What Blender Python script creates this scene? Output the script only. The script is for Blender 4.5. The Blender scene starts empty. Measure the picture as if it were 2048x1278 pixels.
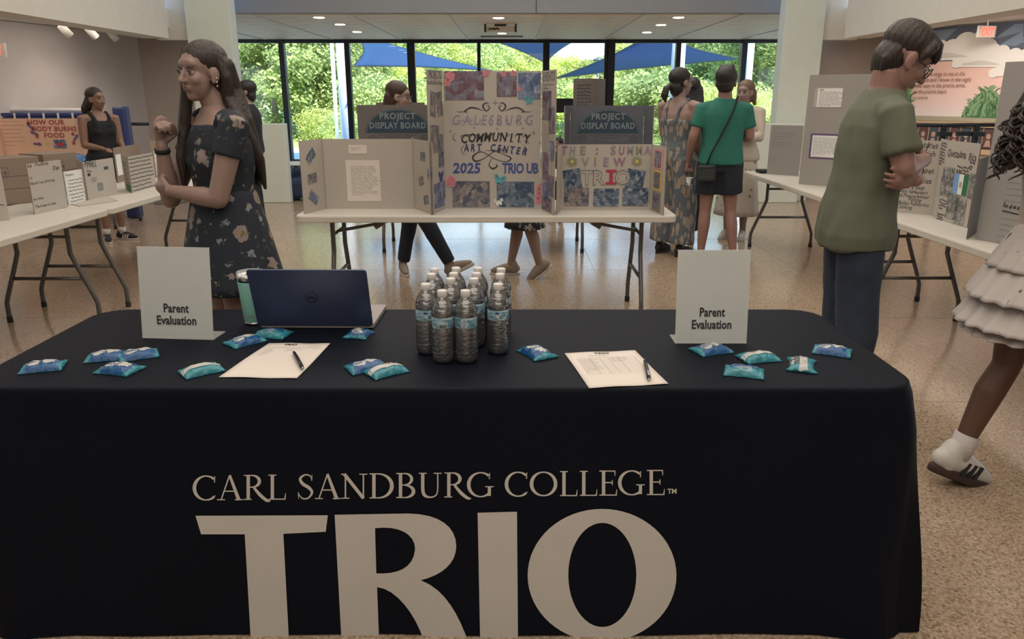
import bpy, bmesh, math, random
from math import sin, cos, pi, radians as R
from mathutils import Vector as V, Matrix as M, noise, geometry
random.seed(7)
SC = bpy.context.scene
COL = SC.collection
# ------------------------------------------------------------------ camera
FPX, HZ, CH = 1530.0, 190.0, 1.47
TH = math.atan((639 - HZ) / FPX)
cam_d = bpy.data.cameras.new('camera'); cam = bpy.data.objects.new('camera', cam_d); COL.objects.link(cam)
cam.location = (0, 0, CH); cam.rotation_euler = (pi/2 - TH, 0, 0)
cam_d.sensor_width = 36; cam_d.lens = 36 * FPX / 2048; cam_d.clip_end = 400; cam_d.clip_start = .05
SC.camera = cam
# ------------------------------------------------------------------ world, sun, lamps, exposure
w = bpy.data.worlds.new('sky'); SC.world = w; w.use_nodes = True
nt = w.node_tree; nt.nodes.clear()
o_ = nt.nodes.new('ShaderNodeOutputWorld'); b_ = nt.nodes.new('ShaderNodeBackground')
tc = nt.nodes.new('ShaderNodeTexCoord'); sx = nt.nodes.new('ShaderNodeSeparateXYZ'); cr = nt.nodes.new('ShaderNodeValToRGB')
cr.color_ramp.elements[0].position = 0.0; cr.color_ramp.elements[0].color = (.86, .93, 1.0, 1)
cr.color_ramp.elements[1].position = .55; cr.color_ramp.elements[1].color = (.16, .36, .85, 1)
e = cr.color_ramp.elements.new(.12); e.color = (.62, .80, 1.0, 1)
nt.links.new(tc.outputs['Generated'], sx.inputs[0]); nt.links.new(sx.outputs['Z'], cr.inputs[0])
nt.links.new(cr.outputs[0], b_.inputs[0]); b_.inputs[1].default_value = 3.2; nt.links.new(b_.outputs[0], o_.inputs[0])
def lamp(name, kind, loc, rot, energy, color=(1, 1, 1), **kw):
    l = bpy.data.lights.new(name, kind); l.energy = energy; l.color = color
    for k, v_ in kw.items(): setattr(l, k, v_)
    o = bpy.data.objects.new(name, l); COL.objects.link(o); o.location = loc; o.rotation_euler = rot
    return o
lamp('sun', 'SUN', (0, -20, 30), (R(42), 0, R(28)), 11.0, (1, .95, .85), angle=.02)
WARM = (1, .86, .70)
lamp('hall_ceiling_light', 'AREA', (0, 2.2, 4.4), (0, 0, 0), 230, (1, .90, .79), shape='RECTANGLE', size=6, size_y=7)
lamp('hall_far_light', 'AREA', (0, 8.3, 4.4), (0, 0, 0), 170, (1, .92, .82), shape='RECTANGLE', size=6, size_y=3.5)  # unseen area lamp, added to brighten the far floor, fascia and back
lamp('entrance_light', 'AREA', (0, -2.6, 3.6), (R(52), 0, 0), 50, (1, .90, .79), shape='RECTANGLE', size=6, size_y=1.6)  # added warm fill from behind the camera, source out of view
lamp('left_alcove_light', 'AREA', (-5.5, 8.2, 2.3), (0, R(12), 0), 34, (1, .84, .70), shape='RECTANGLE', size=1.2, size_y=5)
lamp('right_alcove_light', 'AREA', (5.3, 8.2, 2.3), (0, R(-12), 0), 40, (1, .84, .70), shape='RECTANGLE', size=1.2, size_y=5)
for px_ in (-6.4, -2.1, 2.1, 6.4):
    p = lamp('window_portal', 'AREA', (px_, 17.15, 1.3), (R(-90), 0, 0), 1, shape='RECTANGLE', size=4.2, size_y=2.6)
    p.data.cycles.is_portal = True
vs = SC.view_settings
vs.view_transform = 'Standard'; vs.look = 'None'; vs.exposure = 0.0; vs.gamma = 1; vs.use_curve_mapping = False

# ------------------------------------------------------------------ geometry helpers
def ray(x, y):
    r = (x - 1024) / FPX; d = (y - 639) / FPX
    return V((r, cos(TH) - d*sin(TH), -(sin(TH) + d*cos(TH))))
def G(x, y, z=0.0):                       # point of the photo on the level z
    r = ray(x, y); k = (z - CH) / r.z
    return V((r.x*k, r.y*k, z))
def P(x, y, D):                           # point of the photo at the depth D
    r = ray(x, y); k = D / r.y
    return V((r.x*k, D, CH + r.z*k))
WM = {}
def lerp(a, b, t): return a + (b - a) * t
class MB:
    def __init__(s): s.v = []; s.f = []; s.m = []
    def add(s, vs_, fs, mi=0):
        b = len(s.v); s.v += [V(p) for p in vs_]; s.f += [tuple(b + i for i in f) for f in fs]; s.m += [mi]*len(fs); return s
    def box(s, x0, x1, y0, y1, z0, z1, mi=0):
        return s.add([(x0,y0,z0),(x1,y0,z0),(x1,y1,z0),(x0,y1,z0),(x0,y0,z1),(x1,y0,z1),(x1,y1,z1),(x0,y1,z1)],
                     [(0,3,2,1),(4,5,6,7),(0,1,5,4),(1,2,6,5),(2,3,7,6),(3,0,4,7)], mi)
    def hexa(s, a, b, mi=0):              # two quads (4 pts each) joined
        return s.add(list(a)+list(b), [(3,2,1,0),(4,5,6,7),(0,1,5,4),(1,2,6,5),(2,3,7,6),(3,0,4,7)], mi)
    def tube(s, pts, r, n=10, mi=0, closed=False):
        v_, f_ = limb(pts, r if isinstance(r, (list, tuple)) else [r]*len(pts), n, False); return s.add(v_, f_, mi)
    def lathe(s, prof, n=24, c=(0,0,0), mi=0, lobes=None):
        b = []; c = V(c)
        for (r, z) in prof:
            for i in range(n):
                a = 2*pi*i/n; rr = r * (lobes(a, z) if lobes else 1)
                b.append(c + V((rr*cos(a), rr*sin(a), z)))
        f = []
        for j in range(len(prof)-1):
            for i in range(n):
                k = (i+1) % n; f.append((j*n+i, j*n+k, (j+1)*n+k, (j+1)*n+i))
        if prof[0][0] > 1e-6: f.append(tuple(reversed(range(n))))
        if prof[-1][0] > 1e-6: f.append(tuple(range((len(prof)-1)*n, len(prof)*n)))
        return s.add(b, f, mi)
    def prism(s, poly, fr, t0, t1, mi=0): # 2D polygon in a frame fr(u,v,off)
        n = len(poly)
        vs_ = [fr(u, v_, t0) for u, v_ in poly] + [fr(u, v_, t1) for u, v_ in poly]
        fs = [tuple(range(n, 2*n)), tuple(reversed(range(n)))] + [(i, (i+1) % n, (i+1) % n + n, i+n) for i in range(n)]
        return s.add(vs_, fs, mi)
    def ribbon(s, fr, pts, wd, off=.0012, mi=0, sub=6):
        if len(pts) > 2: pts, wd = smooth_path(pts, wd, sub)
        elif not isinstance(wd, list): wd = [wd]*len(pts)
        L, Rr = [], []
        for i, p in enumerate(pts):
            a = pts[max(0, i-1)]; b = pts[min(len(pts)-1, i+1)]
            d = V((b[0]-a[0], b[1]-a[1])); d = d.normalized() if d.length > 1e-9 else V((1, 0))
            n_ = V((-d.y, d.x)) * wd[i] / 2
            L.append(fr(p[0]+n_.x, p[1]+n_.y, off)); Rr.append(fr(p[0]-n_.x, p[1]-n_.y, off))
        n = len(pts)
        return s.add(Rr+L, [(i, i+1, n+i+1, n+i) for i in range(n-1)], mi)
    def build(s, name, mats, parent=None, smooth=False, bev=0, local=False, me_only=False):
        vv = s.v
        if parent is not None:
            if not local:
                iv = WM[parent.name].inverted(); vv = [iv @ p for p in vv]
            W = WM[parent.name]
        elif local or me_only: W = M.Identity(4)
        else:
            xs = [p.x for p in vv]; ys = [p.y for p in vv]; zs = [p.z for p in vv]
            loc = V(((min(xs)+max(xs))/2, (min(ys)+max(ys))/2, min(zs))); vv = [p - loc for p in vv]
            W = M.Translation(loc)
        me = bpy.data.meshes.new(name); me.from_pydata([tuple(p) for p in vv], [], s.f)
        if not isinstance(mats, (list, tuple)): mats = [mats]
        for m_ in mats: me.materials.append(m_)
        if len(mats) > 1: me.polygons.foreach_set('material_index', s.m)
        if smooth: me.polygons.foreach_set('use_smooth', [True]*len(me.polygons))
        me.validate(); me.update()
        if me_only: return me
        o = bpy.data.objects.new(name, me); COL.objects.link(o)
        if parent is not None: o.parent = parent
        else: o.location = W.translation
        WM[o.name] = W.copy()
        if bev:
            b = o.modifiers.new('bevel', 'BEVEL'); b.width = bev; b.segments = 2; b.limit_method = 'ANGLE'; b.angle_limit = R(40)
        return o
def smooth_path(pts, wd, sub=6):
    if not isinstance(wd, list): wd = [wd]*len(pts)
    P_ = [V(p) for p in pts]; out = []; ow = []
    for i in range(len(P_)-1):
        p0 = P_[max(0, i-1)]; p1 = P_[i]; p2 = P_[i+1]; p3 = P_[min(len(P_)-1, i+2)]
        for k in range(sub):
            t = k/sub
            out.append(.5*((2*p1) + (p2-p0)*t + (2*p0-5*p1+4*p2-p3)*t*t + (3*p1-p0-3*p2+p3)*t**3)); ow.append(lerp(wd[i], wd[i+1], t))
    out.append(P_[-1]); ow.append(wd[-1])
    return out, ow
def limb(pts, rad, n=12, caps=True, flat=1.0, up=None):
    """closed tube along pts (rounded ends if caps)."""
    pts = [V(p) for p in pts]; rad = list(rad)
    if caps:
        d0 = (pts[0]-pts[1]).normalized(); d1 = (pts[-1]-pts[-2]).normalized(); r0, r1 = rad[0], rad[-1]
        pts = [pts[0]+d0*r0*.98, pts[0]+d0*r0*.7] + pts + [pts[-1]+d1*r1*.7, pts[-1]+d1*r1*.98]
        rad = [r0*.2, r0*.71] + rad + [r1*.71, r1*.2]
    m = len(pts); v_ = []; ref = V(up) if up is not None else None; prev = None
    for i, p in enumerate(pts):
        d = (pts[min(i+1, m-1)] - pts[max(i-1, 0)])
        d = d.normalized() if d.length > 1e-9 else V((0, 0, 1))
        if ref is not None: x = ref - d*ref.dot(d)
        elif prev is None: x = d.orthogonal()
        else: x = prev - d*prev.dot(d)
        if x.length < 1e-6: x = d.orthogonal()
        x.normalize(); prev = x; y = d.cross(x)
        for k in range(n):
            a = 2*pi*k/n; v_.append(p + (x*cos(a)*flat + y*sin(a))*rad[i])
    f = [(j*n+i, j*n+(i+1) % n, (j+1)*n+(i+1) % n, (j+1)*n+i) for j in range(m-1) for i in range(n)]
    f += [tuple(reversed(range(n))), tuple(range((m-1)*n, m*n))]
    return v_, f
def ell(c, r, Rm=None, nu=16, nv=10):
    c = V(c); v_ = [c + (Rm @ V((0, 0, -r[2])) if Rm else V((0, 0, -r[2])))]
    for j in range(1, nv):
        t = -pi/2 + pi*j/nv
        for i in range(nu):
            a = 2*pi*i/nu; p = V((r[0]*cos(t)*cos(a), r[1]*cos(t)*sin(a), r[2]*sin(t)))
            v_.append(c + (Rm @ p if Rm else p))
    v_.append(c + (Rm @ V((0, 0, r[2])) if Rm else V((0, 0, r[2]))))
    f = [(0, 1+(i+1) % nu, 1+i) for i in range(nu)]
    for j in range(nv-2):
        for i in range(nu):
            a = 1+j*nu; f.append((a+i, a+(i+1) % nu, a+nu+(i+1) % nu, a+nu+i))
    L = len(v_)-1; a = 1+(nv-2)*nu
    f += [(a+i, a+(i+1) % nu, L) for i in range(nu)]
    return v_, f
def loft(secs, n=32, e=2.3, fold=None):
    """stack of level sections (z, cx, cy, rx, ry)."""
    v_ = []
    for (z, cx, cy, rx, ry) in secs:
        for i in range(n):
            a = 2*pi*i/n; ca, sa = cos(a), sin(a)
            k = (abs(ca)**e + abs(sa)**e)**(-1/e)
            if fold: k *= 1 + fold(a, z)
            v_.append(V((cx + rx*ca*k, cy + ry*sa*k, z)))
    m = len(secs)
    f = [(j*n+i, j*n+(i+1) % n, (j+1)*n+(i+1) % n, (j+1)*n+i) for j in range(m-1) for i in range(n)]
    lo, hi = tuple(reversed(range(n))), tuple(range((m-1)*n, m*n))
    if secs[0][0] > secs[-1][0]: f = [tuple(reversed(q)) for q in f]; lo, hi = tuple(reversed(lo)), tuple(reversed(hi))
    return v_, f + [lo, hi]

def tag(o, label=None, cat=None, group=None, kind=None):
    if label: o['label'] = label
    if cat: o['category'] = cat
    if group: o['group'] = group
    if kind: o['kind'] = kind
    return o
def thing(name, label, cat, loc=(0, 0, 0), rz=0, group=None):
    o = bpy.data.objects.new(name, None); COL.objects.link(o); o.location = loc; o.rotation_euler = (0, 0, rz)
    o.empty_display_size = .1
    WM[o.name] = M.Translation(V(loc)) @ M.Rotation(rz, 4, 'Z')
    return tag(o, label, cat, group)
def struct(name, mb, mats, **k):
    return tag(mb.build(name, mats, **k), kind='structure')
def copy_tree(o, parent=None):
    c = o.copy(); COL.objects.link(c)
    if parent is not None: c.parent = parent
    for ch in o.children: copy_tree(ch, c)
    return c

# ------------------------------------------------------------------ materials
def new_mat(name):
    m = bpy.data.materials.new(name); m.use_nodes = True
    t = m.node_tree; return m, t, t.nodes['Principled BSDF']
def rgb(c): return (c[0], c[1], c[2], 1)
def mat(name, col, rough=.6, metal=0, noise_amt=.06, nscale=6, bump=0, bscale=60, spec=None, sheen=0, bstretch=None, emit=None):
    m, t, b = new_mat(name); L = t.links.new
    b.inputs['Roughness'].default_value = rough; b.inputs['Metallic'].default_value = metal
    if spec is not None: b.inputs['Specular IOR Level'].default_value = spec
    if sheen: b.inputs['Sheen Weight'].default_value = sheen
    c = t.nodes.new('ShaderNodeTexCoord')
    n = t.nodes.new('ShaderNodeTexNoise'); n.inputs['Scale'].default_value = nscale; n.inputs['Detail'].default_value = 4
    L(c.outputs['Object'], n.inputs['Vector'])
    mx = t.nodes.new('ShaderNodeMix'); mx.data_type = 'RGBA'
    mx.inputs[6].default_value = rgb([x*(1-noise_amt) for x in col]); mx.inputs[7].default_value = rgb([min(1, x*(1+noise_amt)) for x in col])
    L(n.outputs['Fac'], mx.inputs[0]); L(mx.outputs[2], b.inputs['Base Color'])
    if bump:
        n2 = t.nodes.new('ShaderNodeTexNoise'); n2.inputs['Scale'].default_value = bscale; n2.inputs['Detail'].default_value = 3
        if bstretch:
            mp = t.nodes.new('ShaderNodeMapping'); mp.inputs['Scale'].default_value = bstretch; L(c.outputs['Object'], mp.inputs[0]); L(mp.outputs[0], n2.inputs['Vector'])
        else: L(c.outputs['Object'], n2.inputs['Vector'])
        bp = t.nodes.new('ShaderNodeBump'); bp.inputs['Strength'].default_value = bump; bp.inputs['Distance'].default_value = .01
        L(n2.outputs['Fac'], bp.inputs['Height']); L(bp.outputs[0], b.inputs['Normal'])
    if emit:
        b.inputs['Emission Color'].default_value = rgb(emit[0]); b.inputs['Emission Strength'].default_value = emit[1]
    return m
def ramp(t, fac, stops, interp='LINEAR'):
    r = t.nodes.new('ShaderNodeValToRGB'); r.color_ramp.interpolation = interp
    els = r.color_ramp.elements
    while len(els) < len(stops): els.new(.5)
    for e_, (p, c) in zip(els, stops): e_.position = p; e_.color = rgb(c)
    t.links.new(fac, r.inputs[0]); return r.outputs[0]
def tex(t, kind, scale, vec='Object', mapping=None, **kw):
    c = t.nodes.new('ShaderNodeTexCoord'); n = t.nodes.new(kind); n.inputs['Scale'].default_value = scale
    for k, v_ in kw.items():
        if k in n.inputs: n.inputs[k].default_value = v_
        else: setattr(n, k, v_)
    src = c.outputs[vec]
    if mapping:
        mp = t.nodes.new('ShaderNodeMapping'); mp.inputs['Scale'].default_value = mapping[0]; mp.inputs['Rotation'].default_value = mapping[1]; t.links.new(src, mp.inputs[0]); src = mp.outputs[0]
    t.links.new(src, n.inputs['Vector']); return n
def mixc(t, fac, a, b):
    mx = t.nodes.new('ShaderNodeMix'); mx.data_type = 'RGBA'
    for s_, x in ((6, a), (7, b)):
        if isinstance(x, tuple): mx.inputs[s_].default_value = rgb(x)
        else: t.links.new(x, mx.inputs[s_])
    if isinstance(fac, (int, float)): mx.inputs[0].default_value = fac
    else: t.links.new(fac, mx.inputs[0])
    return mx.outputs[2]
# floor: terrazzo
m_floor, t, b = new_mat('terrazzo')
v1 = tex(t, 'ShaderNodeTexVoronoi', 130); v2 = tex(t, 'ShaderNodeTexNoise', .9, Detail=5.0); v3 = tex(t, 'ShaderNodeTexNoise', 70)
c1 = ramp(t, v1.outputs['Color'], [(0, (.17, .115, .075)), (.25, (.34, .245, .165)), (.6, (.47, .36, .26)), (1, (.58, .48, .37))])
c2 = mixc(t, v2.outputs['Fac'], (.78, .76, .74), (1, 1, 1))
mm = t.nodes.new('ShaderNodeMix'); mm.data_type = 'RGBA'; mm.blend_type = 'MULTIPLY'; mm.inputs[0].default_value = 1
t.links.new(c1, mm.inputs[6]); t.links.new(c2, mm.inputs[7]); t.links.new(mm.outputs[2], b.inputs['Base Color'])
b.inputs['Roughness'].default_value = .16; b.inputs['Specular IOR Level'].default_value = .6
rr = ramp(t, v2.outputs['Fac'], [(.3, (.12,)*3), (.7, (.20,)*3)]); t.links.new(rr, b.inputs['Roughness'])
bp = t.nodes.new('ShaderNodeBump'); bp.inputs['Strength'].default_value = .02; t.links.new(v3.outputs['Fac'], bp.inputs['Height']); t.links.new(bp.outputs[0], b.inputs['Normal'])
m_strip = mat('joint strip metal', (.42, .36, .28), .4, .3)
m_wall = mat('painted wall', (.70, .675, .60), .7, bump=.15, bscale=90)
m_walll = mat('grey wall', (.55, .52, .51), .75, bump=.2, bscale=40)
m_pink = mat('beige wall', (.46, .39, .34), .75, bump=.1)
m_col = mat('column paint', (.68, .74, .67), .6, bump=.05)
m_header = mat('header grey', (.25, .265, .28), .7)
m_dark = mat('dark frame', (.018, .022, .03), .4, .3)
m_white = mat('white paint', (.72, .72, .70), .6)
m_ceil = mat('ceiling plank', (.92, .68, .44), .55, noise_amt=.28, nscale=3, bump=.2, bscale=14, bstretch=(.3, 5, 5))
m_ceilg = mat('ceiling grid', (.80, .76, .70), .6)
m_lightdisc = mat('lamp lens', (1, .9, .7), .5, emit=((1, .80, .50), 14))
m_steel = mat('grey powder coat', (.13, .125, .12), .38, .5, bump=.03)
m_rubber = mat('black rubber', (.02, .02, .02), .8)
m_plast = mat('off white plastic', (.60, .57, .51), .5, bump=.08, bscale=200)
m_black = mat('black matte', (.012, .012, .014), .7)
m_kraft = mat('kraft board', (.26, .20, .155), .85, bump=.1, bscale=120)
m_kraftd = mat('dark kraft board', (.15, .135, .13), .85, bump=.1, bscale=120)
m_brdw = mat('white board', (.46, .42, .375), .8, noise_amt=.03)
m_brdg = mat('grey board', (.33, .315, .295), .8, noise_amt=.03)
m_paper = mat('paper', (.70, .64, .58), .8, noise_amt=.02)
m_wpaper = mat('white paper', (.78, .78, .76), .7, noise_amt=.02)
m_ink = mat('black ink', (.03, .03, .035), .7)
m_greyink = mat('grey ink', (.22, .22, .23), .7)
m_navy = mat('navy ink', (.03, .04, .13), .6)
m_blueink = mat('blue ink', (.05, .08, .28), .6)
m_lav = mat('lavender ink', (.25, .23, .34), .7, noise_amt=.3, nscale=20)
m_teal = mat('teal ink', (.03, .10, .14), .7)
m_pinkp = mat('pink paper', (.66, .30, .34), .8, noise_amt=.25, nscale=60)
m_tealp = mat('teal foil', (.10, .40, .44), .4, noise_amt=.4, nscale=60)
m_red = mat('crimson ink', (.40, .04, .08), .7)
m_redbr = mat('dark red foam letters', (.30, .06, .06), .8)
m_green = mat('green marker', (.03, .22, .10), .7)
m_yel = mat('yellow paper', (.62, .48, .10), .7)
m_purple = mat('purple paper', (.13, .08, .20), .8)
m_orng = mat('pale orange board', (.60, .40, .29), .85)
def photo_mat(name, cols, sc=5):
    m, t, b = new_mat(name); b.inputs['Roughness'].default_value = .35
    oi = t.nodes.new('ShaderNodeObjectInfo'); c = t.nodes.new('ShaderNodeTexCoord'); ad = t.nodes.new('ShaderNodeVectorMath'); ad.operation = 'ADD'
    ml = t.nodes.new('ShaderNodeMath'); ml.operation = 'MULTIPLY'; ml.inputs[1].default_value = 40
    t.links.new(oi.outputs['Random'], ml.inputs[0]); t.links.new(c.outputs['Generated'], ad.inputs[0]); t.links.new(ml.outputs[0], ad.inputs[1])
    n = t.nodes.new('ShaderNodeTexVoronoi'); n.inputs['Scale'].default_value = sc*.55; n.distance = 'CHEBYCHEV'; t.links.new(ad.outputs[0], n.inputs['Vector'])
    n2 = t.nodes.new('ShaderNodeTexNoise'); n2.inputs['Scale'].default_value = sc*.9; n2.inputs['Detail'].default_value = 12; n2.inputs['Roughness'].default_value = .75; t.links.new(ad.outputs[0], n2.inputs['Vector'])
    sp = t.nodes.new('ShaderNodeSeparateColor'); t.links.new(n.outputs['Color'], sp.inputs[0])
    av = t.nodes.new('ShaderNodeMix'); av.inputs[0].default_value = .72; t.links.new(sp.outputs[0], av.inputs[2]); t.links.new(n2.outputs['Fac'], av.inputs[3])
    k = len(cols); o = ramp(t, av.outputs[0], [(.2 + .6*i/(k-1), c_) for i, c_ in enumerate(cols)])
    t.links.new(o, b.inputs['Base Color']); return m
m_ph = [photo_mat('printed photo interior', [(.03, .03, .05), (.10, .11, .16), (.28, .24, .22), (.50, .46, .42)], 7),
        photo_mat('printed photo people', [(.02, .02, .04), (.16, .08, .10), (.20, .22, .30), (.45, .36, .26)], 6),
        photo_mat('printed photo blue', [(.02, .03, .06), (.08, .12, .24), (.22, .26, .38), (.52, .52, .52)], 6),
        photo_mat('printed photo collage', [(.02, .03, .05), (.05, .08, .14), (.20, .24, .30), (.62, .60, .56)], 8),
        photo_mat('monochrome drawing', [(.02, .02, .02), (.12, .12, .12), (.34, .33, .31), (.6, .58, .54)], 11)]

# ------------------------------------------------------------------ lettering (built-in font turned into meshes once)
CH_ = "ABCDEFGHIJKLMNOPQRSTUVWXYZabcdefghijklmnopqrstuvwxyz0123456789.,'-+*:/"
GL = {}
def _glyphs():
    tmp = []
    for bold, off in ((0, 0.0), (1, .028)):
        for c in CH_:
            cu = bpy.data.curves.new('t', 'FONT'); cu.body = c; cu.offset = off; cu.resolution_u = 2
            cu2 = bpy.data.curves.new('t', 'FONT'); cu2.body = 'I' + c + 'I'; cu2.resolution_u = 1
            o = bpy.data.objects.new('t', cu); o2 = bpy.data.objects.new('t', cu2); COL.objects.link(o); COL.objects.link(o2)
            tmp.append((bold, c, o, o2))
    cu = bpy.data.curves.new('t', 'FONT'); cu.body = 'II'; o3 = bpy.data.objects.new('t', cu); COL.objects.link(o3)
    bpy.context.view_layer.update(); dg = bpy.context.evaluated_depsgraph_get()
    def w_(o):
        me = o.evaluated_get(dg).to_mesh(); xs = [v_.co.x for v_ in me.vertices]; r = max(xs)-min(xs); o.evaluated_get(dg).to_mesh_clear(); return r
    w0 = w_(o3)
    for bold, c, o, o2 in tmp:
        ev = o.evaluated_get(dg); me = ev.to_mesh()
        GL[(bold, c)] = ([(v_.co.x, v_.co.y) for v_ in me.vertices], [tuple(p.vertices) for p in me.polygons], w_(o2)-w0)
        ev.to_mesh_clear()
    for *_, o, o2 in tmp:
        for q in (o, o2): cu = q.data; bpy.data.objects.remove(q); bpy.data.curves.remove(cu)
    cu = o3.data; bpy.data.objects.remove(o3); bpy.data.curves.remove(cu)
_glyphs()
def text_w(s, size, bold=0, sp=1.0, sxx=1.0): return sum((GL[(bold, c)][2] if c != ' ' else .28)*sp for c in s)*size*sxx
def text(mb, s, fr, u, v_, size, mi=0, align='L', bold=0, shear=0, rot=0, sp=1.0, sxx=1.0, off=.0012, wob=0, fit=0):
    if fit: sxx = fit/text_w(s, size, bold, sp, 1)
    W_ = text_w(s, size, bold, sp, sxx); x = {'L': 0, 'C': -W_/2, 'R': -W_}[align]; cr_, sr_ = cos(rot), sin(rot)
    for c in s:
        if c == ' ': x += .28*size*sp*sxx; continue
        gv, gf, ad = GL[(bold, c)]; dy = (random.random()-.5)*wob*size; ks = 1 + (random.random()-.5)*wob
        pts = []
        for a, b_ in gv:
            X = x + (a*ks + b_*shear)*size*sxx; Y = b_*size*ks + dy
            pts.append(fr(u + X*cr_ - Y*sr_, v_ + X*sr_ + Y*cr_, off))
        mb.add(pts, gf, mi); x += ad*size*sp*sxx
    return mb
def scribble(mb, fr, u0, v0, w_, n, lh, th=.0016, mi=0, off=.0012, fill=.85, indent=0):
    """rows of short pen marks too small to read"""
    for i in range(n):
        u = u0 + indent*random.random(); end = u0 + w_*(fill if i < n-1 else .5)*(.8+.25*random.random())
        while u < end:
            l = (.012 + .03*random.random())*min(1, w_/.15); v_ = v0 - i*lh + (random.random()-.5)*th
            mb.ribbon(fr, [(u, v_), (u+l*.33, v_+th*.9), (u+l*.66, v_-th*.6), (u+l, v_+th*.4)], th, off, mi, 1); u += l + .006*min(1, w_/.15)
    return mb
# ================================================================== THE SETTING
YW = 17.3                                   # window wall
YH = 11.2                                   # header / columns plane
mb = MB().box(-9.5, 9.5, -5, YW+.1, -.2, 0)
floor = struct('floor', mb, m_floor)
for x in (-8.13, -6.36, -4.59, -2.82, -1.05, .72, 2.49, 4.26, 6.03):
    MB().box(x-.0025, x+.0025, -5, YW, 0, .0006).build('joint_strip', m_strip, floor)
for k in range(15):
    y = 2.05 + 1.5*(k-4); MB().box(-9, 9, y-.0025, y+.0025, 0, .0006).build('joint_strip', m_strip, floor)
# main hall shell
struct('ceiling', MB().box(-4.95, 4.95, -5, YH+.1, 4.6, 4.8), m_white)
struct('wall_rear', MB().box(-9.5, 9.5, -5.2, -5, 0, 4.8), m_wall)
# beams over the side bays (lower edge 2.2 m) and hall walls above them
struct('wall_upper_left', MB().box(-4.95, -4.62, -5, YH-.25, 2.2, 4.8), m_wall)
struct('wall_upper_right', MB().box(4.47, 4.8, -5, YH-.25, 2.2, 4.8), m_wall)
struct('wall_side_left', MB().box(-9.2, -9.0, -5, 4.9, 0, 2.5), m_walll)
struct('wall_side_right', MB().box(8.9, 9.1, -5, 4.9, 0, 2.5), m_walll)
# fanned alcove walls
def slab(a, b, z0, z1, th):
    a = V((a[0], a[1])); b = V((b[0], b[1])); d = (b-a).normalized(); n = V((d.y, -d.x))*th
    lo = [V((p.x, p.y, z0)) for p in (a, b, b+n, a+n)]; hi = [V((p.x, p.y, z1)) for p in (a, b, b+n, a+n)]
    return MB().hexa(lo, hi)
aL0, aL1 = V((-7.25, 5.6)), V((P(284, 150, 12.3).x, 12.3))
m_wr = slab(aL0, aL1, 0, 2.34, -.15); struct('wall_left', m_wr, m_walll)
struct('wall_back_left', MB().box(-6.2, -4.3, 12.3, 12.45, 0, 2.6), m_pink)
aR0, aR1 = V((8.1, 7.0)), V((5.50, 11.15))
struct('wall_right', slab(aR0, aR1, 0, 2.34, .15), m_pink)
struct('wall_back_right', MB().box(4.2, 5.75, 11.75, 11.9, 0, 2.6), m_pink)
struct('wall_return_right', slab(aR1, V((5.50, 11.8)), 0, 2.6, .1), m_pink)
# alcove ceilings with white planks
def alcove(name, x0, x1, y0, y1):
    c = struct(name, MB().box(x0, x1, y0, y1, 2.36, 2.6), m_white)
    me = MB().box(0, x1-x0-.02, 0, .285, -.014, 0).build('ceiling_plank', m_white, me_only=True)
    y = y0+.01
    while y < y1-.28:
        o = bpy.data.objects.new('ceiling_plank', me); COL.objects.link(o); o.parent = c
        o.location = V((x0+.01, y, 2.36)) - WM[c.name].translation; y += .3
    return c
alcove('ceiling_left', -9.2, -4.7, 4.5, 12.3); alcove('ceiling_right', 4.55, 9.1, 4.5, 12.0)
struct('ceiling_side_left', MB().box(-9.2, -4.7, -5, 4.5, 2.36, 2.6), m_white)
struct('ceiling_side_right', MB().box(4.55, 9.1, -5, 4.5, 2.36, 2.6), m_white)
# columns at the end of the hall
xa, xb_, xc, xd = P(373, 60, YH-.1).x, P(478, 100, YH+.15).x, P(1553, 100, YH+.15).x, P(1648, 60, YH-.1).x
struct('wall_column_left', MB().box(xa, xb_, YH-.1, YH+.15, 0, 4.8), m_col, bev=.006)
struct('trim_1', MB().box(xa-.45, xa, YH-.0, YH+.15, 2.2, 4.8), m_wall)
struct('wall_column_right', MB().box(xc, xd, YH-.1, YH+.15, 0, 4.8), m_col, bev=.006)
struct('trim_2', MB().box(xd, xd+.5, YH-.02, YH+.15, 2.2, 4.8), m_wall)
# header above the low ceiling
hd = struct('wall_header', MB().box(xb_-.3, xc+.3, YH+.55, YH+.68, 2.6, 4.8), m_header)
MB().box(.34, .352, YH+.546, YH+.552, 2.6, 4.8).build('panel_joint', m_dark, hd)
# half walls
struct('wall_half_left', MB().box(xa+.2, P(577, 330, 10.95).x, 10.9, 11.05, 0, 1.09), m_col, bev=.01)
struct('wall_half_right', MB().box(P(1508, 300, 10.95).x, xd-.2, 10.9, 11.05, 0, 1.09), m_col, bev=.01)
# low ceiling of boards
lc = struct('ceiling_low', MB().box(-9.5, 9.5, YH+.7, YW+.1, 2.64, 2.8), m_ceilg)
struct('wall_end_left', MB().box(-9.5, -9.35, 12.4, YW, 0, 2.7), m_wall)
struct('wall_end_right', MB().box(9.35, 9.5, 11.8, YW, 0, 2.7), m_wall)
bd = MB().box(0, 1.405, 0, .585, -.04, 0).build('ceiling_board', m_ceil, me_only=True)
for i in range(13):
    for j in range(9):
        o = bpy.data.objects.new('ceiling_board', bd); COL.objects.link(o); o.parent = lc
        o.location = V((-3.79 + 1.43*(i-4) + .0125, YH+.81 + .595*j, 2.64)) - WM[lc.name].translation
for i in range(14):
    x = -3.79+1.43*(i-4); MB().box(x-.011, x+.011, YH+.72, YW-.1, 2.588, 2.602).build('grid_strip', m_white, lc)
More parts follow.
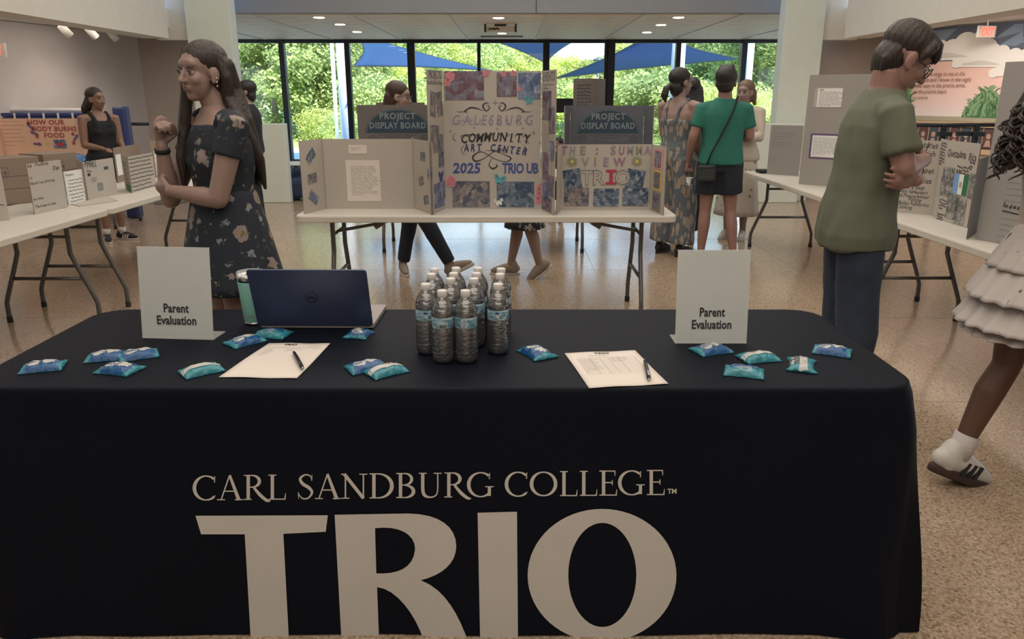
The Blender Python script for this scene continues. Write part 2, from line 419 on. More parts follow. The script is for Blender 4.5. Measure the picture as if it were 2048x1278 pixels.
# windows: dark mullions, thin glass panes
m_glass, t, b = new_mat('window glass'); t.nodes.remove(b)
tr = t.nodes.new('ShaderNodeBsdfTransparent'); gl = t.nodes.new('ShaderNodeBsdfGlossy'); gl.inputs['Roughness'].default_value = .02; fz = t.nodes.new('ShaderNodeFresnel'); fz.inputs[0].default_value = 1.35
ms = t.nodes.new('ShaderNodeMixShader'); tr.inputs[0].default_value = (.93, .97, .95, 1)
t.links.new(fz.outputs[0], ms.inputs[0]); t.links.new(tr.outputs[0], ms.inputs[1]); t.links.new(gl.outputs[0], ms.inputs[2]); t.links.new(ms.outputs[0], t.nodes['Material Output'].inputs[0])
xm = [-9.3, -7.9, -6.75] + [P(px_, 120, YW).x for px_ in (566, 696, 823, 958, 1089, 1222, 1355, 1486)] + [6.75, 8.0, 9.3]
wd_ = [.06, .06, .06, .11, .11, .16, .07, .07, .15, .10, .11, .06, .06, .06]
for i in range(len(xm)-1):
    x0, x1 = xm[i], xm[i+1]; a, b_ = x0 + wd_[i]/2, x1 - wd_[i+1]/2
    if i == 7:                              # the bay with the door
        f = MB().box(x0-wd_[i]/2, x0+wd_[i]/2, YW-.08, YW+.08, 0, 2.6).box(a, b_, YW-.05, YW+.05, 2.53, 2.6).box(a, b_, YW-.05, YW+.05, 0, .12)
        f.box(a, a+.07, YW-.04, YW+.04, .12, 2.53).box(b_-.07, b_, YW-.04, YW+.04, .12, 2.53)
        d = struct('door_1', f, m_dark)
        MB().box(a+.07, b_-.07, YW-.09, YW-.03, 1.10, 1.40).build('push_bar', m_dark, d, bev=.01)
        MB().box(a+.07, b_-.07, YW-.006, YW+.006, .12, 2.53).build('pane', m_glass, d)
        continue
    f = MB().box(x0-wd_[i]/2, x0+wd_[i]/2, YW-.08, YW+.08, 0, 2.6).box(a, b_, YW-.06, YW+.06, 2.53, 2.6).box(a, b_, YW-.06, YW+.06, 0, .10)
    wn = struct('window_%d' % (i+1), f, m_dark)
    MB().box(a, b_, YW-.006, YW+.006, .10, 2.53).build('pane', m_glass, wn)
struct('wall_front', MB().box(-9.5, 9.5, YW-.1, YW+.12, 2.6, 5.2), m_dark)
struct('baseboard_left', slab(aL0+V((.01, 0)), aL1+V((.01, 0)), 0, .1, .012), m_dark)
# ------------------------------------------------------------------ ceiling fittings
def can_light(x, y, z, lab):
    t_ = thing('recessed_ceiling_light', lab, 'ceiling light', (x, y, z), 0, 'recessed lights in the low ceiling')
    MB().lathe([(.085, -.004), (.105, -.006), (.105, 0), (.085, 0)], 24, (x, y, z)).build('trim_ring', m_ceilg, t_, True)
    MB().lathe([(.084, -.004), (.080, -.011), (.055, -.014), (.0005, -.015)], 24, (x, y, z)).build('lens', m_lightdisc, t_)
    lamp('can_spot', 'SPOT', (x, y, z-.02), (0, 0, 0), 22, (1, .82, .6), spot_size=R(130), spot_blend=.8, shadow_soft_size=.07)
for px_, py_, lab in ((638, 34, 'recessed light left of centre, nearest the grey header'), (680, 48, 'middle recessed light of the left row'), (714, 63, 'recessed light of the left row nearest the windows'),
                      (997, 35, 'recessed light above the small dark ceiling box'), (1004, 66, 'recessed light just beyond the lit ceiling box'),
                      (1357, 34, 'recessed light right of centre, nearest the grey header'), (1322, 49, 'middle recessed light of the right row'), (1294, 64, 'recessed light of the right row nearest the windows')):
    q = G(px_, py_, 2.6); can_light(q.x, q.y, 2.598, lab)
q = G(1001, 49, 2.6); mb = MB().box(q.x-.10, q.x+.10, q.y-.06, q.y+.10, 2.51, 2.60)
o = mb.build('ceiling_sensor_box', m_dark, bev=.01); tag(o, 'small dark box fixed under the low ceiling near the middle', 'sensor')
q = P(1001, 58, 13.6)
t_ = thing('hanging_exit_sign', 'pale rectangular sign hanging under the middle of the low ceiling', 'sign', (q.x, 13.6, q.z-.04))
MB().box(q.x-.24, q.x+.24, 13.58, 13.62, q.z-.045, q.z+.045).build('sign_panel', m_ceilg, t_, bev=.005)
MB().box(q.x-.27, q.x-.24, 13.57, 13.63, q.z-.05, 2.6).box(q.x+.24, q.x+.27, 13.57, 13.63, q.z-.05, 2.6).build('side_bracket', m_dark, t_)
f_ = lambda u, v_, off: V((q.x+u, 13.58-off, q.z+v_))
mb = MB(); scribble(mb, f_, -.2, 0, .42, 1, .02, .02, fill=1); mb.build('lettering', m_ink, t_)
q = G(1004, 72, 2.6); o = MB().box(q.x-.42, q.x+.42, q.y-.06, q.y+.06, 2.575, 2.6).build('ceiling_air_slot', m_header); tag(o, 'long narrow grey air slot in the ceiling close to the windows', 'vent')
# track lights in the left alcove
for i, (px_, py_) in enumerate(((130, 61), (183, 65), (225, 70))):
    D = (9.6, 10.4, 11.0)[i]; q = P(px_, py_, D)
    t_ = thing('track_light', ('white track spotlight nearest the left edge of the picture', 'middle white track spotlight of the three over the grey wall', 'white track spotlight closest to the beige back wall')[i], 'spotlight', (q.x, D, q.z), 0, 'track spotlights in the left alcove')
    d = V((.35, .55, -.75)).normalized(); c = V((q.x, D, q.z))
    MB().tube([c-d*.07, c+d*.075], [.043, .05], 18).build('lamp_head', m_white, t_, True)
    MB().tube([c-d*.02, V((c.x, c.y, 2.36))], .012, 8).build('stem', m_white, t_, True)
    MB().box(c.x-.09, c.x+.09, c.y-.03, c.y+.03, 2.335, 2.36).build('track_adapter', m_white, t_)
for (x, y) in ((-6.6, 8.3), (-5.9, 10.3)):
    lamp('wall_wash', 'SPOT', (x+.9, y, 2.3), (R(35), 0, R(75)), 30, (1, .84, .70), spot_size=R(95), spot_blend=1.0, shadow_soft_size=.08)
lamp('mural_wash', 'SPOT', (5.4, 9.2, 2.3), (R(42), 0, R(-48)), 75, (1, .88, .78), spot_size=R(120), spot_blend=1, shadow_soft_size=.1)

# ------------------------------------------------------------------ mural on the right wall
mdir = (aR1 - aR0).normalized(); mn = V((-abs(mdir.y), -abs(mdir.x))).normalized()   # towards the room
mn = V((mdir.y, -mdir.x)); 
if mn.x > 0: mn = -mn
# frame: u runs from the far-left end towards the near-right end, v up
def MF(u, v_, off): p = aR1 - mdir*u + mn*(off+.002); return V((p.x, p.y, v_))
def on_mural(px_, py_):                    # photo point -> (u, v) on the wall plane
    r = ray(px_, py_); a = V((aR1.x, aR1.y)) + mn*.004
    k = (mn.dot(a)) / (mn.x*r.x + mn.y*r.y); p = V((r.x*k, r.y*k)); return ((p - V((aR1.x, aR1.y))).dot(-mdir), CH + r.z*k)
m_msky = None
m_mur, t, b = new_mat('mural blush sky'); b.inputs['Roughness'].default_value = .7
g = tex(t, 'ShaderNodeTexNoise', 1.5); c = t.nodes.new('ShaderNodeTexCoord'); sp = t.nodes.new('ShaderNodeSeparateXYZ'); t.links.new(c.outputs['Generated'], sp.inputs[0])
t.links.new(ramp(t, sp.outputs['Z'], [(0, (.74, .66, .66)), (.25, (.74, .56, .52)), (.7, (.70, .47, .41)), (1, (.66, .43, .38))]), b.inputs['Base Color'])
m_mdark = mat('mural night sky', (.085, .10, .14), .7, noise_amt=.1); m_mblue = mat('mural blue ray', (.16, .22, .29), .7); m_mplum = mat('mural plum ray', (.13, .11, .15), .7)
m_cloud = mat('mural cloud', (.70, .68, .64), .7, noise_amt=.02); m_cloudg = mat('mural cloud shade', (.52, .51, .48), .7); m_grass = mat('mural dark green', (.07, .17, .08), .8, noise_amt=.4, nscale=14); m_grassl = mat('mural light green', (.20, .34, .17), .8)
m_brn = mat('mural brown', (.20, .10, .07), .7); m_tan = mat('tan rail', (.50, .36, .22), .6); m_olive = mat('mural field', (.36, .34, .24), .7)
mural = thing('prairie_mural', 'painted wall mural of clouds, pink sky and tall grass with a verse', 'mural', (aR1.x+.8, aR1.y-1.2, 1.1))
u1, vb = on_mural(2040, 236); U = lambda x, y: on_mural(x, y)
top = 2.335
MB().prism([(0.0, vb), (3.9, vb), (3.9, 1.95), (0.0, 1.95)], MF, 0, .002).build('pink_sky', m_mur, mural)
MB().prism([(0.0, 1.9), (3.9, 1.9), (3.9, top), (0.0, top)], MF, .0022, .004).build('night_sky', m_mdark, mural)
rays = MB()
for a, b_, c_, d_, mi in (((1862, 62), (1915, 57), (1880, 90), (1866, 84), 0), ((1955, 55), (1990, 53), (1918, 84), (1895, 86), 1), ((2030, 48), (2047, 47), (2047, 62), (1985, 80), 0), ((2046, 62), (2048, 84), (2030, 92), (2000, 90), 0)):
    rays.prism([U(*a), U(*b_), U(*c_), U(*d_)][::-1], MF, .0042, .005, mi)
rays.build('light_ray', [m_mblue, m_mplum], mural)
def cloud(name, lumps, base, mi_mat, o0):
    """lumps: list of (px,py,rpx) bumps; base: bottom line y"""
    mbb = MB()
    xs = [l[0]-l[2] for l in lumps] + [l[0]+l[2] for l in lumps]
    a = U(min(xs), base); b2 = U(max(xs), base-2)
    for k, (x, y, r) in enumerate(lumps):
        cu, cv = U(x, y); ru = abs(U(x+r, y)[0]-cu); rv = abs(U(x, y-r)[1]-cv)
        mbb.prism([(cu+ru*cos(2*pi*j/28), cv+rv*sin(2*pi*j/28)) for j in range(28)], MF, o0, o0+.004+k*.0004)
        cu0, cu1 = cu-ru*.98, cu+ru*.98
        vb_ = U(x, base)[1]
        if cv > vb_: mbb.prism([(cu0, vb_), (cu1, vb_), (cu1, cv), (cu0, cv)], MF, o0, o0+.0038+k*.0004)
    return mbb.build(name, mi_mat, mural)
cloud('cloud', [(1868, 92, 16), (1880, 98, 18), (1905, 98, 20), (1932, 88, 24), (1960, 84, 22), (1975, 96, 20), (1850, 104, 20), (1830, 108, 20), (1990, 100, 12)], 120, m_cloud, .005)
cloud('cloud', [(1925, 118, 13), (1940, 112, 16), (1962, 106, 18), (1984, 104, 14), (2005, 106, 16), (2030, 112, 16), (2050, 112, 14), (1915, 126, 10)], 134, m_cloud, .010)
cloud('cloud', [(1988, 146, 10), (2003, 140, 13), (2020, 142, 14)], 151, m_cloud, .010)
for (x0, y0, x1, y1) in ((1850, 113, 1935, 117), (1925, 129, 2000, 131)):
    a, b2 = U(x0, y0), U(x1, y0); MB().ribbon(MF, [a, lerp(V(a), V(b2), .5)+V((0, .02)), b2], [.02, .06, .01], .0175).build('cloud_shade', m_cloudg, mural)
# tall grass, right and left clumps of blades
def clump(name, xc, ybase, wpx, hpx, n, lean):
    g0, g1 = MB(), MB(); bu, bv = U(xc, ybase)
    ws = abs(U(xc+wpx, ybase)[0]-U(xc-wpx, ybase)[0])/2; hs = U(xc, ybase-hpx)[1]-bv
    prof = lambda s: max(0.05, 1-abs(s)**2.2)
    g0.prism([(bu-ws*.93, bv)] + [(bu+ws*s*.93, bv+hs*.86*prof(s)*(1+.06*sin(s*23))) for s in [-.9+.1*k for k in range(19)]] + [(bu+ws*.93, bv)], MF, .004, .006)
    for k in range(n):
        s = random.uniform(-.95, .95); u0 = bu+ws*s; z0 = bv + random.uniform(0, .6)*hs*prof(s); h = hs*prof(s)*random.uniform(.3, .5); l = random.choice((-1, 1))*h*.5+lean*h
        (g1 if k % 3 else g0).ribbon(MF, [(u0, z0), (u0+l*.25, min(z0+h*.7, bv+hs)), (u0+l, min(z0+h*.95, bv+hs))], [.022, .02, .004], .008+.0002*(k % 7), 0, 4)
    o_ = g0.build(name, m_grass, mural); return g1.build('grass_blade', m_grassl, o_, )
clump('grass_clump', 1968, 236, 48, 66, 150, 0)
clump('grass_clump', 1800, 234, 24, 92, 70, .1); clump('grass_clump', 1775, 232, 30, 110, 40, 0)
mt_ = MB()
for s_, x, y, xe, h_ in (('The prairie sings to me in the', 1829.5, 152, 1931, 8.6), ('forenoon and I know in the night', 1828, 163.5, 1943, 8.6), ('I rest easy in the prairie arms,', 1827, 175, 1932, 8.6), ('on the prairie heart.', 1826, 187, 1895, 8.6), ('Carl Sandburg', 1824, 197.5, 1856, 5.0)):
    a = U(x, y); b2 = U(xe, y-.4); hh = (U(x, y-h_)[1]-a[1])/.72
    sxx = (b2[0]-a[0])/text_w(s_, hh, 0); text(mt_, s_, MF, a[0], a[1], hh, 0, 'L', 0, .16, math.atan2(b2[1]-a[1], b2[0]-a[0])*.8, 1, sxx, .0175)
mt_.build('verse_lettering', m_brn, mural)
a = U(1780, 231); MB().prism([(0.1, vb-.06), (3.9, vb-.06), (3.9, vb), (0.1, vb)], MF, 0, .005).build('field_strip', m_olive, mural)
# the row of framed portraits below
port = thing('portrait_strip', 'long row of small framed portraits below the prairie mural', 'picture strip', (aR1.x+.7, aR1.y-1.1, .8))
MB().prism([(0.1, vb-.13), (3.9, vb-.13), (3.9, vb-.065), (0.1, vb-.065)], MF, .0, .03).build('top_rail', m_tan, port)
MB().prism([(0.1, vb-.40), (3.9, vb-.40), (3.9, vb-.135), (0.1, vb-.135)], MF, .0, .012).build('backing', mat('strip dark backing', (.05, .04, .045), .6), port)
MB().prism([(0.1, vb-.47), (3.9, vb-.47), (3.9, vb-.405), (0.1, vb-.405)], MF, .0, .03).build('bottom_rail', m_tan, port)
m_skinp = mat('printed face', (.46, .28, .22), .6, noise_amt=.3, nscale=30)
for k in range(26):
    u0 = .14+k*.145
    if u0 > 3.8: break
    pt = MB().prism([(u0, vb-.385), (u0+.125, vb-.385), (u0+.125, vb-.15), (u0, vb-.15)], MF, .012, .016).build('portrait', mat('portrait card %d' % (k % 3), [(.06, .05, .06), (.10, .05, .05), (.05, .07, .09)][k % 3], .5), port)
    MB().prism([(u0+.0625+.028*cos(a_*pi/6), vb-.24+.036*sin(a_*pi/6)) for a_ in range(12)], MF, .016, .0172).prism([(u0+.02, vb-.37), (u0+.105, vb-.37), (u0+.085, vb-.29), (u0+.04, vb-.29)], MF, .016, .017).build('face', m_skinp, pt)
    MB().prism([(u0-.012, vb-.4), (u0-.004, vb-.4), (u0-.004, vb-.135), (u0-.012, vb-.135)], MF, .012, .02).build('divider', m_tan, port)
# low wall shelf lines under the strip
MB().prism([(0.1, vb-.62), (3.9, vb-.62), (3.9, vb-.56), (0.1, vb-.56)], MF, .0, .05).build('shelf', m_tan, port)
# lit exit sign hanging at the mural
q = P(1975, 63, 9.9)
t_ = thing('exit_sign', 'small white exit sign with glowing red letters in front of the mural', 'sign', (q.x, q.y, q.z-.07))
rz_ = R(8); fx = lambda u, v_, off: V((q.x+u*cos(rz_)+off*sin(rz_), q.y+u*sin(rz_)-off*cos(rz_), q.z+v_))
MB().prism([(-.115, -.068), (.115, -.068), (.115, .068), (-.115, .068)], fx, -.04, 0).build('housing', mat('sign housing', (.55, .52, .46), .5), t_, bev=.004)
m_er = mat('lit red letters', (.8, .05, .03), .5, emit=((1, .10, .06), 2.0)); m_eb = mat('lit pink panel', (.8, .4, .35), .5, emit=((1, .38, .30), .35))
MB().prism([(-.085, -.055), (.088, -.055), (.088, .058), (-.085, .058)], fx, .0005, .001).build('face_panel', m_eb, t_)
text(MB(), 'EXIT', fx, 0, -.045, .125, 0, 'C', 1, 0, 0, 1, .62, .003).build('lettering', m_er, t_)
MB().tube([(q.x, q.y+.02, q.z+.06), (q.x, q.y+.02, 2.36)], .008, 6).build('stem', m_white, t_)
q = P(1, 100, 8.9)
t_ = thing('exit_sign', 'exit sign cut by the left edge, on the grey wall', 'sign', (q.x, q.y, q.z-.07))
fx2 = lambda u, v_, off: V((q.x+u, q.y-off, q.z+v_))
MB().prism([(-.13, -.075), (.045, -.075), (.045, .075), (-.13, .075)], fx2, -.04, 0).build('housing', bpy.data.materials['sign housing'], t_)
text(MB(), 'EXIT', fx2, -.05, -.045, .125, 0, 'C', 1, 0, 0, 1, .45, .003).build('lettering', m_er, t_)
MB().tube([(q.x-.04, q.y+.02, q.z+.06), (q.x-.04, q.y+.02, 2.36)], .008, 6).build('stem', m_white, t_)

# ------------------------------------------------------------------ railings, tubs
def rail(name, lab, x0, x1, y, z, posts, r=.022, low=()):
    t_ = thing(name, lab, 'railing', ((x0+x1)/2, y, 0))
    MB().tube([(x0, y, z), (x1, y, z)], r, 10).build('top_rail', m_dark, t_, True)
    for zz in low: MB().tube([(x0, y, zz), (x1, y, zz)], r*.5, 8).build('lower_rail', m_dark, t_, True)
    for x in posts: MB().box(x-.025, x+.025, y-.025, y+.025, 0, z).build('post', m_dark, t_)
    return t_
q = P(243, 248, 11.4); q2 = P(297, 247, 11.4)
rail('stair_railing', 'black handrail behind the girl in the black tank top', q.x, q2.x, 11.4, q.z, (q.x+.02,), .022)
q = P(1800, 250, 8.8); q2 = P(2020, 249, 8.8)
t_ = rail('stair_railing', 'black railing with clamped posts in front of the portrait strip', q.x, q2.x, 8.8, q.z, (P(1888, 250, 8.8).x, P(1954, 250, 8.8).x), .022)
for px_, py_ in ((1888, 268), (1926, 267), (1954, 268)):
    q = P(px_, py_, 8.77); MB().box(q.x-.07, q.x+.07, 8.73, 8.8, q.z-.025, q.z+.025).build('clamp', m_dark, t_, bev=.005)
q = P(1926, 285, 8.8); MB().tube([(q.x, 8.8, 0), (q.x, 8.8, 1.02)], .01, 8).build('thin_post', m_steel, t_)
m_tub = mat('blue plastic', (.035, .055, .17), .35); m_clip = mat('white clip', (.62, .64, .68), .4)
mbt = MB().box(-.087, .087, -.16, .16, 0, .42).box(-.095, .095, -.17, .17, .42, .47)
for k in range(6):
    D = 9.75; q = P(34+28.5*k, 236, D); c = V((q.x, D, .72))
    t_ = thing('storage_tub', ('blue plastic tub with white clips, %s of the row' % ('leftmost', 'second from the left', 'third from the left', 'fourth from the left', 'second from the right', 'rightmost')[k]), 'tub', tuple(c), 0, 'blue tubs against the grey wall')
    MB().box(c.x-.082, c.x+.082, D-.16, D+.16, .72, 1.22).build('bin', m_tub, t_, bev=.012)
    MB().box(c.x-.088, c.x+.088, D-.17, D+.17, 1.222, 1.262).build('lid', m_tub, t_, bev=.008)
    MB().box(c.x+.075, c.x+.095, D-.185, D-.165, .9, 1.26).build('clip', m_clip, t_, bev=.003)
tb = MB().box(P(8, 0, 9.7).x, P(200, 0, 9.7).x, 9.45, 10.05, .66, .70).box(P(8, 0, 9.7).x+.1, P(200, 0, 9.7).x-.1, 9.5, 10.0, 0, .66)
tag(tb.build('low_cabinet', m_brdg), 'low grey cabinet carrying the row of blue tubs', 'cabinet')
q = P(105, 218, 9.95); o = MB().box(q.x-.62, q.x+.5, 9.86, 10.0, 1.264, 1.31).build('folded_cloth', mat('white cloth', (.66, .66, .68), .9, bump=.4, bscale=12), bev=.02); tag(o, 'folded white cloth lying along the tops of the blue tubs', 'cloth')
q = P(226, 236, 9.3); o = MB().box(q.x-.085, q.x+.075, 9.45, 9.6, .0, 1.34).build('blue_equipment_case', m_tub, bev=.03); tag(o, 'tall dark blue plastic case behind the girl in the black tank top', 'case')

# ------------------------------------------------------------------ low seats by the glass
q = G(592, 403)
t_ = thing('lounge_chair', 'dark blue lounge chair by the low round table behind the white display board', 'chair', (q.x+.05, q.y+.3, 0))
m_uph = mat('navy upholstery', (.02, .035, .075), .8)
cx, cy = q.x+.12, q.y+.32
MB().box(cx-.30, cx+.30, cy-.3, cy+.28, .04, .30).build('seat', m_uph, t_, bev=.05); MB().box(cx-.30, cx+.30, cy+.15, cy+.3, .1, .44).build('backrest', m_uph, t_, bev=.06)
MB().box(cx-.33, cx-.24, cy-.32, cy+.26, .03, .40).build('armrest', m_uph, t_, bev=.04); MB().box(cx+.24, cx+.33, cy-.32, cy+.26, .03, .40).build('armrest', m_uph, t_, bev=.04)
for a in (-.24, .24):
    for b2 in (-.22, .2): MB().box(cx+a-.02, cx+a+.02, cy+b2-.02, cy+b2+.02, 0, .05).build('leg', m_dark, t_)
q = P(592, 329, 12.0)
t_ = thing('side_table', 'low round side table with a pale top near the windows', 'table', (q.x, 12.0, 0))
MB().lathe([(0, q.z), (.29, q.z), (.30, q.z+.015), (.29, q.z+.03), (0, q.z+.03)], 32, (q.x, 12, 0)).build('tabletop', m_white, t_, True)
MB().tube([(q.x, 12, .01), (q.x, 12, q.z)], .03, 12).build('pedestal', m_dark, t_, True); MB().lathe([(0, 0), (.2, 0), (.2, .012), (0, .02)], 24, (q.x, 12, 0)).build('foot_plate', m_dark, t_, True)
q = G(332, 409); o = MB().box(q.x-.17, q.x+.17, q.y, q.y+.35, 0, .14).box(q.x-.17, q.x+.17, q.y+.0, q.y+.35, .15, .2).build('low_bench', m_header, bev=.01); tag(o, 'low grey bench on the floor beyond the far end of the left tables', 'bench')

# ================================================================== OUTDOORS
m_lawn = mat('lawn', (.36, .42, .13), .95, noise_amt=.25, nscale=.5, bump=.5, bscale=8)
m_patio = mat('patio concrete', (.74, .73, .70), .8, noise_amt=.1)
struct('ground', MB().box(-120, 120, 23.5, 260, -.6, -.15), m_lawn); struct('patio', MB().box(-30, 30, YW+.1, 23.6, -.3, -.06), m_patio)
def leaf_mat(name, c0, c1):
    m, t, b = new_mat(name); b.inputs['Roughness'].default_value = .55; b.inputs['Specular IOR Level'].default_value = .25
    n = tex(t, 'ShaderNodeTexNoise', 1.3, Detail=3.0); oi = t.nodes.new('ShaderNodeObjectInfo')
    a = mixc(t, n.outputs['Fac'], c0, c1); hs = t.nodes.new('ShaderNodeHueSaturation'); t.links.new(a, hs.inputs['Color'])
    mr = t.nodes.new('ShaderNodeMapRange'); mr.inputs[3].default_value = .75; mr.inputs[4].default_value = 1.25; t.links.new(oi.outputs['Random'], mr.inputs[0]); t.links.new(mr.outputs[0], hs.inputs['Value'])
    t.links.new(hs.outputs[0], b.inputs['Base Color'])
    tl = t.nodes.new('ShaderNodeBsdfTranslucent'); t.links.new(hs.outputs[0], tl.inputs[0]); ms = t.nodes.new('ShaderNodeMixShader'); ms.inputs[0].default_value = .35
    t.links.new(b.outputs[0], ms.inputs[1]); t.links.new(tl.outputs[0], ms.inputs[2]); t.links.new(ms.outputs[0], t.nodes['Material Output'].inputs[0]); return m
m_leaf = [leaf_mat('leaves green', (.32, .42, .14), (.60, .66, .28)), leaf_mat('leaves yellow green', (.50, .58, .14), (.76, .78, .32)), leaf_mat('leaves deep green', (.18, .28, .11), (.42, .52, .20))]
m_bark = mat('bark', (.20, .17, .14), .9, bump=.5, bscale=20)
def crown_mesh(seed, rx, rz, n, leaf, mt):
    rd = random.Random(seed); v_, f_ = [], []
    cl = [V((0, 0, 0))]
    for k in range(26):
        a = rd.uniform(0, 2*pi); z = rd.uniform(-.9, .95); r = math.sqrt(max(.05, 1-z*z))*rd.uniform(.45, .95)
        cl.append(V((r*cos(a)*rx, r*sin(a)*rx, z*rz)))
    for k in range(n):
        c = cl[k % len(cl)]; cr2 = rx*.34 if k % len(cl) else rx*.8
        d = V((rd.gauss(0, 1), rd.gauss(0, 1), rd.gauss(0, 1))).normalized()*cr2*rd.uniform(.55, 1.05); d.z *= .8
        p = c + d; n_ = (V((rd.gauss(0, 1), rd.gauss(0, 1), rd.gauss(0, 1)+.7))+d.normalized()).normalized(); x = n_.orthogonal().normalized(); y = n_.cross(x); s_ = leaf*rd.uniform(.6, 1.3)
        b0 = len(v_); v_ += [p-x*s_*.9, p-y*s_*.45, p+x*s_*.9, p+y*s_*.45]; f_.append((b0, b0+1, b0+2, b0+3))
    me = bpy.data.meshes.new('foliage'); me.from_pydata([tuple(q_) for q_ in v_], [], f_); me.materials.append(mt); me.update(); return me
def trunk_mesh(h, r):
    m_ = MB().tube([(0, 0, 0), (.03, .02, h*.4), (-.05, .04, h*.75), (.05, -.05, h)], [r, r*.8, r*.55, r*.2], 8)
    for k in range(4):
        a = k*1.7; m_.tube([(0, 0, h*(.4+.1*k)), (cos(a)*h*.18, sin(a)*h*.18, h*(.62+.1*k))], [r*.4, r*.12], 6)
    return m_.build('trunk', m_bark, me_only=True, smooth=True)
CR = [crown_mesh(1, 2.4, 3.0, 12000, .115, m_leaf[0]), crown_mesh(2, 2.6, 2.8, 12000, .12, m_leaf[1]), crown_mesh(3, 2.3, 3.3, 11000, .115, m_leaf[2]), crown_mesh(4, 1.6, 1.15, 6500, .07, m_leaf[1]), crown_mesh(5, 1.7, 1.2, 6500, .075, m_leaf[0])]
TR = trunk_mesh(5.5, .16); TRs = trunk_mesh(1.4, .05)
_seen = {}
def tree_label(px_, D, kind):
    ed = [480, 557, 688, 822, 957, 1088, 1222, 1355, 1488, 1553]; nm = ['first', 'second', 'third', 'fourth', 'fifth', 'sixth', 'seventh', 'eighth', 'ninth']
    k = ['green tree', 'yellow-green tree', 'dark green tree', 'low yellow-green shrub', 'low green shrub'][kind]
    if px_ < 480: s_ = k + ' out of sight beyond the left column'
    elif px_ > 1553: s_ = k + ' out of sight beyond the right column'
    else: s_ = k + ' seen through the %s window bay from the left' % nm[[i for i in range(9) if ed[i] <= px_ <= ed[i+1]][0]]
    n = _seen[s_] = _seen.get(s_, 0) + 1
    return s_ + ['', ', further right', ', far behind', ', farthest', ', at the back'][n-1]
def tree(px_, D, topy, kind, sc_w=1.0, lab=None):
    x = (px_-1024)/FPX*D*.985; ztop = CH + (HZ-topy)/FPX*D*1.0; small = kind > 2
    base_r = (3.0, 2.8, 3.3, 1.15, 1.2)[kind]*1.05; s_ = (ztop+.15)/((base_r*1.0+ (1.0 if small else 3.4)))
    s_ = max(s_, .3)
    lab = tree_label(px_, D, kind); t_ = thing('shrub' if small else 'tree', lab, 'shrub' if small else 'tree', (x, D, -.15), random.uniform(0, 6), 'shrubs beyond the windows' if small else 'trees beyond the windows')
    o = bpy.data.objects.new('foliage', CR[kind]); COL.objects.link(o); o.parent = t_; o.location = (0, 0, ((1.0 if small else 3.4))*s_); o.scale = (s_*sc_w, s_*sc_w, s_)
    o = bpy.data.objects.new('trunk', TRs if small else TR); COL.objects.link(o); o.parent = t_; o.scale = (s_, s_, s_)
TL = ['leafy green tree beyond the windows, one of a dense belt', 'yellow-green tree beyond the windows, one of a dense belt', 'deep green tree beyond the windows, one of a dense belt', 'low yellow-green shrub on the lawn beyond the windows', 'low green shrub on the lawn beyond the windows']
rt = random.Random(11)
for (px_, D, ty, k) in [(440, 31, -60, 0), (505, 34, -40, 1), (560, 30, 10, 0), (610, 37, -30, 1), (655, 32, 20, 0), (700, 40, 20, 2), (745, 36, 70, 0), (790, 44, 84, 1), (835, 48, 70, 0), (880, 52, 86, 1), (925, 58, 82, 0), (960, 62, 70, 0),
                        (1005, 66, 106, 1), (1045, 70, 100, 1), (1085, 75, 112, 0), (1130, 72, 122, 1), (1175, 70, 128, 1), (1215, 64, 118, 0), (1255, 60, 96, 1), (1300, 56, 100, 0), (1345, 54, 96, 1), (1390, 48, 70, 0), (1430, 44, 40, 2), (1475, 42, 20, 0), (1515, 38, 10, 0), (1560, 36, -20, 2),
                        (380, 38, -60, 2), (330, 40, -60, 0), (270, 36, -60, 2), (1620, 38, -40, 0), (1690, 40, -40, 2), (1760, 40, -40, 0), (200, 38, -40, 0), (520, 44, -80, 2), (640, 48, -30, 2), (720, 56, 30, 2), (1420, 60, 40, 2), (1500, 56, 0, 2),
                        (860, 66, 60, 2), (1060, 90, 104, 2), (1140, 95, 125, 0), (1280, 80, 104, 2)]:
    tree(px_, D, ty, k, 1.15, TL[k])
for (px_, D, ty, k) in [(640, 29, 214, 3), (740, 30, 160, 4), (780, 30, 168, 3), (830, 33, 165, 4), (880, 33, 160, 3), (940, 34, 165, 4), (1000, 34, 160, 3), (1060, 34, 160, 4), (1115, 33, 158, 3), (1160, 34, 168, 4), (1210, 33, 160, 3), (1262, 31, 165, 4), (1310, 33, 150, 4), (1360, 31, 165, 4), (1400, 30, 160, 3), (1470, 28, 178, 3), (1520, 28, 172, 3), (1555, 29, 180, 3), (700, 27, 225, 4), (1290, 27, 235, 4), (1240, 28, 240, 3), (1120, 27, 245, 4)]:
    tree(px_, D, ty, k, 1.3, TL[k])
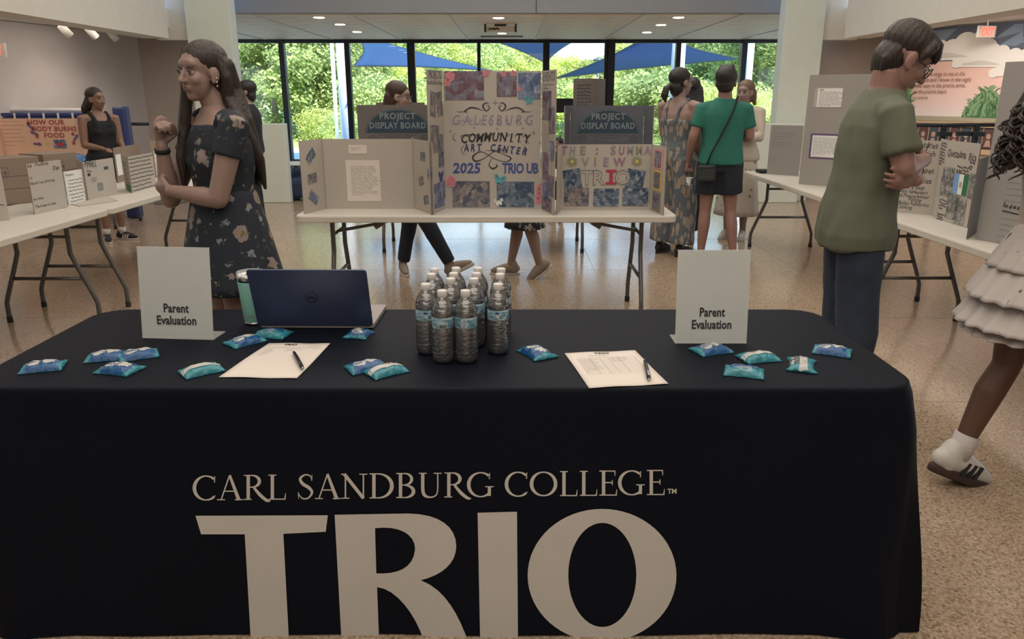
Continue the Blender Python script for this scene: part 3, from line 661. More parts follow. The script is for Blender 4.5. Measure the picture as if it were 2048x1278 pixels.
# white columns of the porch, masts, shade sails
m_sail = mat('blue sail fabric', (.05, .12, .27), .8, bump=.1, bscale=100)
b = m_sail.node_tree.nodes['Principled BSDF']; tl = m_sail.node_tree.nodes.new('ShaderNodeBsdfTranslucent'); tl.inputs[0].default_value = (.07, .16, .36, 1); ms = m_sail.node_tree.nodes.new('ShaderNodeMixShader'); ms.inputs[0].default_value = .5
m_sail.node_tree.links.new(b.outputs[0], ms.inputs[1]); m_sail.node_tree.links.new(tl.outputs[0], ms.inputs[2]); m_sail.node_tree.links.new(ms.outputs[0], m_sail.node_tree.nodes['Material Output'].inputs[0])
m_mast = mat('white mast', (.85, .85, .85), .5)
for px_, D, w2, lab in ((703, 21.5, .16, 'wide white round post outside, left of the shade sails'), (684, 24, .06, 'thin white post outside beside the wide left one'), (1339, 20.5, .17, 'wide white round post outside, right of centre'), (1475, 23.5, .10, 'white post outside near the right column')):
    x = (px_-1024)/FPX*D; t_ = thing('sail_post', lab, 'post', (x, D, -.1))
    MB().tube([(x, D, -.1), (x, D, 4.6)], w2, 20).build('shaft', m_mast, t_, True); MB().lathe([(w2*1.6, -.1), (w2*1.6, -.02), (w2, -.02)], 20, (x, D, 0)).build('base_plate', m_mast, t_)
def sail(pts, lab):
    c = sum(pts, V((0, 0, 0)))/len(pts); t_ = thing('shade_sail', lab, 'shade sail', tuple(c), 0, 'blue shade sails outside')
    A, B, C2 = pts; n = 14; v_, idx = [], {}
    for i in range(n+1):
        for j in range(n+1-i):
            a, b2 = i/n, j/n; c_ = 1-a-b2; p = A*a+B*b2+C2*c_
            k = (a*b2 + b2*c_ + a*c_); e_ = 4*(a*b2*(1-c_)**2*(c_ < .5) + b2*c_*(1-a)**2*(a < .5) + a*c_*(1-b2)**2*(b2 < .5))*.0
            edge = max(a*b2*4*(1-c_*2) if c_ < .5 else 0, b2*c_*4*(1-a*2) if a < .5 else 0, a*c_*4*(1-b2*2) if b2 < .5 else 0)
            p = p + (c - p)*.16*edge; idx[i, j] = len(v_); v_.append(p)
    f_ = []
    for i in range(n):
        for j in range(n-i):
            f_.append((idx[i, j], idx[i+1, j], idx[i, j+1]))
            if i+j < n-1: f_.append((idx[i+1, j], idx[i+1, j+1], idx[i, j+1]))
    o = MB().add(v_, f_).build('sail_cloth', m_sail, t_, True); md = o.modifiers.new('thick', 'SOLIDIFY'); md.thickness = .01
    rim = MB()
    for seq in ([idx[i, 0] for i in range(n+1)], [idx[0, j] for j in range(n+1)], [idx[i, n-i] for i in range(n+1)]): rim.tube([v_[k] for k in seq], .015, 6)
    rim.build('edge_cable', m_dark, t_, True)
    for p in pts:
        if abs(p.y-20) < .01: MB().tube([p, (p.x, YW+.11, 3.6)], .012, 6).build('tension_cable', m_dark, t_)
sail([P(712, 68, 21.6), P(985, 142, 27), P(706, 132, 20.5)], 'blue triangular shade sail seen through the left panes')
sail([P(940, 66, 20), P(1190, 60, 20), P(1090, 126, 27)], 'blue shade sail pointing down behind the top of the tall display board')
sail([P(1316, 60, 20.4), P(1480, 118, 24), P(1108, 157, 27)], 'largest blue shade sail, seen through the right panes')
q = P(566, 110, 25); t_ = thing('light_pole', 'thin grey light pole outside by the second left pane', 'pole', (q.x, 25, -.12))
MB().tube([(q.x, 25, -.12), (q.x, 25, q.z)], [.07, .05], 12).build('shaft', m_steel, t_, True); MB().box(q.x-.02, q.x+.22, 24.93, 25.07, q.z, q.z+.08).build('lamp_head', m_steel, t_, bev=.01)
q = P(1197, 122, 34); t_ = thing('lamp_post', 'grey lamp post with a flat head between the trees outside', 'lamp post', (q.x, 34, -.15))
MB().tube([(q.x, 34, -.15), (q.x, 34, q.z)], [.06, .05], 12).build('shaft', m_steel, t_, True); MB().lathe([(0, q.z), (.26, q.z), (.20, q.z+.09), (0, q.z+.12)], 20, (q.x, 34, 0)).build('lamp_head', m_steel, t_, True)
# ================================================================== FOLDING TABLES
def rrect(x0, x1, y0, y1, r, n=6):
    out = []
    for cx_, cy_, a0 in ((x1-r, y1-r, 0), (x0+r, y1-r, 90), (x0+r, y0+r, 180), (x1-r, y0+r, 270)):
        for k in range(n+1): a = R(a0 + 90*k/n); out.append((cx_+r*cos(a), cy_+r*sin(a)))
    return out
def folding_table(lab, cx_, cy_, along, L_=2.42, Wd=.76, H=.74, group='white folding tables'):
    """long axis along x ('x') or y ('y')"""
    t_ = thing('folding_table', lab, 'table', (cx_, cy_, 0), 0 if along == 'x' else pi/2, group)
    pl = rrect(-L_/2, L_/2, -Wd/2, Wd/2, .055)
    top = MB(); n = len(pl)
    rings = [(1, 0, -.045), (1, 0, -.012), (.995, .0, -.003), (.985, 0, 0)]
    v_ = []
    for k, z in ((-.004, -.045), (0, -.040), (0, -.010), (-.004, -.002), (-.012, 0)):
        for (x, y) in pl: v_.append((x + (k if x > 0 else -k), y + (k if y > 0 else -k), H+z))
    f = [(j*n+i, j*n+(i+1) % n, (j+1)*n+(i+1) % n, (j+1)*n+i) for j in range(4) for i in range(n)] + [tuple(reversed(range(n))), tuple(range(4*n, 5*n))]
    top.add(v_, f).build('tabletop', m_plast, t_, local=True)
    zt = H-.045
    for s_ in (-1, 1):
        xe = s_*(L_/2-.19)
        for sy in (-1, 1):
            yi, yo = sy*.175, sy*.305
            pts = [(xe, yi, zt), (xe, yi, .50), (xe, yi*1.06, .44), (xe, yo*.96, .17), (xe, yo, .11), (xe, yo, .03)]
            pp, _ = smooth_path(pts, .015, 3); lg = MB().tube(pp, .0155, 10).build('leg', m_steel, t_, True, local=True)
            MB().lathe([(.0175, 0), (.0185, .004), (.0185, .035), (.016, .038)], 12, (xe, yo, 0)).build('foot_cap', m_rubber, lg, True, local=True)
        MB().tube([(xe, -.245, .30), (xe, .245, .30)], .012, 8).build('crossbar', m_steel, t_, True, local=True); MB().tube([(xe, -.175, .58), (xe, .175, .58)], .0105, 8).build('crossbar', m_steel, t_, True, local=True)
        MB().tube([(xe, 0, .58), (xe-s_*.28, 0, .63), (xe-s_*.52, 0, zt)], .011, 8).tube([(xe-s_*.25, 0, .605), (xe-s_*.31, 0, .64)], .019, 8).build('brace', m_steel, t_, True, local=True)
        MB().tube([(xe, -.21, zt-.012), (xe, .21, zt-.012)], .013, 8).build('hinge_rod', m_steel, t_, True, local=True)
    return t_
folding_table('long white folding table behind the black table, carrying the tall art centre board', -.165, 5.19, 'x')
folding_table('white folding table at the left edge, nearest of the left row', -3.08, 3.93, 'y', 2.42)
folding_table('second white folding table of the left row, with the small paper boards', -3.08, 6.37, 'y', 2.44)
folding_table('white folding table at the far right, beside the girl in the tiered skirt', 2.70, 3.95, 'y', 2.42)
folding_table('second white folding table of the right row, behind the boy in the green T-shirt', 2.70, 6.55, 'y', 2.50)
folding_table('white folding table far left with the food board and the snack bags', -5.25, 8.98, 'x', 1.83)
folding_table('white folding table in the middle, mostly hidden behind the display boards', -.28, 7.62, 'x', 2.3)

# ================================================================== DISPLAY BOARDS
def board(name, lab, base, top, fm, bm, z0=.741, th=.005, cat='display board', group=None, wing='side_panel', main=None, lean=0):
    base = [V((p[0], p[1])) for p in base]; h = top - z0
    mid = base[len(base)//2]; t_ = thing(name, lab, cat, (mid.x, mid.y, z0), 0, group)
    fr, ln, pn = [], [], []
    for i in range(len(base)-1):
        a, b2 = base[i], base[i+1]; d = b2-a; l = d.length; d = d/l; n_ = V((d.y, -d.x))
        def f(u, v_, off, a=a, d=d, n_=n_): p = a + d*u + n_*(off - lean*0); return V((p.x, p.y + lean*v_, z0 + v_))
        m_ = MB(); q = [(.001, 0), (l-.001, 0), (l-.001, h), (.001, h)]
        m_.add([f(u, v_, 0) for u, v_ in q], [(0, 1, 2, 3)], 0)
        m_.add([f(u, v_, -th) for u, v_ in q] + [f(u, v_, 0) for u, v_ in q], [(3, 2, 1, 0), (0, 1, 5, 4), (1, 2, 6, 5), (2, 3, 7, 6), (3, 0, 4, 7)], 1)
        nm = 'centre_panel' if (main == i or len(base) == 2) else wing
        pn.append(m_.build(nm, [fm, bm], t_)); fr.append(f); ln.append(l)
    return t_, fr, ln, h
def sticker(t_, fr, u, v_, w_, h_, m_, name='photo', rot=0, off=.001, th=.0012):
    c_, s_ = cos(rot), sin(rot)
    return MB().prism([(u + a*c_ - b2*s_, v_ + a*s_ + b2*c_) for a, b2 in ((-w_/2, -h_/2), (w_/2, -h_/2), (w_/2, h_/2), (-w_/2, h_/2))], fr, off, off+th).build(name, m_, t_)
def star(fr, u, v_, r, n=5, ir=.45, a0=pi/2, off=.001, th=.001, mb=None):
    return (mb or MB()).prism([(u + r*(1 if k % 2 == 0 else ir)*cos(a0+pi*k/n), v_ + r*(1 if k % 2 == 0 else ir)*sin(a0+pi*k/n)) for k in range(2*n)], fr, off, off+th)
def butterfly(t_, fr, u, v_, s_, m_, rot=0):
    pl = [(0, -.35), (.12, -.5), (.38, -.75), (.62, -.5), (.5, -.12), (.95, .25), (.9, .75), (.5, .7), (.12, .2), (.05, .42)]
    pl = pl + [(-a, b2) for a, b2 in reversed(pl[1:])]; c_, sn = cos(rot), sin(rot)
    o = MB().prism([(u+s_*(a*c_-b2*sn), v_+s_*(a*sn+b2*c_)) for a, b2 in pl], fr, .003, .005).build('butterfly_cutout', m_, t_)
    mk = MB()
    for sg in (-1, 1):
        mk.ribbon(fr, [(u+s_*(sg*.1*c_), v_), (u+s_*(sg*.5*c_-.35*sn), v_+s_*(.35*c_+sg*.5*sn)), (u+s_*(sg*.8*c_-.6*sn), v_+s_*(.6*c_+sg*.8*sn))], [s_*.05, s_*.12, s_*.03], .0055)
    mk.build('wing_marking', m_navy, o)
def rose(t_, fr, u, v_, r):
    o = MB().prism([(u+r*(1+.12*sin(5*a*pi/10))*cos(a*pi/10), v_+r*(1+.12*sin(5*a*pi/10))*sin(a*pi/10)) for a in range(20)], fr, .003, .004).build('paper_rose', m_pinkp, t_)
    sp = [(u+r*.85*k/16*cos(k*.9), v_+r*.85*k/16*sin(k*.9)) for k in range(17)]
    MB().ribbon(fr, sp, r*.10, .0045, 0, 3).build('petal_line', m_red, o)
# --- tall board: community art centre
zt = .741; g = lambda x, y: G(x, y, zt)
h0, h1 = g(891, 417), g(1081, 418); w0, w1 = g(862, 430), g(1108, 431)
ztop = P(990, 142, h0.y).z
T_, F_, L_, H_ = board('trifold_board', 'tallest white trifold board with photos and community art centre lettering', [w0[:2], h0[:2], h1[:2], w1[:2]], ztop, m_brdw, m_brdg, main=1)
W_ = L_[1]; sc = W_/190.0   # metres per photo pixel on the centre panel
X = lambda x: (x-891)*sc
Yb = lambda y: H_*(417-y)/(417-142)
f1 = F_[1]
m1 = MB(); text(m1, 'GALESBURG', f1, X(989), Yb(246), .088, 0, 'C', 0, .15, 0, 1.4, off=.002, fit=W_*.86)
for k in range(8): u = X(929+17.2*k); m1.ribbon(f1, [(u-.008, Yb(238)), (u+.008, Yb(238))], .002, .002).ribbon(f1, [(u, Yb(238)-.012), (u, Yb(238)+.012)], .002, .002)
for k in range(9): u = X(912+18.4*k); m1.ribbon(f1, [(u-.012, Yb(233)), (u-.020, Yb(240)), (u-.010, Yb(247)), (u+.004, Yb(245))], [.001, .003, .003, .001], .002)
m1.build('galesburg_lettering', m_lav, T_)
m2 = MB()
for k, ch in enumerate('COMMUNITY'):
    u = X(930+15.2*k); v_ = Yb(276) - .006*abs(k-4)*.5 + (k % 2)*.003
    text(m2, ch, f1, u, v_-.008, .078, 0, 'C', 1, .25, 0, 1, .78, .002)
    m2.ribbon(f1, [(u-.012, v_+.036), (u-.020, v_+.028), (u-.014, v_+.040), (u+.004, v_+.040)], [.001, .003, .003, .001], .0025)
    m2.ribbon(f1, [(u+.008, v_), (u+.016, v_-.010), (u+.006, v_-.014)], [.003, .002, .001], .0025)
m2.build('community_lettering', m_ink, T_)
for s_, xx in ((1, 1049), (-1, 915)): MB().ribbon(f1, [(X(xx), Yb(262)), (X(xx+s_*6), Yb(270)), (X(xx+s_*2), Yb(278)), (X(xx), Yb(276))], [.001, .004, .003, .001], .002).build('bracket_mark', m_ink, T_)
m3 = MB()
for k, ch in enumerate('ART CENTER'):
    if ch == ' ': continue
    u = X(935+12.2*k+(2 if k > 2 else 0)); v_ = Yb(296) - .0045*max(0, k-4) ; text(m3, ch, f1, u, v_-.008, .064, 0, 'C', 1, .2, -.05*(k-3)*.6, 1, .72, .002)
    m3.ribbon(f1, [(u+.004, v_), (u+.012, v_-.010), (u+.002, v_-.014)], [.003, .002, .001], .0025)
m3.build('art_centre_lettering', m_navy, T_)
for s_, xx in ((1, 1046), (-1, 932)): MB().ribbon(f1, [(X(xx), Yb(285)), (X(xx+s_*7), Yb(295)), (X(xx+s_*3), Yb(305)), (X(xx-s_*2), Yb(303))], [.001, .004, .003, .001], .002).build('bracket_mark', m_navy, T_)
m4 = MB(); text(m4, '2025', f1, X(907), Yb(343), .092, 0, 'L', 1, .12, 0, 1.02, off=.002, fit=W_*.29); m4.build('year_lettering', m_blueink, T_); m4 = MB(); text(m4, 'TRIO UB', f1, X(1075), Yb(343), .092, 0, 'R', 1, .06, 0, .95, off=.002, fit=W_*.37); m4.build('programme_lettering', m_blueink, T_)
for s_ in (-1, 1):
    c_ = 990; m5 = MB()
    m5.ribbon(f1, [(X(c_+s_*9), Yb(206)), (X(c_+s_*16), Yb(203)), (X(c_+s_*22), Yb(210)), (X(c_+s_*15), Yb(219)), (X(c_+s_*9), Yb(212)), (X(c_+s_*14), Yb(208))], [.001, .006, .010, .006, .006, .003], .002)
    m5.ribbon(f1, [(X(c_+s_*20), Yb(219)), (X(c_+s_*34), Yb(214)), (X(c_+s_*46), Yb(213)), (X(c_+s_*58), Yb(220)), (X(c_+s_*52), Yb(222))], [.001, .007, .009, .005, .002], .002)
    m5.ribbon(f1, [(X(c_+s_*50), Yb(219)), (X(c_+s_*64), Yb(221)), (X(c_+s_*73), Yb(220))], [.001, .004, .001], .002)
    m5.build('flourish', m_ink, T_)
m5 = MB()
m5.ribbon(f1, [(X(971), Yb(297)), (X(990), Yb(299)), (X(1010), Yb(306)), (X(1022), Yb(313)), (X(1012), Yb(320)), (X(990), Yb(314)), (X(965), Yb(300)), (X(948), Yb(309)), (X(952), Yb(319)), (X(968), Yb(314)), (X(992), Yb(298)), (X(1012), Yb(297)), (X(1008), Yb(303))], [.001, .003, .003, .010, .004, .004, .004, .011, .010, .004, .004, .005, .001], .002)
m5.ribbon(f1, [(X(985), Yb(312)), (X(979), Yb(326)), (X(986), Yb(334)), (X(995), Yb(329)), (X(992), Yb(325))], [.002, .005, .010, .008, .002], .002)
m5.build('flourish', m_ink, T_)
m6 = MB()
for x, y, r in ((992, 203, .024), (1066, 262, .022), (905, 259, .016), (951, 252, .012), (995, 254, .014), (1045, 253, .014), (1078, 282, .010)): star(f1, X(x), Yb(y), r, 4, .18, pi/2, .001, .0008, m6)
m6.build('sparkle', m_greyink, T_)
for x, y, w_, h_, k in ((933, 170, 75, 56, 1), (1014, 168, 38, 47, 1), (1057, 171, 42, 51, 2), (943, 387, 74, 54, 0), (1031, 387, 74, 53, 3)):
    sticker(T_, f1, X(x), Yb(y), w_*sc, H_*h_/275, m_ph[k])
for x, y, s_, m_, r_ in ((1057, 198, .034, m_tealp, .1), (1000, 356, .042, m_tealp, -.2), (998, 403, .032, m_wpaper, .2)): butterfly(T_, f1, X(x), Yb(y), s_, m_, r_)
for x, y, r in ((906, 152, .030), (900, 164, .024), (903, 361, .036), (975, 146, .022), (1008, 147, .018), (1026, 146, .018), (1037, 177, .014)): rose(T_, f1, X(x), Yb(y), r)
for y in (372, 380, 390, 400): rose(T_, f1, X(1079-(y-372)*.1), Yb(y), .022)
fl, Ll = F_[0], L_[0]
mt_ = MB(); text(mt_, 'PROJECTS', fl, Ll*.5, H_*.945, .07, 0, 'C', 1, 0, 0, 1, .78, .002); text(mt_, "I've Worked On There", fl, Ll*.5, H_*.905, .034, 0, 'C', 1, 0, 0, 1, .9, .002); mt_.build('wing_lettering', m_greyink, T_)
for u, v_, w_, h_, k, r_ in ((.33, .77, .35, .17, 0, -.12), (.76, .77, .35, .17, 0, .12), (.38, .53, .55, .19, 0, -.06), (.78, .47, .30, .17, 3, 0), (.78, .37, .34, .10, 3, 0), (.55, .12, .82, .18, 2, 0)): sticker(T_, fl, u*Ll, v_*H_, w_*Ll, h_*H_, m_ph[k], rot=r_)
butterfly(T_, fl, Ll*.72, H_*.25, .045, m_blueink)
fr_, Lr = F_[2], L_[2]
mt_ = MB(); text(mt_, 'EVENTS', fr_, Lr*.5, H_*.93, .075, 0, 'C', 1, fit=Lr*.85); scribble(mt_, fr_, Lr*.15, H_*.90, Lr*.7, 2, .02, .005); scribble(mt_, fr_, Lr*.2, H_*.62, Lr*.4, 14, .013, .002); mt_.build('wing_lettering', m_greyink, T_)
for u, v_, w_, h_, k, r_ in ((.4, .76, .6, .20, 1, 0), (.75, .66, .4, .18, 1, .1), (.35, .33, .4, .2, 1, 0), (.35, .15, .4, .13, 2, .2), (.75, .2, .4, .15, 1, 0), (.45, .06, .7, .10, 1, 0), (.8, .45, .3, .14, 2, 0)): sticker(T_, fr_, u*Lr, v_*H_, w_*Lr, h_*H_, m_ph[k], rot=r_)
m_ = MB().ribbon(fr_, [(Lr*.45, H_*.42), (Lr*.75, H_*.38), (Lr*.8, H_*.3), (Lr*.55, H_*.22)], .004, .003).build('pink_ribbon', m_pinkp, T_)
# --- low white board on the left of the table
h0, h1 = g(652, 417), g(830, 417); w0, w1 = g(609, 428), g(868, 430)
T_, F_, L_, H_ = board('trifold_board', 'plain white trifold board with one printed page, left end of the middle table', [w0[:2], h0[:2], h1[:2], w1[:2]], P(740, 278, h0.y).z, m_brdw, m_brdg, main=1)
f1 = F_[1]; sc = L_[1]/178; Yb = lambda y: H_*(417-y)/(417-279)
sticker(T_, f1, (730-652)*sc, Yb(361), 67*sc, H_*82/138, m_paper, 'printed_page'); sticker(T_, f1, (722-652)*sc, Yb(299), 36*sc, H_*17/138, m_paper, 'paper_strip')
mt_ = MB(); scribble(mt_, f1, (706-652)*sc, Yb(333), 48*sc, 17, .0115, .0022, off=.003, fill=1); scribble(mt_, f1, (708-652)*sc, Yb(296), 28*sc, 2, .012, .0022, off=.003); mt_.build('printed_lines', m_greyink, T_)
o = MB().prism([(-.006, 0), (.006, 0), (.006, H_), (-.006, H_)], f1, -.002, .003).prism([(L_[1]-.006, 0), (L_[1]+.004, 0), (L_[1]+.004, H_+.01), (L_[1]-.006, H_+.01)], f1, -.002, .003).build('fold_tape', m_brdg, T_)
for v_, k, r_ in ((.78, 3, .6), (.47, 0, .1), (.20, 2, -.6)): sticker(T_, F_[0], L_[0]*.46, v_*H_, L_[0]*.40, .062, m_ph[k], rot=r_)
for u, v_, k, r_ in ((.52, .78, 3, 0), (.40, .43, 0, .3), (.62, .18, 3, .2), (.85, .57, 2, .3)): sticker(T_, F_[2], L_[2]*u, v_*H_, L_[2]*.24, .055, m_ph[k], rot=r_)
# --- the low board on the right
h0, h1 = g(1122, 420), g(1297, 419); w0, w1 = g(1113, 430), g(1326, 431)
T_, F_, L_, H_ = board('trifold_board', 'low white trifold board with colourful letters and meeting photos, right end of the middle table', [w0[:2], h0[:2], h1[:2], w1[:2]], P(1210, 289, h0.y).z, m_brdw, m_kraft, main=1)
f1 = F_[1]; sc = L_[1]/175; Yb = lambda y: H_*(420-y)/(420-289); X = lambda x: (x-1122)*sc
cols = [m_teal, m_greyink, m_lav, m_greyink, m_purple, m_greyink, m_lav, m_green, m_purple, m_greyink]
m_lt = [mat('letter paper %s' % n_, c, .8, noise_amt=.4, nscale=90) for n_, c in (('plum', (.30, .16, .22)), ('grey', (.26, .27, .27)), ('olive', (.25, .26, .17)), ('mauve', (.30, .22, .32)))]
for k, (ch, x) in enumerate((('T', 1126), ('H', 1142), ('E', 1162), ('S', 1222), ('U', 1238), ('M', 1255), ('M', 1273), ('A', 1289))):
    text(MB(), ch, f1, X(x), Yb(309), .078, 0, 'C', 1, 0, (random.random()-.5)*.10, 1, off=.003, fit=(.046 if ch == 'M' else .038)).build('cut_letter', m_lt[k % 4], T_)
for k, (ch, x) in enumerate((('V', 1168), ('I', 1187), ('E', 1208), ('W', 1235))): text(MB(), ch, f1, X(x), Yb(332), .078, 0, 'C', 1, 0, (random.random()-.5)*.1, 1, .95, .003).build('cut_letter', m_lt[(k+1) % 4], T_)
for y in (298, 307): star(f1, X(1190), Yb(y), .012, 6, .3).build('star_mark', m_greyink, T_)
for x in (1142, 1269):
    o = star(f1, X(x), Yb(323), .042, 12, .55).build('paper_flower', m_lt[2], T_); star(f1, X(x), Yb(323), .014, 8, .7, 0, .003).build('flower_centre', m_yel, o)
for ch, x, wn_ in (('T', 1172, 0), ('R', 1194, 0), ('O', 1242, 0)):
    text(MB(), ch, f1, X(x), Yb(369), .135, 0, 'C', 1, 0, 0, 1, 1.0, .003).build('outlined_letter', m_greyink, T_); text(MB(), ch, f1, X(x), Yb(368), .122, 0, 'C', 0, 0, 0, 1, 1.0, .0045).build('letter_fill', m_brdw, T_)
MB().prism([(X(1209), Yb(369)), (X(1230), Yb(369)), (X(1230), Yb(364)), (X(1223), Yb(364)), (X(1223), Yb(344)), (X(1230), Yb(344)), (X(1230), Yb(339)), (X(1209), Yb(339)), (X(1209), Yb(344)), (X(1216), Yb(344)), (X(1216), Yb(364)), (X(1209), Yb(364))][::-1], f1, .002, .004).build('red_letter', m_red, T_)
for x, y, w_, h_, k, r_, o_ in ((1143, 358, 35, 40, 3, .15, .001), (1152, 393, 49, 37, 0, 0, .003), (1211, 395, 50, 36, 3, 0, .003), (1269, 394, 51, 36, 3, 0, .003), (1267, 360, 36, 42, 3, -.15, .001)): sticker(T_, f1, X(x), Yb(y), w_*sc, H_*h_/131, m_ph[k], rot=r_, off=o_)
for v_, k, bk in ((.80, 1, m_pinkp), (.49, 0, m_yel), (.17, 1, m_lt[2])): sticker(T_, F_[2], L_[2]*.52, v_*H_, L_[2]*.56, .125, bk, 'photo_mount'); sticker(T_, F_[2], L_[2]*.5, v_*H_, L_[2]*.40, .10, m_ph[k], off=.003)
mk = MB()
for k in range(8): star(F_[2], L_[2]*(.2+.65*random.random()), H_*random.random()*.9+.02, .009, 5, .4, pi/2, .001, .001, mk)
mk.build('gold_star', m_yel, T_)
# --- brown boards seen from the back
def project_back(lab, base, top, m_):
    T_, F_, L_, H_ = board('trifold_board', lab, base, top, m_, m_brdw, main=1, group=None)
    f1, Wd = F_[1], L_[1]; cu = Wd*.52; vb2 = H_*.72; rx_, rz2 = Wd*.42, H_*.24
    MB().prism([(cu+rx_*cos(pi*k/24), vb2+rz2*sin(pi*k/24)) for k in range(25)], f1, .0008, .0016).build('printed_half_disc', m_half, T_)
    MB().ribbon(f1, [(cu+rx_*.96*cos(pi*k/24), vb2+.006+rz2*.93*sin(pi*k/24)) for k in range(25)], .003, .0022, 0, 1).build('disc_outline', m_greyink2, T_)
    mt_ = MB(); text(mt_, 'PROJECT', f1, cu, H_*.86, .058, 0, 'C', 1, 0, 0, 1.1, off=.0026, fit=Wd*.47); text(mt_, 'DISPLAY BOARD', f1, cu, H_*.765, .058, 0, 'C', 1, 0, 0, 1.1, off=.0026, fit=Wd*.74); mt_.build('lettering', m_greyink2, T_)
    mk = MB().ribbon(f1, [(cu-.13, H_*.62), (cu+.13, H_*.62), (cu+.13, H_*.70), (cu-.13, H_*.70), (cu-.13, H_*.62)], .004, .0012, 0, 1)
    for s_ in (-1, 1):
        for k in range(4): mk.ribbon(f1, [(cu+s_*.15, H_*(.62+.02*k)), (cu+s_*.18, H_*(.635+.02*k)), (cu+s_*.21, H_*(.62+.02*k))], .004, .0012)
    scribble(mk, f1, cu-.10, H_*.675, .2, 2, .022, .007, fill=1); mk.build('printed_box', m_kprint, T_)
m_half = mat('printed dark teal', (.025, .05, .075), .7); m_greyink2 = mat('printed pale grey', (.20, .24, .26), .7); m_kprint = mat('printed dark lines', (.09, .09, .10), .8)
yb = 5.47
a = P(718, 300, yb); b2 = P(872, 300, yb); project_back('brown project display board back, beside the woman with glasses', [(a.x+.02, yb+.13), (a.x, yb), (b2.x, yb), (b2.x+.05, yb+.15)], P(790, 210, yb).z, m_kraftd)
a = P(1139, 300, yb); b2 = P(1285, 300, yb); project_back('grey-brown project display board back with folded side flaps, behind the low colourful board', [(a.x-.045, yb-.12), (a.x, yb), (b2.x, yb), (b2.x+.045, yb-.12)], P(1210, 211, yb).z, mat('navy grey kraft', (.115, .12, .145), .85))
yb = 7.45
a, b2, c3 = P(1146, 200, yb), P(1186, 200, yb), P(1219, 200, yb-.15)
T_, F_, L_, H_ = board('display_board', 'tall dark display board behind the middle boards, in front of the door', [(a.x, yb), (b2.x, yb), (c3.x, yb+.2)], P(1180, 157, yb).z, m_kraftd, m_kraftd, main=0)
mk = MB(); scribble(mk, F_[0], L_[0]*.2, H_*.93, L_[0]*.7, 16, .03, .008, fill=1); mk.build('lettering', m_ink, T_)
a, b2 = P(752, 220, yb), P(850, 220, yb); board('display_board', 'dark display board just showing above the left brown project board', [(a.x, yb), (b2.x, yb)], P(790, 205, yb).z, m_kraftd, m_kraft)

# ------------------------------------------------------------------ boards on the left tables
def panel_px(name, lab, bases, topy, fm=m_brdw, bm=m_kraft, cat='display board', **k):
    pts = [G(x, y, .741) for x, y in bases]; i = max(range(len(pts)), key=lambda i_: 1 if i_ == k.get('ref', 0) else 0); r_ = pts[k.pop('ref', 0)]
    return board(name, lab, [p[:2] for p in pts], P(bases[0][0], topy, r_.y).z, fm, bm, cat=cat, **k)
# nearest, cut by the frame
T_, F_, L_, H_ = panel_px('paper_board', 'white paper board cut by the left edge of the picture', [(-60, 446), (20, 440)], 341)
mk = MB(); scribble(mk, F_[0], L_[0]*.5, H_*.3, L_[0]*.5, 2, .035, .004); mk.ribbon(F_[0], [(L_[0]*.5, H_*.75), (L_[0]*.85, H_*.7), (L_[0]*.8, H_*.55), (L_[0]*.5, H_*.5)], .003); mk.build('pen_lines', m_ink, T_)
T_, F_, L_, H_ = panel_px('paper_board', 'white paper board with black handwriting at the corner of the nearest left table', [(70, 429), (136, 414)], 328)
mk = MB(); text(mk, 'ke   Porfirio', F_[0], L_[0]*.02, H_*.93, .036, 0, 'L', 0, .1, 0, 1.15, 1.0, .0015, .2); text(mk, 'Dan', F_[0], L_[0]*.72, H_*.80, .04, 0, 'L', 0, .2, 0, 1, 1, .0015, .2)
text(mk, 'ca', F_[0], L_[0]*.03, H_*.70, .026, wob=.2); text(mk, 'He does I lots off the map', F_[0], L_[0]*.02, H_*.585, .025, wob=.25, sxx=.9); text(mk, 'mr shoko', F_[0], L_[0]*.03, H_*.27, .026, wob=.25); text(mk, 'The dream of make', F_[0], L_[0]*.04, H_*.12, .026, wob=.25); mk.build('handwriting', m_ink, T_)
T_, F_, L_, H_ = panel_px('paper_sheet', 'crisp white sheet with handwriting between the two handwritten boards', [(138, 410), (177, 401)], 344, m_wpaper, m_wpaper, 'sheet')
mk = MB(); text(mk, 'Vocabulary', F_[0], L_[0]*.05, H_*.86, .022, wob=.2); scribble(mk, F_[0], L_[0]*.08, H_*.72, L_[0]*.85, 9, .024, .004, indent=.02); mk.build('handwriting', m_ink, T_)
T_, F_, L_, H_ = panel_px('paper_board', 'white folded board with bubble letters and a teal mark, behind the crisp sheet', [(163, 392), (176, 402), (236, 388)], 318, main=1)
mk = MB(); f1 = F_[1]; text(mk, 'PPBRS,', f1, L_[1]*.05, H_*.84, .062, 0, 'L', 0, .05, 0, 1, .9, .0015, .15); scribble(mk, f1, L_[1]*.1, H_*.74, L_[1]*.3, 1, .02, .006); scribble(mk, f1, L_[1]*.2, H_*.55, L_[1]*.2, 3, .012, .003)
mk.build('bubble_letters', m_ink, T_); sticker(T_, f1, L_[1]*.72, H_*.76, L_[1]*.14, .022, m_teal, 'teal_label'); sticker(T_, f1, L_[1]*.15, H_*.66, L_[1]*.08, .02, m_ink, 'dark_label'); sticker(T_, f1, L_[1]*.45, H_*.30, L_[1]*.17, .055, m_greyink, 'grey_label')
T_, F_, L_, H_ = panel_px('trifold_board', 'grey-brown folded board standing between the two handwritten boards and the girl in black', [(236, 366), (250, 362), (287, 352)], 296, m_kraft, m_kraftd, main=1)
o = sticker(T_, F_[0], L_[0]*.5, H_*.5, L_[0]*.7, H_*.6, m_wpaper, 'paper_strip')
T_, F_, L_, H_ = panel_px('paper_board', 'white board with a green-striped side and a list in black pen', [(251, 378), (264, 386), (313, 372)], 309, main=1)
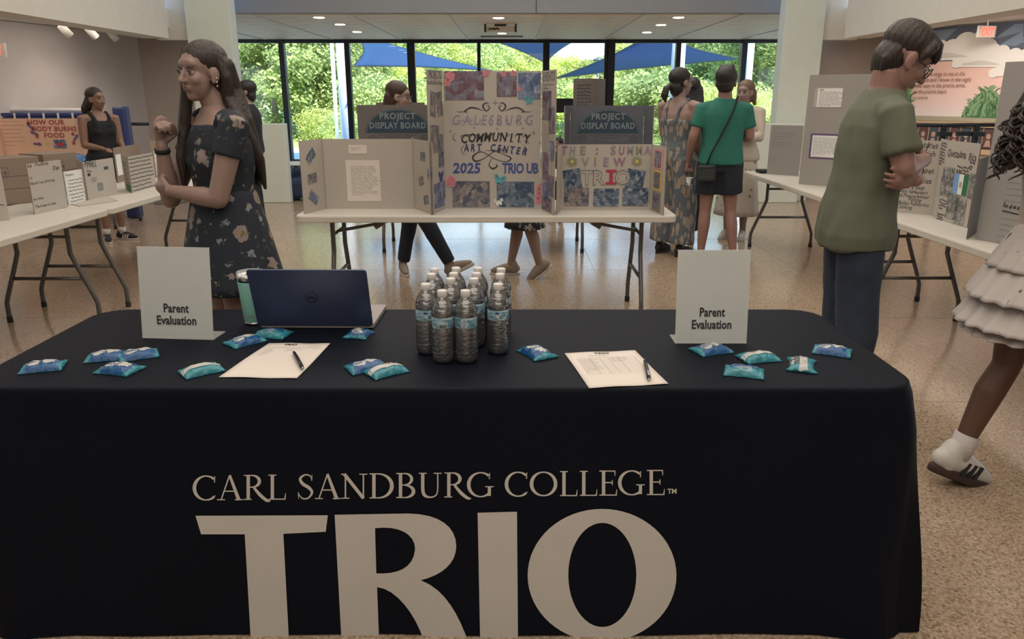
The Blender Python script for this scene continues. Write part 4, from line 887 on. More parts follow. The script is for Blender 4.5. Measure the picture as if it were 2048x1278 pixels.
mk = MB(); scribble(mk, F_[1], L_[1]*.05, H_*.92, L_[1]*.92, 10, .030, .006, fill=1); mk.build('handwriting', m_ink, T_); sticker(T_, F_[0], L_[0]*.6, H_*.1, L_[0]*.6, H_*.2, m_green, 'green_strip'); mk = MB(); scribble(mk, F_[0], L_[0]*.2, H_*.8, L_[0]*.6, 8, .025, .005); mk.build('side_writing', m_ink, T_)
T_, F_, L_, H_ = panel_px('display_board', 'brown board with a pale sheet at the far end of the left tables', [(308, 356), (345, 350)], 282, m_kraft, m_kraft); sticker(T_, F_[0], L_[0]*.5, H_*.4, L_[0]*.7, H_*.7, m_paper, 'pale_sheet')
a = G(120, 404, .741); b2 = G(160, 413, .741); c3 = G(236, 402, .741); d3 = G(205, 388, .741)
o = MB().hexa([V((p.x, p.y, .741)) for p in (a, b2, c3, d3)], [V((p.x, p.y, .745)) for p in (a, b2, c3, d3)]).build('fallen_paper_panel', m_brdw); tag(o, 'paper panel lying flat on the second left table', 'panel')
# cardboard boxes
def carton(lab, x0, x1, ytop, base, dep=.3, m_=m_kraft, lid=False):
    a = G(x0, base[0], .741); b2 = G(x1, base[1], .741); h = P(x0, ytop, a.y).z-.741; d = (b2-a).normalized(); n_ = V((-d.y, d.x, 0))*dep
    t_ = thing('cardboard_box', lab, 'box', tuple((a+b2)/2))
    lo = [a, b2, b2+n_, a+n_]; MB().hexa(lo, [p+V((0, 0, h)) for p in lo]).build('box_body', m_, t_, bev=.004)
    fr = lambda u, v_, off: a + d*u - V((n_.x, n_.y, 0)).normalized()*off + V((0, 0, v_)); w_ = (b2-a).length
    MB().box(0, 0, 0, 0, 0, 0)
    mk = MB().ribbon(fr, [(0.002, h*.62), (w_*.5, h*.60), (w_-.002, h*.62)], .003, .001); mk.ribbon(fr, [(.002, h*.35), (w_-.002, h*.33)], .003, .001).build('crease', m_kprint, t_)
    mk = MB(); text(mk, 'S B', fr, w_*.5, h*.66, .03, 0, 'C', 1); mk.ribbon(fr, [(w_*.44, h*.62), (w_*.56, h*.62), (w_*.56, h*.80), (w_*.44, h*.80), (w_*.44, h*.62)], .003, .001, 0, 1).build('printed_mark', m_kprint, t_)
    return t_
carton('large brown cardboard box on the left table, behind the handwritten boards', -60, 92, 322, (418, 402), .28, m_kraft)
carton('smaller dark brown cardboard box behind the crisp white sheet', 100, 166, 309, (397, 388), .25, m_kraft)
# --- far left table: the food board, kraft wing, bags
yb = 9.12
a, b2 = P(8, 300, yb), P(181, 300, yb); w0 = P(-8, 300, 8.8)
T_, F_, L_, H_ = board('trifold_board', 'peach coloured trifold board about how the body burns food', [(w0.x, 8.8), (a.x, yb), (b2.x, yb)], P(90, 237, yb).z, m_orng, m_kraft, main=1)
f1 = F_[1]; W_ = L_[1]; X = lambda x: (x-8)/173*W_; Yb = lambda y: P(90, y, yb).z-.741
for s_, x, y in (('HOW OUR', 101, 249), ('BODY BURNS', 116, 262), ('FOOD', 114, 275)): text(MB(), s_, f1, X(x), Yb(y), .075, 0, 'C', 1, 0, 0, 1.05, off=.004, fit={'HOW OUR': 74, 'BODY BURNS': 88, 'FOOD': 42}[s_]/173*W_).build('foam_letters', m_redbr, T_)
for x, y, r_ in ((68, 252, 2.2), (74, 266, 2.7), (78, 288, -.1), (156, 275, .9)):
    c_, s_ = cos(r_), sin(r_); MB().prism([(X(x)+.05*(p_*c_-q_*s_), Yb(y)+.05*(p_*s_+q_*c_)) for p_, q_ in ((-1, -.25), (.3, -.25), (.3, -.5), (1, 0), (.3, .5), (.3, .25), (-1, .25))], f1, .001, .004).build('dark_arrow', m_purple, T_)
for x, y, m_ in ((79, 273, m_redbr), (151, 268, m_redbr), (97, 287, m_tan), (150, 286, m_redbr)): star(f1, X(x), Yb(y), .03).build('paper_star', m_, T_)
sticker(T_, f1, X(122), Yb(288), .15, .10, m_ph[3]); sticker(T_, f1, X(122), Yb(289), .08, .04, m_red, 'red_picture', off=.003)
mk = MB(); scribble(mk, f1, X(12), Yb(243), .28, 7, .045, .005); scribble(mk, f1, X(158), Yb(243), .12, 9, .03, .004); mk.build('handwriting', m_greyink, T_)
a, b2 = P(-40, 300, 8.0), P(20, 300, 8.0)
a, b2 = G(-50, 400, .741), G(6, 380, .741)
T_, F_, L_, H_ = board('display_board', 'tall brown board at the left edge rising above the food board', [a[:2], b2[:2]], P(10, 165, b2.y).z, m_kraft, m_kraft)
m_bagy = mat('yellow snack bag', (.70, .42, .04), .25, noise_amt=.5, nscale=25, bump=.6, bscale=30); m_bagb = mat('blue snack bag', (.05, .16, .38), .25, noise_amt=.5, nscale=25, bump=.6, bscale=30); m_bagr = mat('clear bag of nuts', (.45, .28, .17), .3, noise_amt=.5, nscale=30, bump=.6, bscale=30)
def bag(lab, px_, py_, D, w_, m_, rz):
    q = P(px_, py_, D); z0 = .742; t_ = thing('snack_bag', lab, 'snack bag', (q.x, D, z0), rz, 'snack bags before the food board')
    v_, f_ = [], []; n, m2 = 16, 10; rd = random.Random(px_)
    for j in range(m2+1):
        for i in range(n+1):
            u, w2 = i/n*2-1, j/m2*2-1; k = max(0, (1-abs(u)**3)*(1-abs(w2)**2.5))**.5
            v_.append((u*w_, w2*.09*(1-.15*k), .012+.075*k+.012*noise.noise(V((u*3+px_, w2*3, 0)))*(k+.2)))
    for j in range(m2):
        for i in range(n): a = j*(n+1)+i; f_.append((a, a+1, a+n+2, a+n+1))
    top = len(v_); v_ += [(x, y, .003) for x, y, z in v_[:top]]
    f_ += [tuple(top+k for k in reversed(f)) for f in f_[:]]
    ed = [i for i in range(n+1)] + [(j+1)*(n+1)-1 for j in range(1, m2+1)] + [m2*(n+1)+i for i in range(n-1, -1, -1)] + [j*(n+1) for j in range(m2-1, 0, -1)]
    f_ += [(ed[k], top+ed[k], top+ed[(k+1) % len(ed)], ed[(k+1) % len(ed)]) for k in range(len(ed))]
    MB().add(v_, f_).build('pouch', m_, t_, True, local=True); MB().box(-w_-.012, -w_+.008, -.085, .085, .008, .02).box(w_-.008, w_+.012, -.085, .085, .008, .02).build('end_seal', m_, t_, local=True)
bag('yellow snack bag lying in front of the food board', 82, 306, 8.86, .12, m_bagy, .3); bag('blue snack bag lying in front of the food board, left one', 118, 306, 8.86, .10, m_bagb, -.1); bag('blue snack bag lying in front of the food board, next to the girl in black', 150, 307, 8.84, .12, m_bagb, .2)
bag('clear brown bag of snacks at the left end of the food board', 42, 306, 8.86, .15, m_bagr, 0)
# ------------------------------------------------------------------ boards on the right tables
T_, F_, L_, H_ = panel_px('display_board', 'low grey board with faint print at the far end of the right tables', [(1533, 348), (1597, 352)], 250, m_brdg, m_kraft)
mk = MB(); scribble(mk, F_[0], L_[0]*.08, H_*.94, L_[0]*.3, 1, .02, .004); scribble(mk, F_[0], L_[0]*.08, H_*.86, L_[0]*.8, 4, .02, .003); scribble(mk, F_[0], L_[0]*.08, H_*.66, L_[0]*.7, 3, .02, .003); scribble(mk, F_[0], L_[0]*.08, H_*.3, L_[0]*.4, 1, .02, .004); mk.build('printed_lines', m_greyink, T_)
T_, F_, L_, H_ = panel_px('trifold_board', 'tall grey board with two printed sheets, left of the boy in the green T-shirt', [(1597, 368), (1720, 378)], 150, m_brdg, m_kraft)
u_ = L_[0]/123; yy = lambda y: H_*(368-y)/218
sticker(T_, F_[0], 42*u_, yy(194), 56*u_, H_*38/218, m_greyink2 if 0 else m_brdw, 'mount_card', off=.001); sticker(T_, F_[0], 44*u_, yy(194), 48*u_, H_*36/218, m_wpaper, 'printed_sheet', off=.003)
sticker(T_, F_[0], 52*u_, yy(289), 74*u_, H_*50/218, m_purple, 'purple_mount', off=.001); sticker(T_, F_[0], 52*u_, yy(289), 66*u_, H_*43/218, m_wpaper, 'printed_sheet', off=.003)
mk = MB(); scribble(mk, F_[0], 24*u_, yy(179), 15*u_, 1, .02, .007, off=.005); scribble(mk, F_[0], 24*u_, yy(183), 40*u_, 10, .012, .003, off=.005, fill=1); scribble(mk, F_[0], 22*u_, yy(273), 54*u_, 11, .013, .003, off=.005, fill=1); mk.build('printed_lines', m_greyink, T_)
o = MB().box(-.02, .02, -.02, .02, 0, .02); q = G(1527, 346, .741)
t_ = thing('keyboard', 'small black keypad on the far corner of the right tables', 'keypad', (q.x, q.y+.02, .741)); MB().box(q.x-.05, q.x+.06, q.y-.06, q.y+.10, .741, .772).build('case', m_black, t_, bev=.006)
T_, F_, L_, H_ = panel_px('paper_board', 'wide handwritten white board partly behind the boy, right table', [(1768, 422), (1862, 430)], 279, m_brdw, m_kraft)
u_ = L_[0]/94; yy = lambda y: H_*(430-y)/151; mk = MB(); f1 = F_[0]
for s_, x, y, sz in (('ctures', 1862, 294, .05), ('Spanish', 1860, 311, .05), ('Coyotes', 1850, 331, .05), ('the Landscapes', 1862, 345, .05), ('or Activities', 1860, 366, .05), ('8x a year', 1850, 380, .042), ('every Newyears', 1856, 389, .034), ('and Poems/winter', 1860, 398, .034), ('Potting', 1846, 405, .034), ('music/Ballet Folklorico', 1862, 414, .034), ('Cooking', 1830, 422, .034)):
    text(mk, s_, f1, (x-1775)*u_, yy(y), sz, 0, 'R', 0, .1, -.03, 1, off=.0015, wob=.12, sxx=.78)
mk.ribbon(f1, [(0, yy(357)), (50*u_, yy(356)), (66*u_, yy(345)), (64*u_, yy(315)), (70*u_, yy(282))], .005).build('handwriting', m_ink, T_)
zt_ = .741
T_, F_, L_, H_ = panel_px('trifold_board', 'white board with drawings and a blue, white and green flag, open side towards the aisle', [(1859, 428), (1872, 437), (1934, 456)], 277, m_brdw, m_kraftd, main=1)
f0 = F_[0]; f1 = F_[1]; u_ = L_[1]/62; H0 = H_; yy = lambda y: H0*(1-(y-283)/163)
mk = MB(); text(mk, 'Quetzalana', f1, 3*u_, yy(310)-.01, .062, 0, 'L', 0, .1, -.03, 1, off=.0015, wob=.1, fit=36*u_)
text(mk, 'Rica', f1, 44*u_, yy(310)-.02, .068, 0, 'L', 0, .1, -.03, 1, off=.0015, wob=.1, fit=14*u_)
scribble(mk, f0, L_[0]*.1, H_*.95, L_[0]*.9, 8, .018, .006); scribble(mk, f1, 26*u_, yy(333), 26*u_, 5, .018, .007, fill=1); scribble(mk, f1, 0*u_+.01, yy(405), 20*u_, 4, .018, .006); scribble(mk, f1, 0.01, yy(435), 14*u_, 4, .016, .006); scribble(mk, f1, 48*u_, yy(322), 12*u_, 2, .02, .006); mk.build('handwriting', m_ink, T_)
for x, y, w_, h_ in ((11, 366, 24, 62), (29, 412, 24, 54), (44, 418, 20, 54)): sticker(T_, f1, x*u_, yy(y), w_*u_, H_*h_/170, m_ph[4], 'pencil_drawing')
sticker(T_, f1, 58*u_, yy(365), 10*u_, H_*50/170, m_ph[4], 'pencil_drawing')
fl_ = sticker(T_, f1, 38*u_, yy(366), 27*u_, H_*42/170, m_wpaper, 'flag_print'); 
for x, m_ in ((29, mat('flag blue', (.18, .36, .66), .7)), (47, mat('flag green', (.02, .16, .07), .7))): sticker(T_, f1, x*u_, yy(366), 8.5*u_, H_*42/170, m_, 'flag_stripe', off=.003)
sticker(T_, f1, 38*u_, yy(366), 4*u_, .03, m_tan, 'flag_emblem', off=.003)
T_, F_, L_, H_ = panel_px('trifold_board', 'dark back of a folded brown board, edge on, beside the flag board', [(1934, 479), (1958, 462)], 318, m_kraftd, m_kraftd); 
T_, F_, L_, H_ = panel_px('trifold_board', 'tall grey board headed in green marker at the right edge', [(1950, 470), (1995, 492), (2080, 522)], 122, m_brdg, m_kraft, main=1, ref=1) if 0 else board('trifold_board', 'tall grey board headed in green marker at the right edge', [G(1950, 478, .741)[:2], G(2110, 508, .741)[:2]], P(1996, 124, G(1950, 478, .741).y).z, m_brdg, m_kraft)
f1 = F_[0]; u_ = L_[0]/160; yy = lambda y: H_*(1-(y-124)/356.)
mk = MB(); text(mk, 'E', f1, 46*u_, yy(149), .12, 0, 'L', 1, 0, -.03, 1, 1, .0015); mk.build('green_initial', m_green, T_)
mk = MB(); text(mk, 'conomy', f1, 68*u_, yy(144), .07, 0, 'L', 1, 0, -.03, 1.2, 1, .0015, .15); mk.ribbon(f1, [(48*u_, yy(155)), (100*u_, yy(154))], .003); text(mk, 'Indesign', f1, 46*u_, yy(405), .032, 0, 'L', 1, .1, -.03, 1.35, 1, .0015, .2); mk.ribbon(f1, [(46*u_, yy(413)), (100*u_, yy(418))], .006); mk.build('heading', m_ink, T_)
mk = MB(); scribble(mk, f1, 46*u_, yy(175), 60*u_, 26, .03, .0025, fill=1); mk.build('faint_writing', m_greyink2, T_)

# ================================================================== THE BLACK TABLE WITH ITS PRINTED CLOTH
TX0, TX1, TY0, TY1, TZ = -1.44, 1.062, 1.838, 2.60, .745
t_ = thing('folding_table', 'folding table hidden under the black printed cloth', 'table', ((TX0+TX1)/2, (TY0+TY1)/2, 0))
MB().add(*[[V((x, y, z)) for z in (TZ-.05, TZ-.006) for x, y in rrect(TX0+.012, TX1-.012, TY0+.012, TY1-.012, .07)], [tuple(range(28, 56)), tuple(reversed(range(28)))] + [(i, (i+1) % 28, (i+1) % 28+28, i+28) for i in range(28)]]).build('tabletop', m_plast, t_)
for x in (TX0+.2, TX1-.2):
    for y in (TY0+.12, TY1-.12): MB().tube([(x, y, 0), (x, y, TZ-.05)], .0155, 8).build('leg', m_steel, t_, True)
def drape(x, y, z, nx, ny, corner):
    k = (TZ - z)/TZ
    s_ = x*(abs(ny) > .5) + y*(abs(nx) > .5)
    off = .004 + .008*k + (.0035*sin(s_*5.2+1) + .002*sin(s_*13+k*3))*k
    off += abs(nx)*(.018*min(1, k*6) + .028*k)
    off += corner*k*(.065 + .045*sin(k*3.0+s_*3)) 
    return off
per = rrect(TX0, TX1, TY0, TY1, .10, 10); dense = []
for i in range(len(per)):
    a, b2 = V(per[i]), V(per[(i+1) % len(per)]); l = (b2-a).length; k = max(1, int(l/.03))
    for j in range(k): dense.append(a + (b2-a)*j/k)
nP = len(dense); v_, f_ = [], []
inn = []
nor = []
for i in range(nP):
    d = dense[(i+1) % nP]-dense[i-1]; nor.append(V((d.y, -d.x)).normalized())
def corner_w(p):
    d = min((p-V(c)).length for c in ((TX0, TY0), (TX1, TY0), (TX0, TY1), (TX1, TY1))); return max(0, 1-d/.20)
rows = [TZ+.001, TZ, TZ-.004, TZ-.012] + [TZ-.03-.0345*k for k in range(21)]
rows[-1] = .004
prof = [-.012, -.004, 0, .002]
for ri, z in enumerate(rows):
    for i in range(nP):
        p, n_ = dense[i], nor[i]
        if ri < 4: q = p + n_*prof[ri]
        else: q = p + n_*drape(p.x, p.y, z, n_.x, n_.y, corner_w(p))
        v_.append(V((q.x, q.y, z + (.0 if ri < 4 else 0))))
for j in range(len(rows)-1):
    for i in range(nP): k = (i+1) % nP; f_.append((j*nP+i, (j+1)*nP+i, (j+1)*nP+k, j*nP+k))
f_.append(tuple(range(nP)))
m_cloth = mat('black polyester cloth', (.0035, .0052, .0115), .6, noise_amt=.25, nscale=2, bump=.06, bscale=220, spec=.12)
cl = MB().add(v_, f_).build('printed_tablecloth', m_cloth, smooth=True); tag(cl, 'black tablecloth with large white lettering draped over the front table', 'tablecloth')
for p_ in cl.data.polygons[-1:]: p_.use_smooth = False
def cloth_pt(px_, py_, off=.0022):
    q = P(px_, py_, TY0); 
    for _ in range(3): yy_ = TY0 - drape(q.x, TY0, q.z, 0, -1, 0) - off; q = P(px_, py_, yy_)
    return q
def cl_f(u, v_, off): return cloth_pt(u, v_, off)
m_print = mat('white cloth print', (.60, .58, .55), .65, noise_amt=.05, nscale=5, bump=.25, bscale=7)
Z = lambda x, y: (360+x/1.969, 900+y/1.969)
def bez(*pts, n=8):
    out = [pts[0]]
    P_ = [V(p) for p in pts]
    for i in range(0, len(P_)-1, 3):
        for k in range(1, n+1):
            t = k/n; q = P_[i]*(1-t)**3 + 3*P_[i+1]*t*(1-t)**2 + 3*P_[i+2]*t*t*(1-t) + P_[i+3]*t**3; out.append(tuple(q))
    return out
outT = [(61, 259), (582, 257), (574, 322), (407, 330), (429, 752), (279, 752), (255, 332), (83, 332)]
outR = [(609, 255), (900, 250)] + bez((900, 250), (1020, 252), (1088, 300), (1088, 380))[1:] + bez((1088, 380), (1086, 450), (1030, 492), (948, 513))[1:] + bez((948, 513), (1050, 550), (1100, 660), (1134, 752))[1:] + [(960, 752)] + bez((960, 752), (930, 650), (850, 545), (776, 540))[1:] + [(784, 752), (636, 752)]
holeR = [(768, 308)] + bez((768, 308), (860, 296), (926, 330), (926, 390))[1:] + bez((926, 390), (920, 470), (850, 490), (773, 486))[1:]
outI = [(1172, 247), (1327, 243), (1331, 752), (1182, 752)]
outO = [(1662+293*cos(a*pi/32), 494+262*sin(a*pi/32)*1.0) for a in range(64)]; holeO = [(1663+134*cos(a*pi/24), 492+205*sin(a*pi/24)) for a in range(48)]
def big_letter(loops, name='large_print_letter'):
    flat = [p for l in loops for p in l]; tri = geometry.tessellate_polygon([[V((x, -y, 0)) for x, y in l] for l in loops])
    bm = bmesh.new(); vs_ = [bm.verts.new((Z(x, y)[0], Z(x, y)[1], 0)) for x, y in flat]
    for t3 in tri:
        try: bm.faces.new([vs_[i] for i in t3])
        except ValueError: pass
    for k in range(18, 70):
        for n_ in ((1, 0, 0), (0, 1, 0)):
            bmesh.ops.bisect_plane(bm, geom=bm.verts[:]+bm.edges[:]+bm.faces[:], plane_co=(k*22, k*22, 0), plane_no=n_)
    m_ = MB(); bm.verts.index_update(); vv = [cl_f(q.co.x, q.co.y, .0022) for q in bm.verts]; ff = []
    for f in bm.faces:
        ids = [q.index for q in f.verts]; a_ = (vv[ids[1]]-vv[ids[0]]).cross(vv[ids[2]]-vv[ids[0]])
        ff.append(tuple(ids) if a_.y < 0 else tuple(reversed(ids)))
    bm.free(); return m_.add(vv, ff).build(name, m_print, cl, True)
for l in ([outT], [outR, holeR], [outI], [outO, holeO]): big_letter(l)
# serif capitals: strokes in a unit square
def arc(cx_, cy_, rx, ry, a0, a1, wt, wn, n=18):
    pts, ws = [], []
    for k in range(n+1): a = R(lerp(a0, a1, k/n)); pts.append((cx_+rx*cos(a), cy_+ry*sin(a))); ws.append(wn+(wt-wn)*abs(cos(a))**1.5)
    return pts, ws
TN, TK, SF = .045, .13, .04
def serif(x, y, w_=.26): return ([(x-w_/2, y), (x+w_/2, y)], [SF, SF])
SG = {
 'C': (.80, [arc(.44, .5, .38, .48, 48, 312, .14, .05), ([(.72, .97), (.71, .72)], [.03, .04]), ([(.69, .14), (.74, .2)], [.05, .03])]),
 'A': (.80, [([(.12, 0), (.40, 1)], [.05, .05]), ([(.40, 1), (.70, 0)], [.10, .14]), ([(.20, .36), (.58, .36)], [.045, .045]), serif(.12, .02), serif(.70, .02)]),
 'R': (.78, [([(.20, 0), (.20, 1)], [TK, TK]), serif(.18, .02), ([(.06, .98), (.25, .98)], [SF, SF]), arc(.32, .745, .24, .235, -90, 90, .13, .05), ([(.2, .98), (.34, .98)], [.045, .045]), ([(.2, .51), (.34, .51)], [.045, .045]), ([(.38, .50), (.58, .2), (.80, -.02), (.92, -.04)], [.09, .13, .12, .03])]),
 'L': (.64, [([(.20, 0), (.20, 1)], [TK, TK]), serif(.2, .98), ([(.08, .02), (.60, .02)], [.045, .045]), ([(.60, .0), (.63, .26)], [.06, .02])]),
 'S': (.60, [([(.50, .80), (.42, .95), (.26, .97), (.12, .82), (.20, .62), (.40, .46), (.50, .27), (.38, .05), (.20, .03), (.07, .2)], [.03, .05, .06, .10, .13, .13, .10, .06, .05, .03]), ([(.50, .98), (.49, .74)], [.02, .04]), ([(.07, .02), (.06, .28)], [.02, .04])]),
 'N': (.90, [([(.18, 0), (.18, 1)], [.055, .055]), ([(.14, .99), (.76, .02)], [.13, .13]), ([(.76, 0), (.76, 1)], [.055, .055]), serif(.18, .02), serif(.76, .98), ([(.04, .98), (.2, .98)], [SF, SF])]),
 'D': (.86, [([(.20, 0), (.20, 1)], [TK, TK]), arc(.34, .5, .44, .48, -90, 90, .15, .05), ([(.06, .98), (.36, .98)], [.045, .045]), ([(.06, .02), (.36, .02)], [.045, .045])]),
 'B': (.72, [([(.20, 0), (.20, 1)], [TK, TK]), arc(.34, .755, .22, .225, -90, 90, .12, .05), arc(.34, .265, .28, .245, -90, 90, .14, .05), ([(.06, .98), (.36, .98)], [.045, .045]), ([(.06, .02), (.36, .02)], [.045, .045]), ([(.2, .52), (.36, .52)], [.045, .045])]),
 'U': (.84, [([(.20, 1), (.20, .34), (.26, .1), (.44, .02), (.62, .1), (.68, .34), (.68, 1)], [.13, .13, .12, .06, .05, .05, .05]), serif(.20, .98), serif(.68, .98)]),
 'G': (.88, [arc(.45, .5, .39, .48, 48, 315, .14, .05), ([(.74, .97), (.73, .72)], [.03, .04]), ([(.73, .05), (.73, .42)], [.12, .12]), serif(.73, .42, .28)]),
 'O': (.92, [arc(.46, .5, .39, .47, 0, 360, .14, .05, 30)]),
 'E': (.66, [([(.20, 0), (.20, 1)], [TK, TK]), ([(.06, .98), (.56, .98)], [.045, .045]), ([(.06, .02), (.60, .02)], [.045, .045]), ([(.2, .52), (.48, .52)], [.045, .045]), ([(.56, 1), (.57, .78)], [.05, .02]), ([(.60, 0), (.63, .25)], [.06, .02]), ([(.48, .62), (.48, .42)], [.04, .04])]),
}
mk = MB(); phrase = 'CARL SANDBURG COLLEGE'; wd2 = sum(SG[c][0] if c != ' ' else .34 for c in phrase); px0, px1 = 385, 1331; adv = (px1-px0)/wd2; x = px0
for c in phrase:
    if c == ' ': x += .34*adv; continue
    base = lerp(1001, 989.5, (x-px0)/(px1-px0)); hgt = 50
    for pts, ws in SG[c][1]:
        pp = [(x + p_[0]*adv, base - p_[1]*hgt) for p_ in pts]; ww = [w_*52 for w_ in ws]
        if len(pp) > 2 and len(pp) < 12: mk.ribbon(cl_f, pp, ww, .0026, 0, 5)
        else: mk.ribbon(cl_f, pp, ww, .0026, 0, 1) if len(pp) > 2 else mk.ribbon(cl_f, pp, ww, .0026)
    x += SG[c][0]*adv
fix = []
for f in mk.f:
    a_ = (mk.v[f[1]]-mk.v[f[0]]).cross(mk.v[f[2]]-mk.v[f[0]]); fix.append(f if a_.y < 0 else tuple(reversed(f)))
mk.f = fix; mk.build('college_name_print', m_print, cl)
mk = MB(); text(mk, 'TM', lambda u, v_, off: cl_f(1335+u, 987-v_, .0022), 0, 0, 13.5, 0, 'L', 1, 0, 0, 1, 1.0); mk.build('trademark_print', m_print, cl)

# ================================================================== THINGS ON THE BLACK TABLE
TT = TZ+.0015
g = lambda x, y: G(x, y, TT)
m_acr, t, b = new_mat('clear acrylic'); b.inputs['Base Color'].default_value = (.95, .97, .97, 1); b.inputs['Roughness'].default_value = .05; b.inputs['Alpha'].default_value = .22; b.inputs['IOR'].default_value = 1.49
m_sign = mat('sign paper', (.50, .53, .50), .5, noise_amt=.02)
def sign(lab, bl, br, topl, tilt=.13):
    a, b2 = g(*bl), g(*br); d = (b2-a); w_ = d.length; d.normalize(); n_ = V((d.y, -d.x, 0)); h = .279
    up = (V((0, 0, 1)) - n_*tilt).normalized()
    t_ = thing('sign_holder', lab, 'sign', tuple((a+b2)/2)); face = d.cross(up).normalized()
    if face.y > 0: face = -face
    f = lambda u, v_, off: a + d*u + up*(v_+.004) + face*off
    q = [(0, 0), (w_, 0), (w_, h), (0, h)]; MB().prism(q, f, -.0035, -.0025).prism(q, f, .0, .001).build('acrylic_sheet', m_acr, t_)
    MB().prism([(-.001, h-.0005), (w_+.001, h-.0005), (w_+.001, h+.001), (-.001, h+.001)], f, -.004, .0012).build('acrylic_edge', m_acr, t_); MB().prism([(0, -.004), (w_, -.004), (w_, .0), (0, .0)], f, -.004, .0012).build('acrylic_edge', m_acr, t_)
    MB().prism([(.001, .001), (w_-.001, .001), (w_-.001, h-.001), (.001, h-.001)], f, -.0022, -.0006).build('paper_insert', m_sign, t_)
    lo = [a, b2, b2-n_*.085, a-n_*.085]; MB().hexa([V((p.x, p.y, TT)) for p in lo], [V((p.x, p.y, TT+.002)) for p in lo]).build('acrylic_foot', m_acr, t_)
    mk = MB(); text(mk, 'Parent', f, w_*.5, h*.285, .038, 0, 'C', 1, 0, 0, 1.03, off=.0014, fit=w_*.355); text(mk, 'Evaluation', f, w_*.5, h*.150, .038, 0, 'C', 1, 0, 0, 1.03, off=.0014, fit=w_*.565); mk.build('lettering', m_ink, t_)
sign('Parent Evaluation sign standing at the left of the black table', (285, 676), (427, 680), 497); sign('Parent Evaluation sign standing at the right of the black table', (1350, 687), (1493, 687), 505)
# tumbler
m_tum = mat('seafoam coating', (.26, .58, .50), .45, noise_amt=.02, bump=.05, bscale=300); m_ss = mat('brushed steel', (.62, .62, .62), .25, 1)
q = g(504, 652); q.y += .034; t_ = thing('insulated_tumbler', 'seafoam green steel tumbler with a clear lid beside the laptop', 'tumbler', tuple(q))
hT = .165
MB().lathe([(0, 0), (.031, 0), (.0325, .004), (.0325, .010)], 32, q).build('base', m_ss, t_, True)
MB().lathe([(.0325, .010), (.034, .013), (.0435, hT-.022), (.0435, hT-.020)], 48, q).build('body', m_tum, t_, True)
MB().lathe([(.0435, hT-.020), (.0440, hT-.004), (.0432, hT), (.041, hT), (.040, hT-.01), (0, hT-.012)], 48, q).build('steel_rim', m_ss, t_, True)
MB().lathe([(.0445, hT-.006), (.0455, hT), (.045, hT+.010), (.042, hT+.011), (.039, hT+.002), (0, hT+.001)], 48, q).build('lid', m_acr, t_, True)
MB().box(q.x-.010, q.x+.012, q.y-.02, q.y+.005, q.z+hT+.001, q.z+hT+.007).build('lid_slider', m_black, t_, bev=.002)
def ft(u, v_, off): a = -pi/2+.12 + u/.036; r_ = .034+(v_)*.063+.0006+off*.3; return V((q.x+r_*cos(a), q.y+r_*sin(a), q.z+.010+v_))
mk = MB(); text(mk, 'YETI', ft, 0, .016, .014, 0, 'C', 1, 0, 0, 1.1, 1.05, .0006)
mk.ribbon(ft, [(-.018, .012), (.018, .012)], .0006, .0006).ribbon(ft, [(-.018, .030), (.018, .030)], .0006, .0006).ribbon(ft, [(-.018, .012), (-.018, .030)], .0006, .0006).ribbon(ft, [(.018, .012), (.018, .030)], .0006, .0006).build('logo_lettering', m_greyink, t_)
# laptop (lid towards us)
m_lap = mat('dark blue laptop shell', (.05, .07, .14), .38, .3, noise_amt=.03); m_palm = mat('laptop deck', (.30, .27, .26), .5); m_scr = mat('dark screen', (.01, .01, .012), .15)
a, b2 = g(520, 656), g(748, 657); d = (b2-a); w_ = d.length; d.normalize(); n_ = V((-d.y, d.x, 0)); n_ = -n_ if n_.y < 0 else n_
t_ = thing('laptop', 'open dark blue laptop seen from behind, between tumbler and water bottles', 'laptop', tuple((a+b2)/2))
fb = lambda u, v_, off: a + d*u + n_*v_ + V((0, 0, off+.002))
MB().prism([(x_, y_) for x_, y_ in rrect(0, w_, 0, .24, .012, 4)], fb, 0, .013).build('base', m_palm, t_)
kb = MB()
for r_ in range(5):
    for c_ in range(14): kb.prism([(w_*.08+c_*w_*.06+.001, .05+r_*.019), (w_*.08+(c_+1)*w_*.06-.002, .05+r_*.019), (w_*.08+(c_+1)*w_*.06-.002, .066+r_*.019), (w_*.08+c_*w_*.06+.001, .066+r_*.019)], fb, .013, .0148)
tag(kb.build('keyboard', m_black, t_), kind='stuff'); MB().prism([(w_*.35, .165), (w_*.65, .165), (w_*.65, .225), (w_*.35, .225)], fb, .013, .0134).build('touchpad', m_lap, t_)
up = (V((0, 0, 1)) - n_*.30).normalized(); fc = -(d.cross(up)).normalized(); fc = fc if fc.y < 0 else -fc
hl = .205; fl2 = lambda u, v_, off: a + d*u + up*v_ + V((0, 0, .012)) + fc*off
MB().prism(rrect(-.004, w_-.002, 0, hl, .010, 4), fl2, -.001, .006).build('lid', m_lap, t_, bev=.0015); MB().prism([(.006, .012), (w_-.012, .012), (w_-.012, hl-.008), (.006, hl-.008)], fl2, -.0016, -.001).build('screen', m_scr, t_)
mk = MB(); uc, vc = w_*.5, hl*.52
mk.ribbon(fl2, [(uc+.019*cos(k*pi/12), vc+.019*sin(k*pi/12)) for k in range(25)], .0018, .0066, 0, 1); text(mk, 'DELL', fl2, uc, vc-.005, .014, 0, 'C', 1, 0, 0, 1, .85, .0066); mk.build('logo', mat('logo dark chrome', (.05, .06, .09), .2, .8), t_)
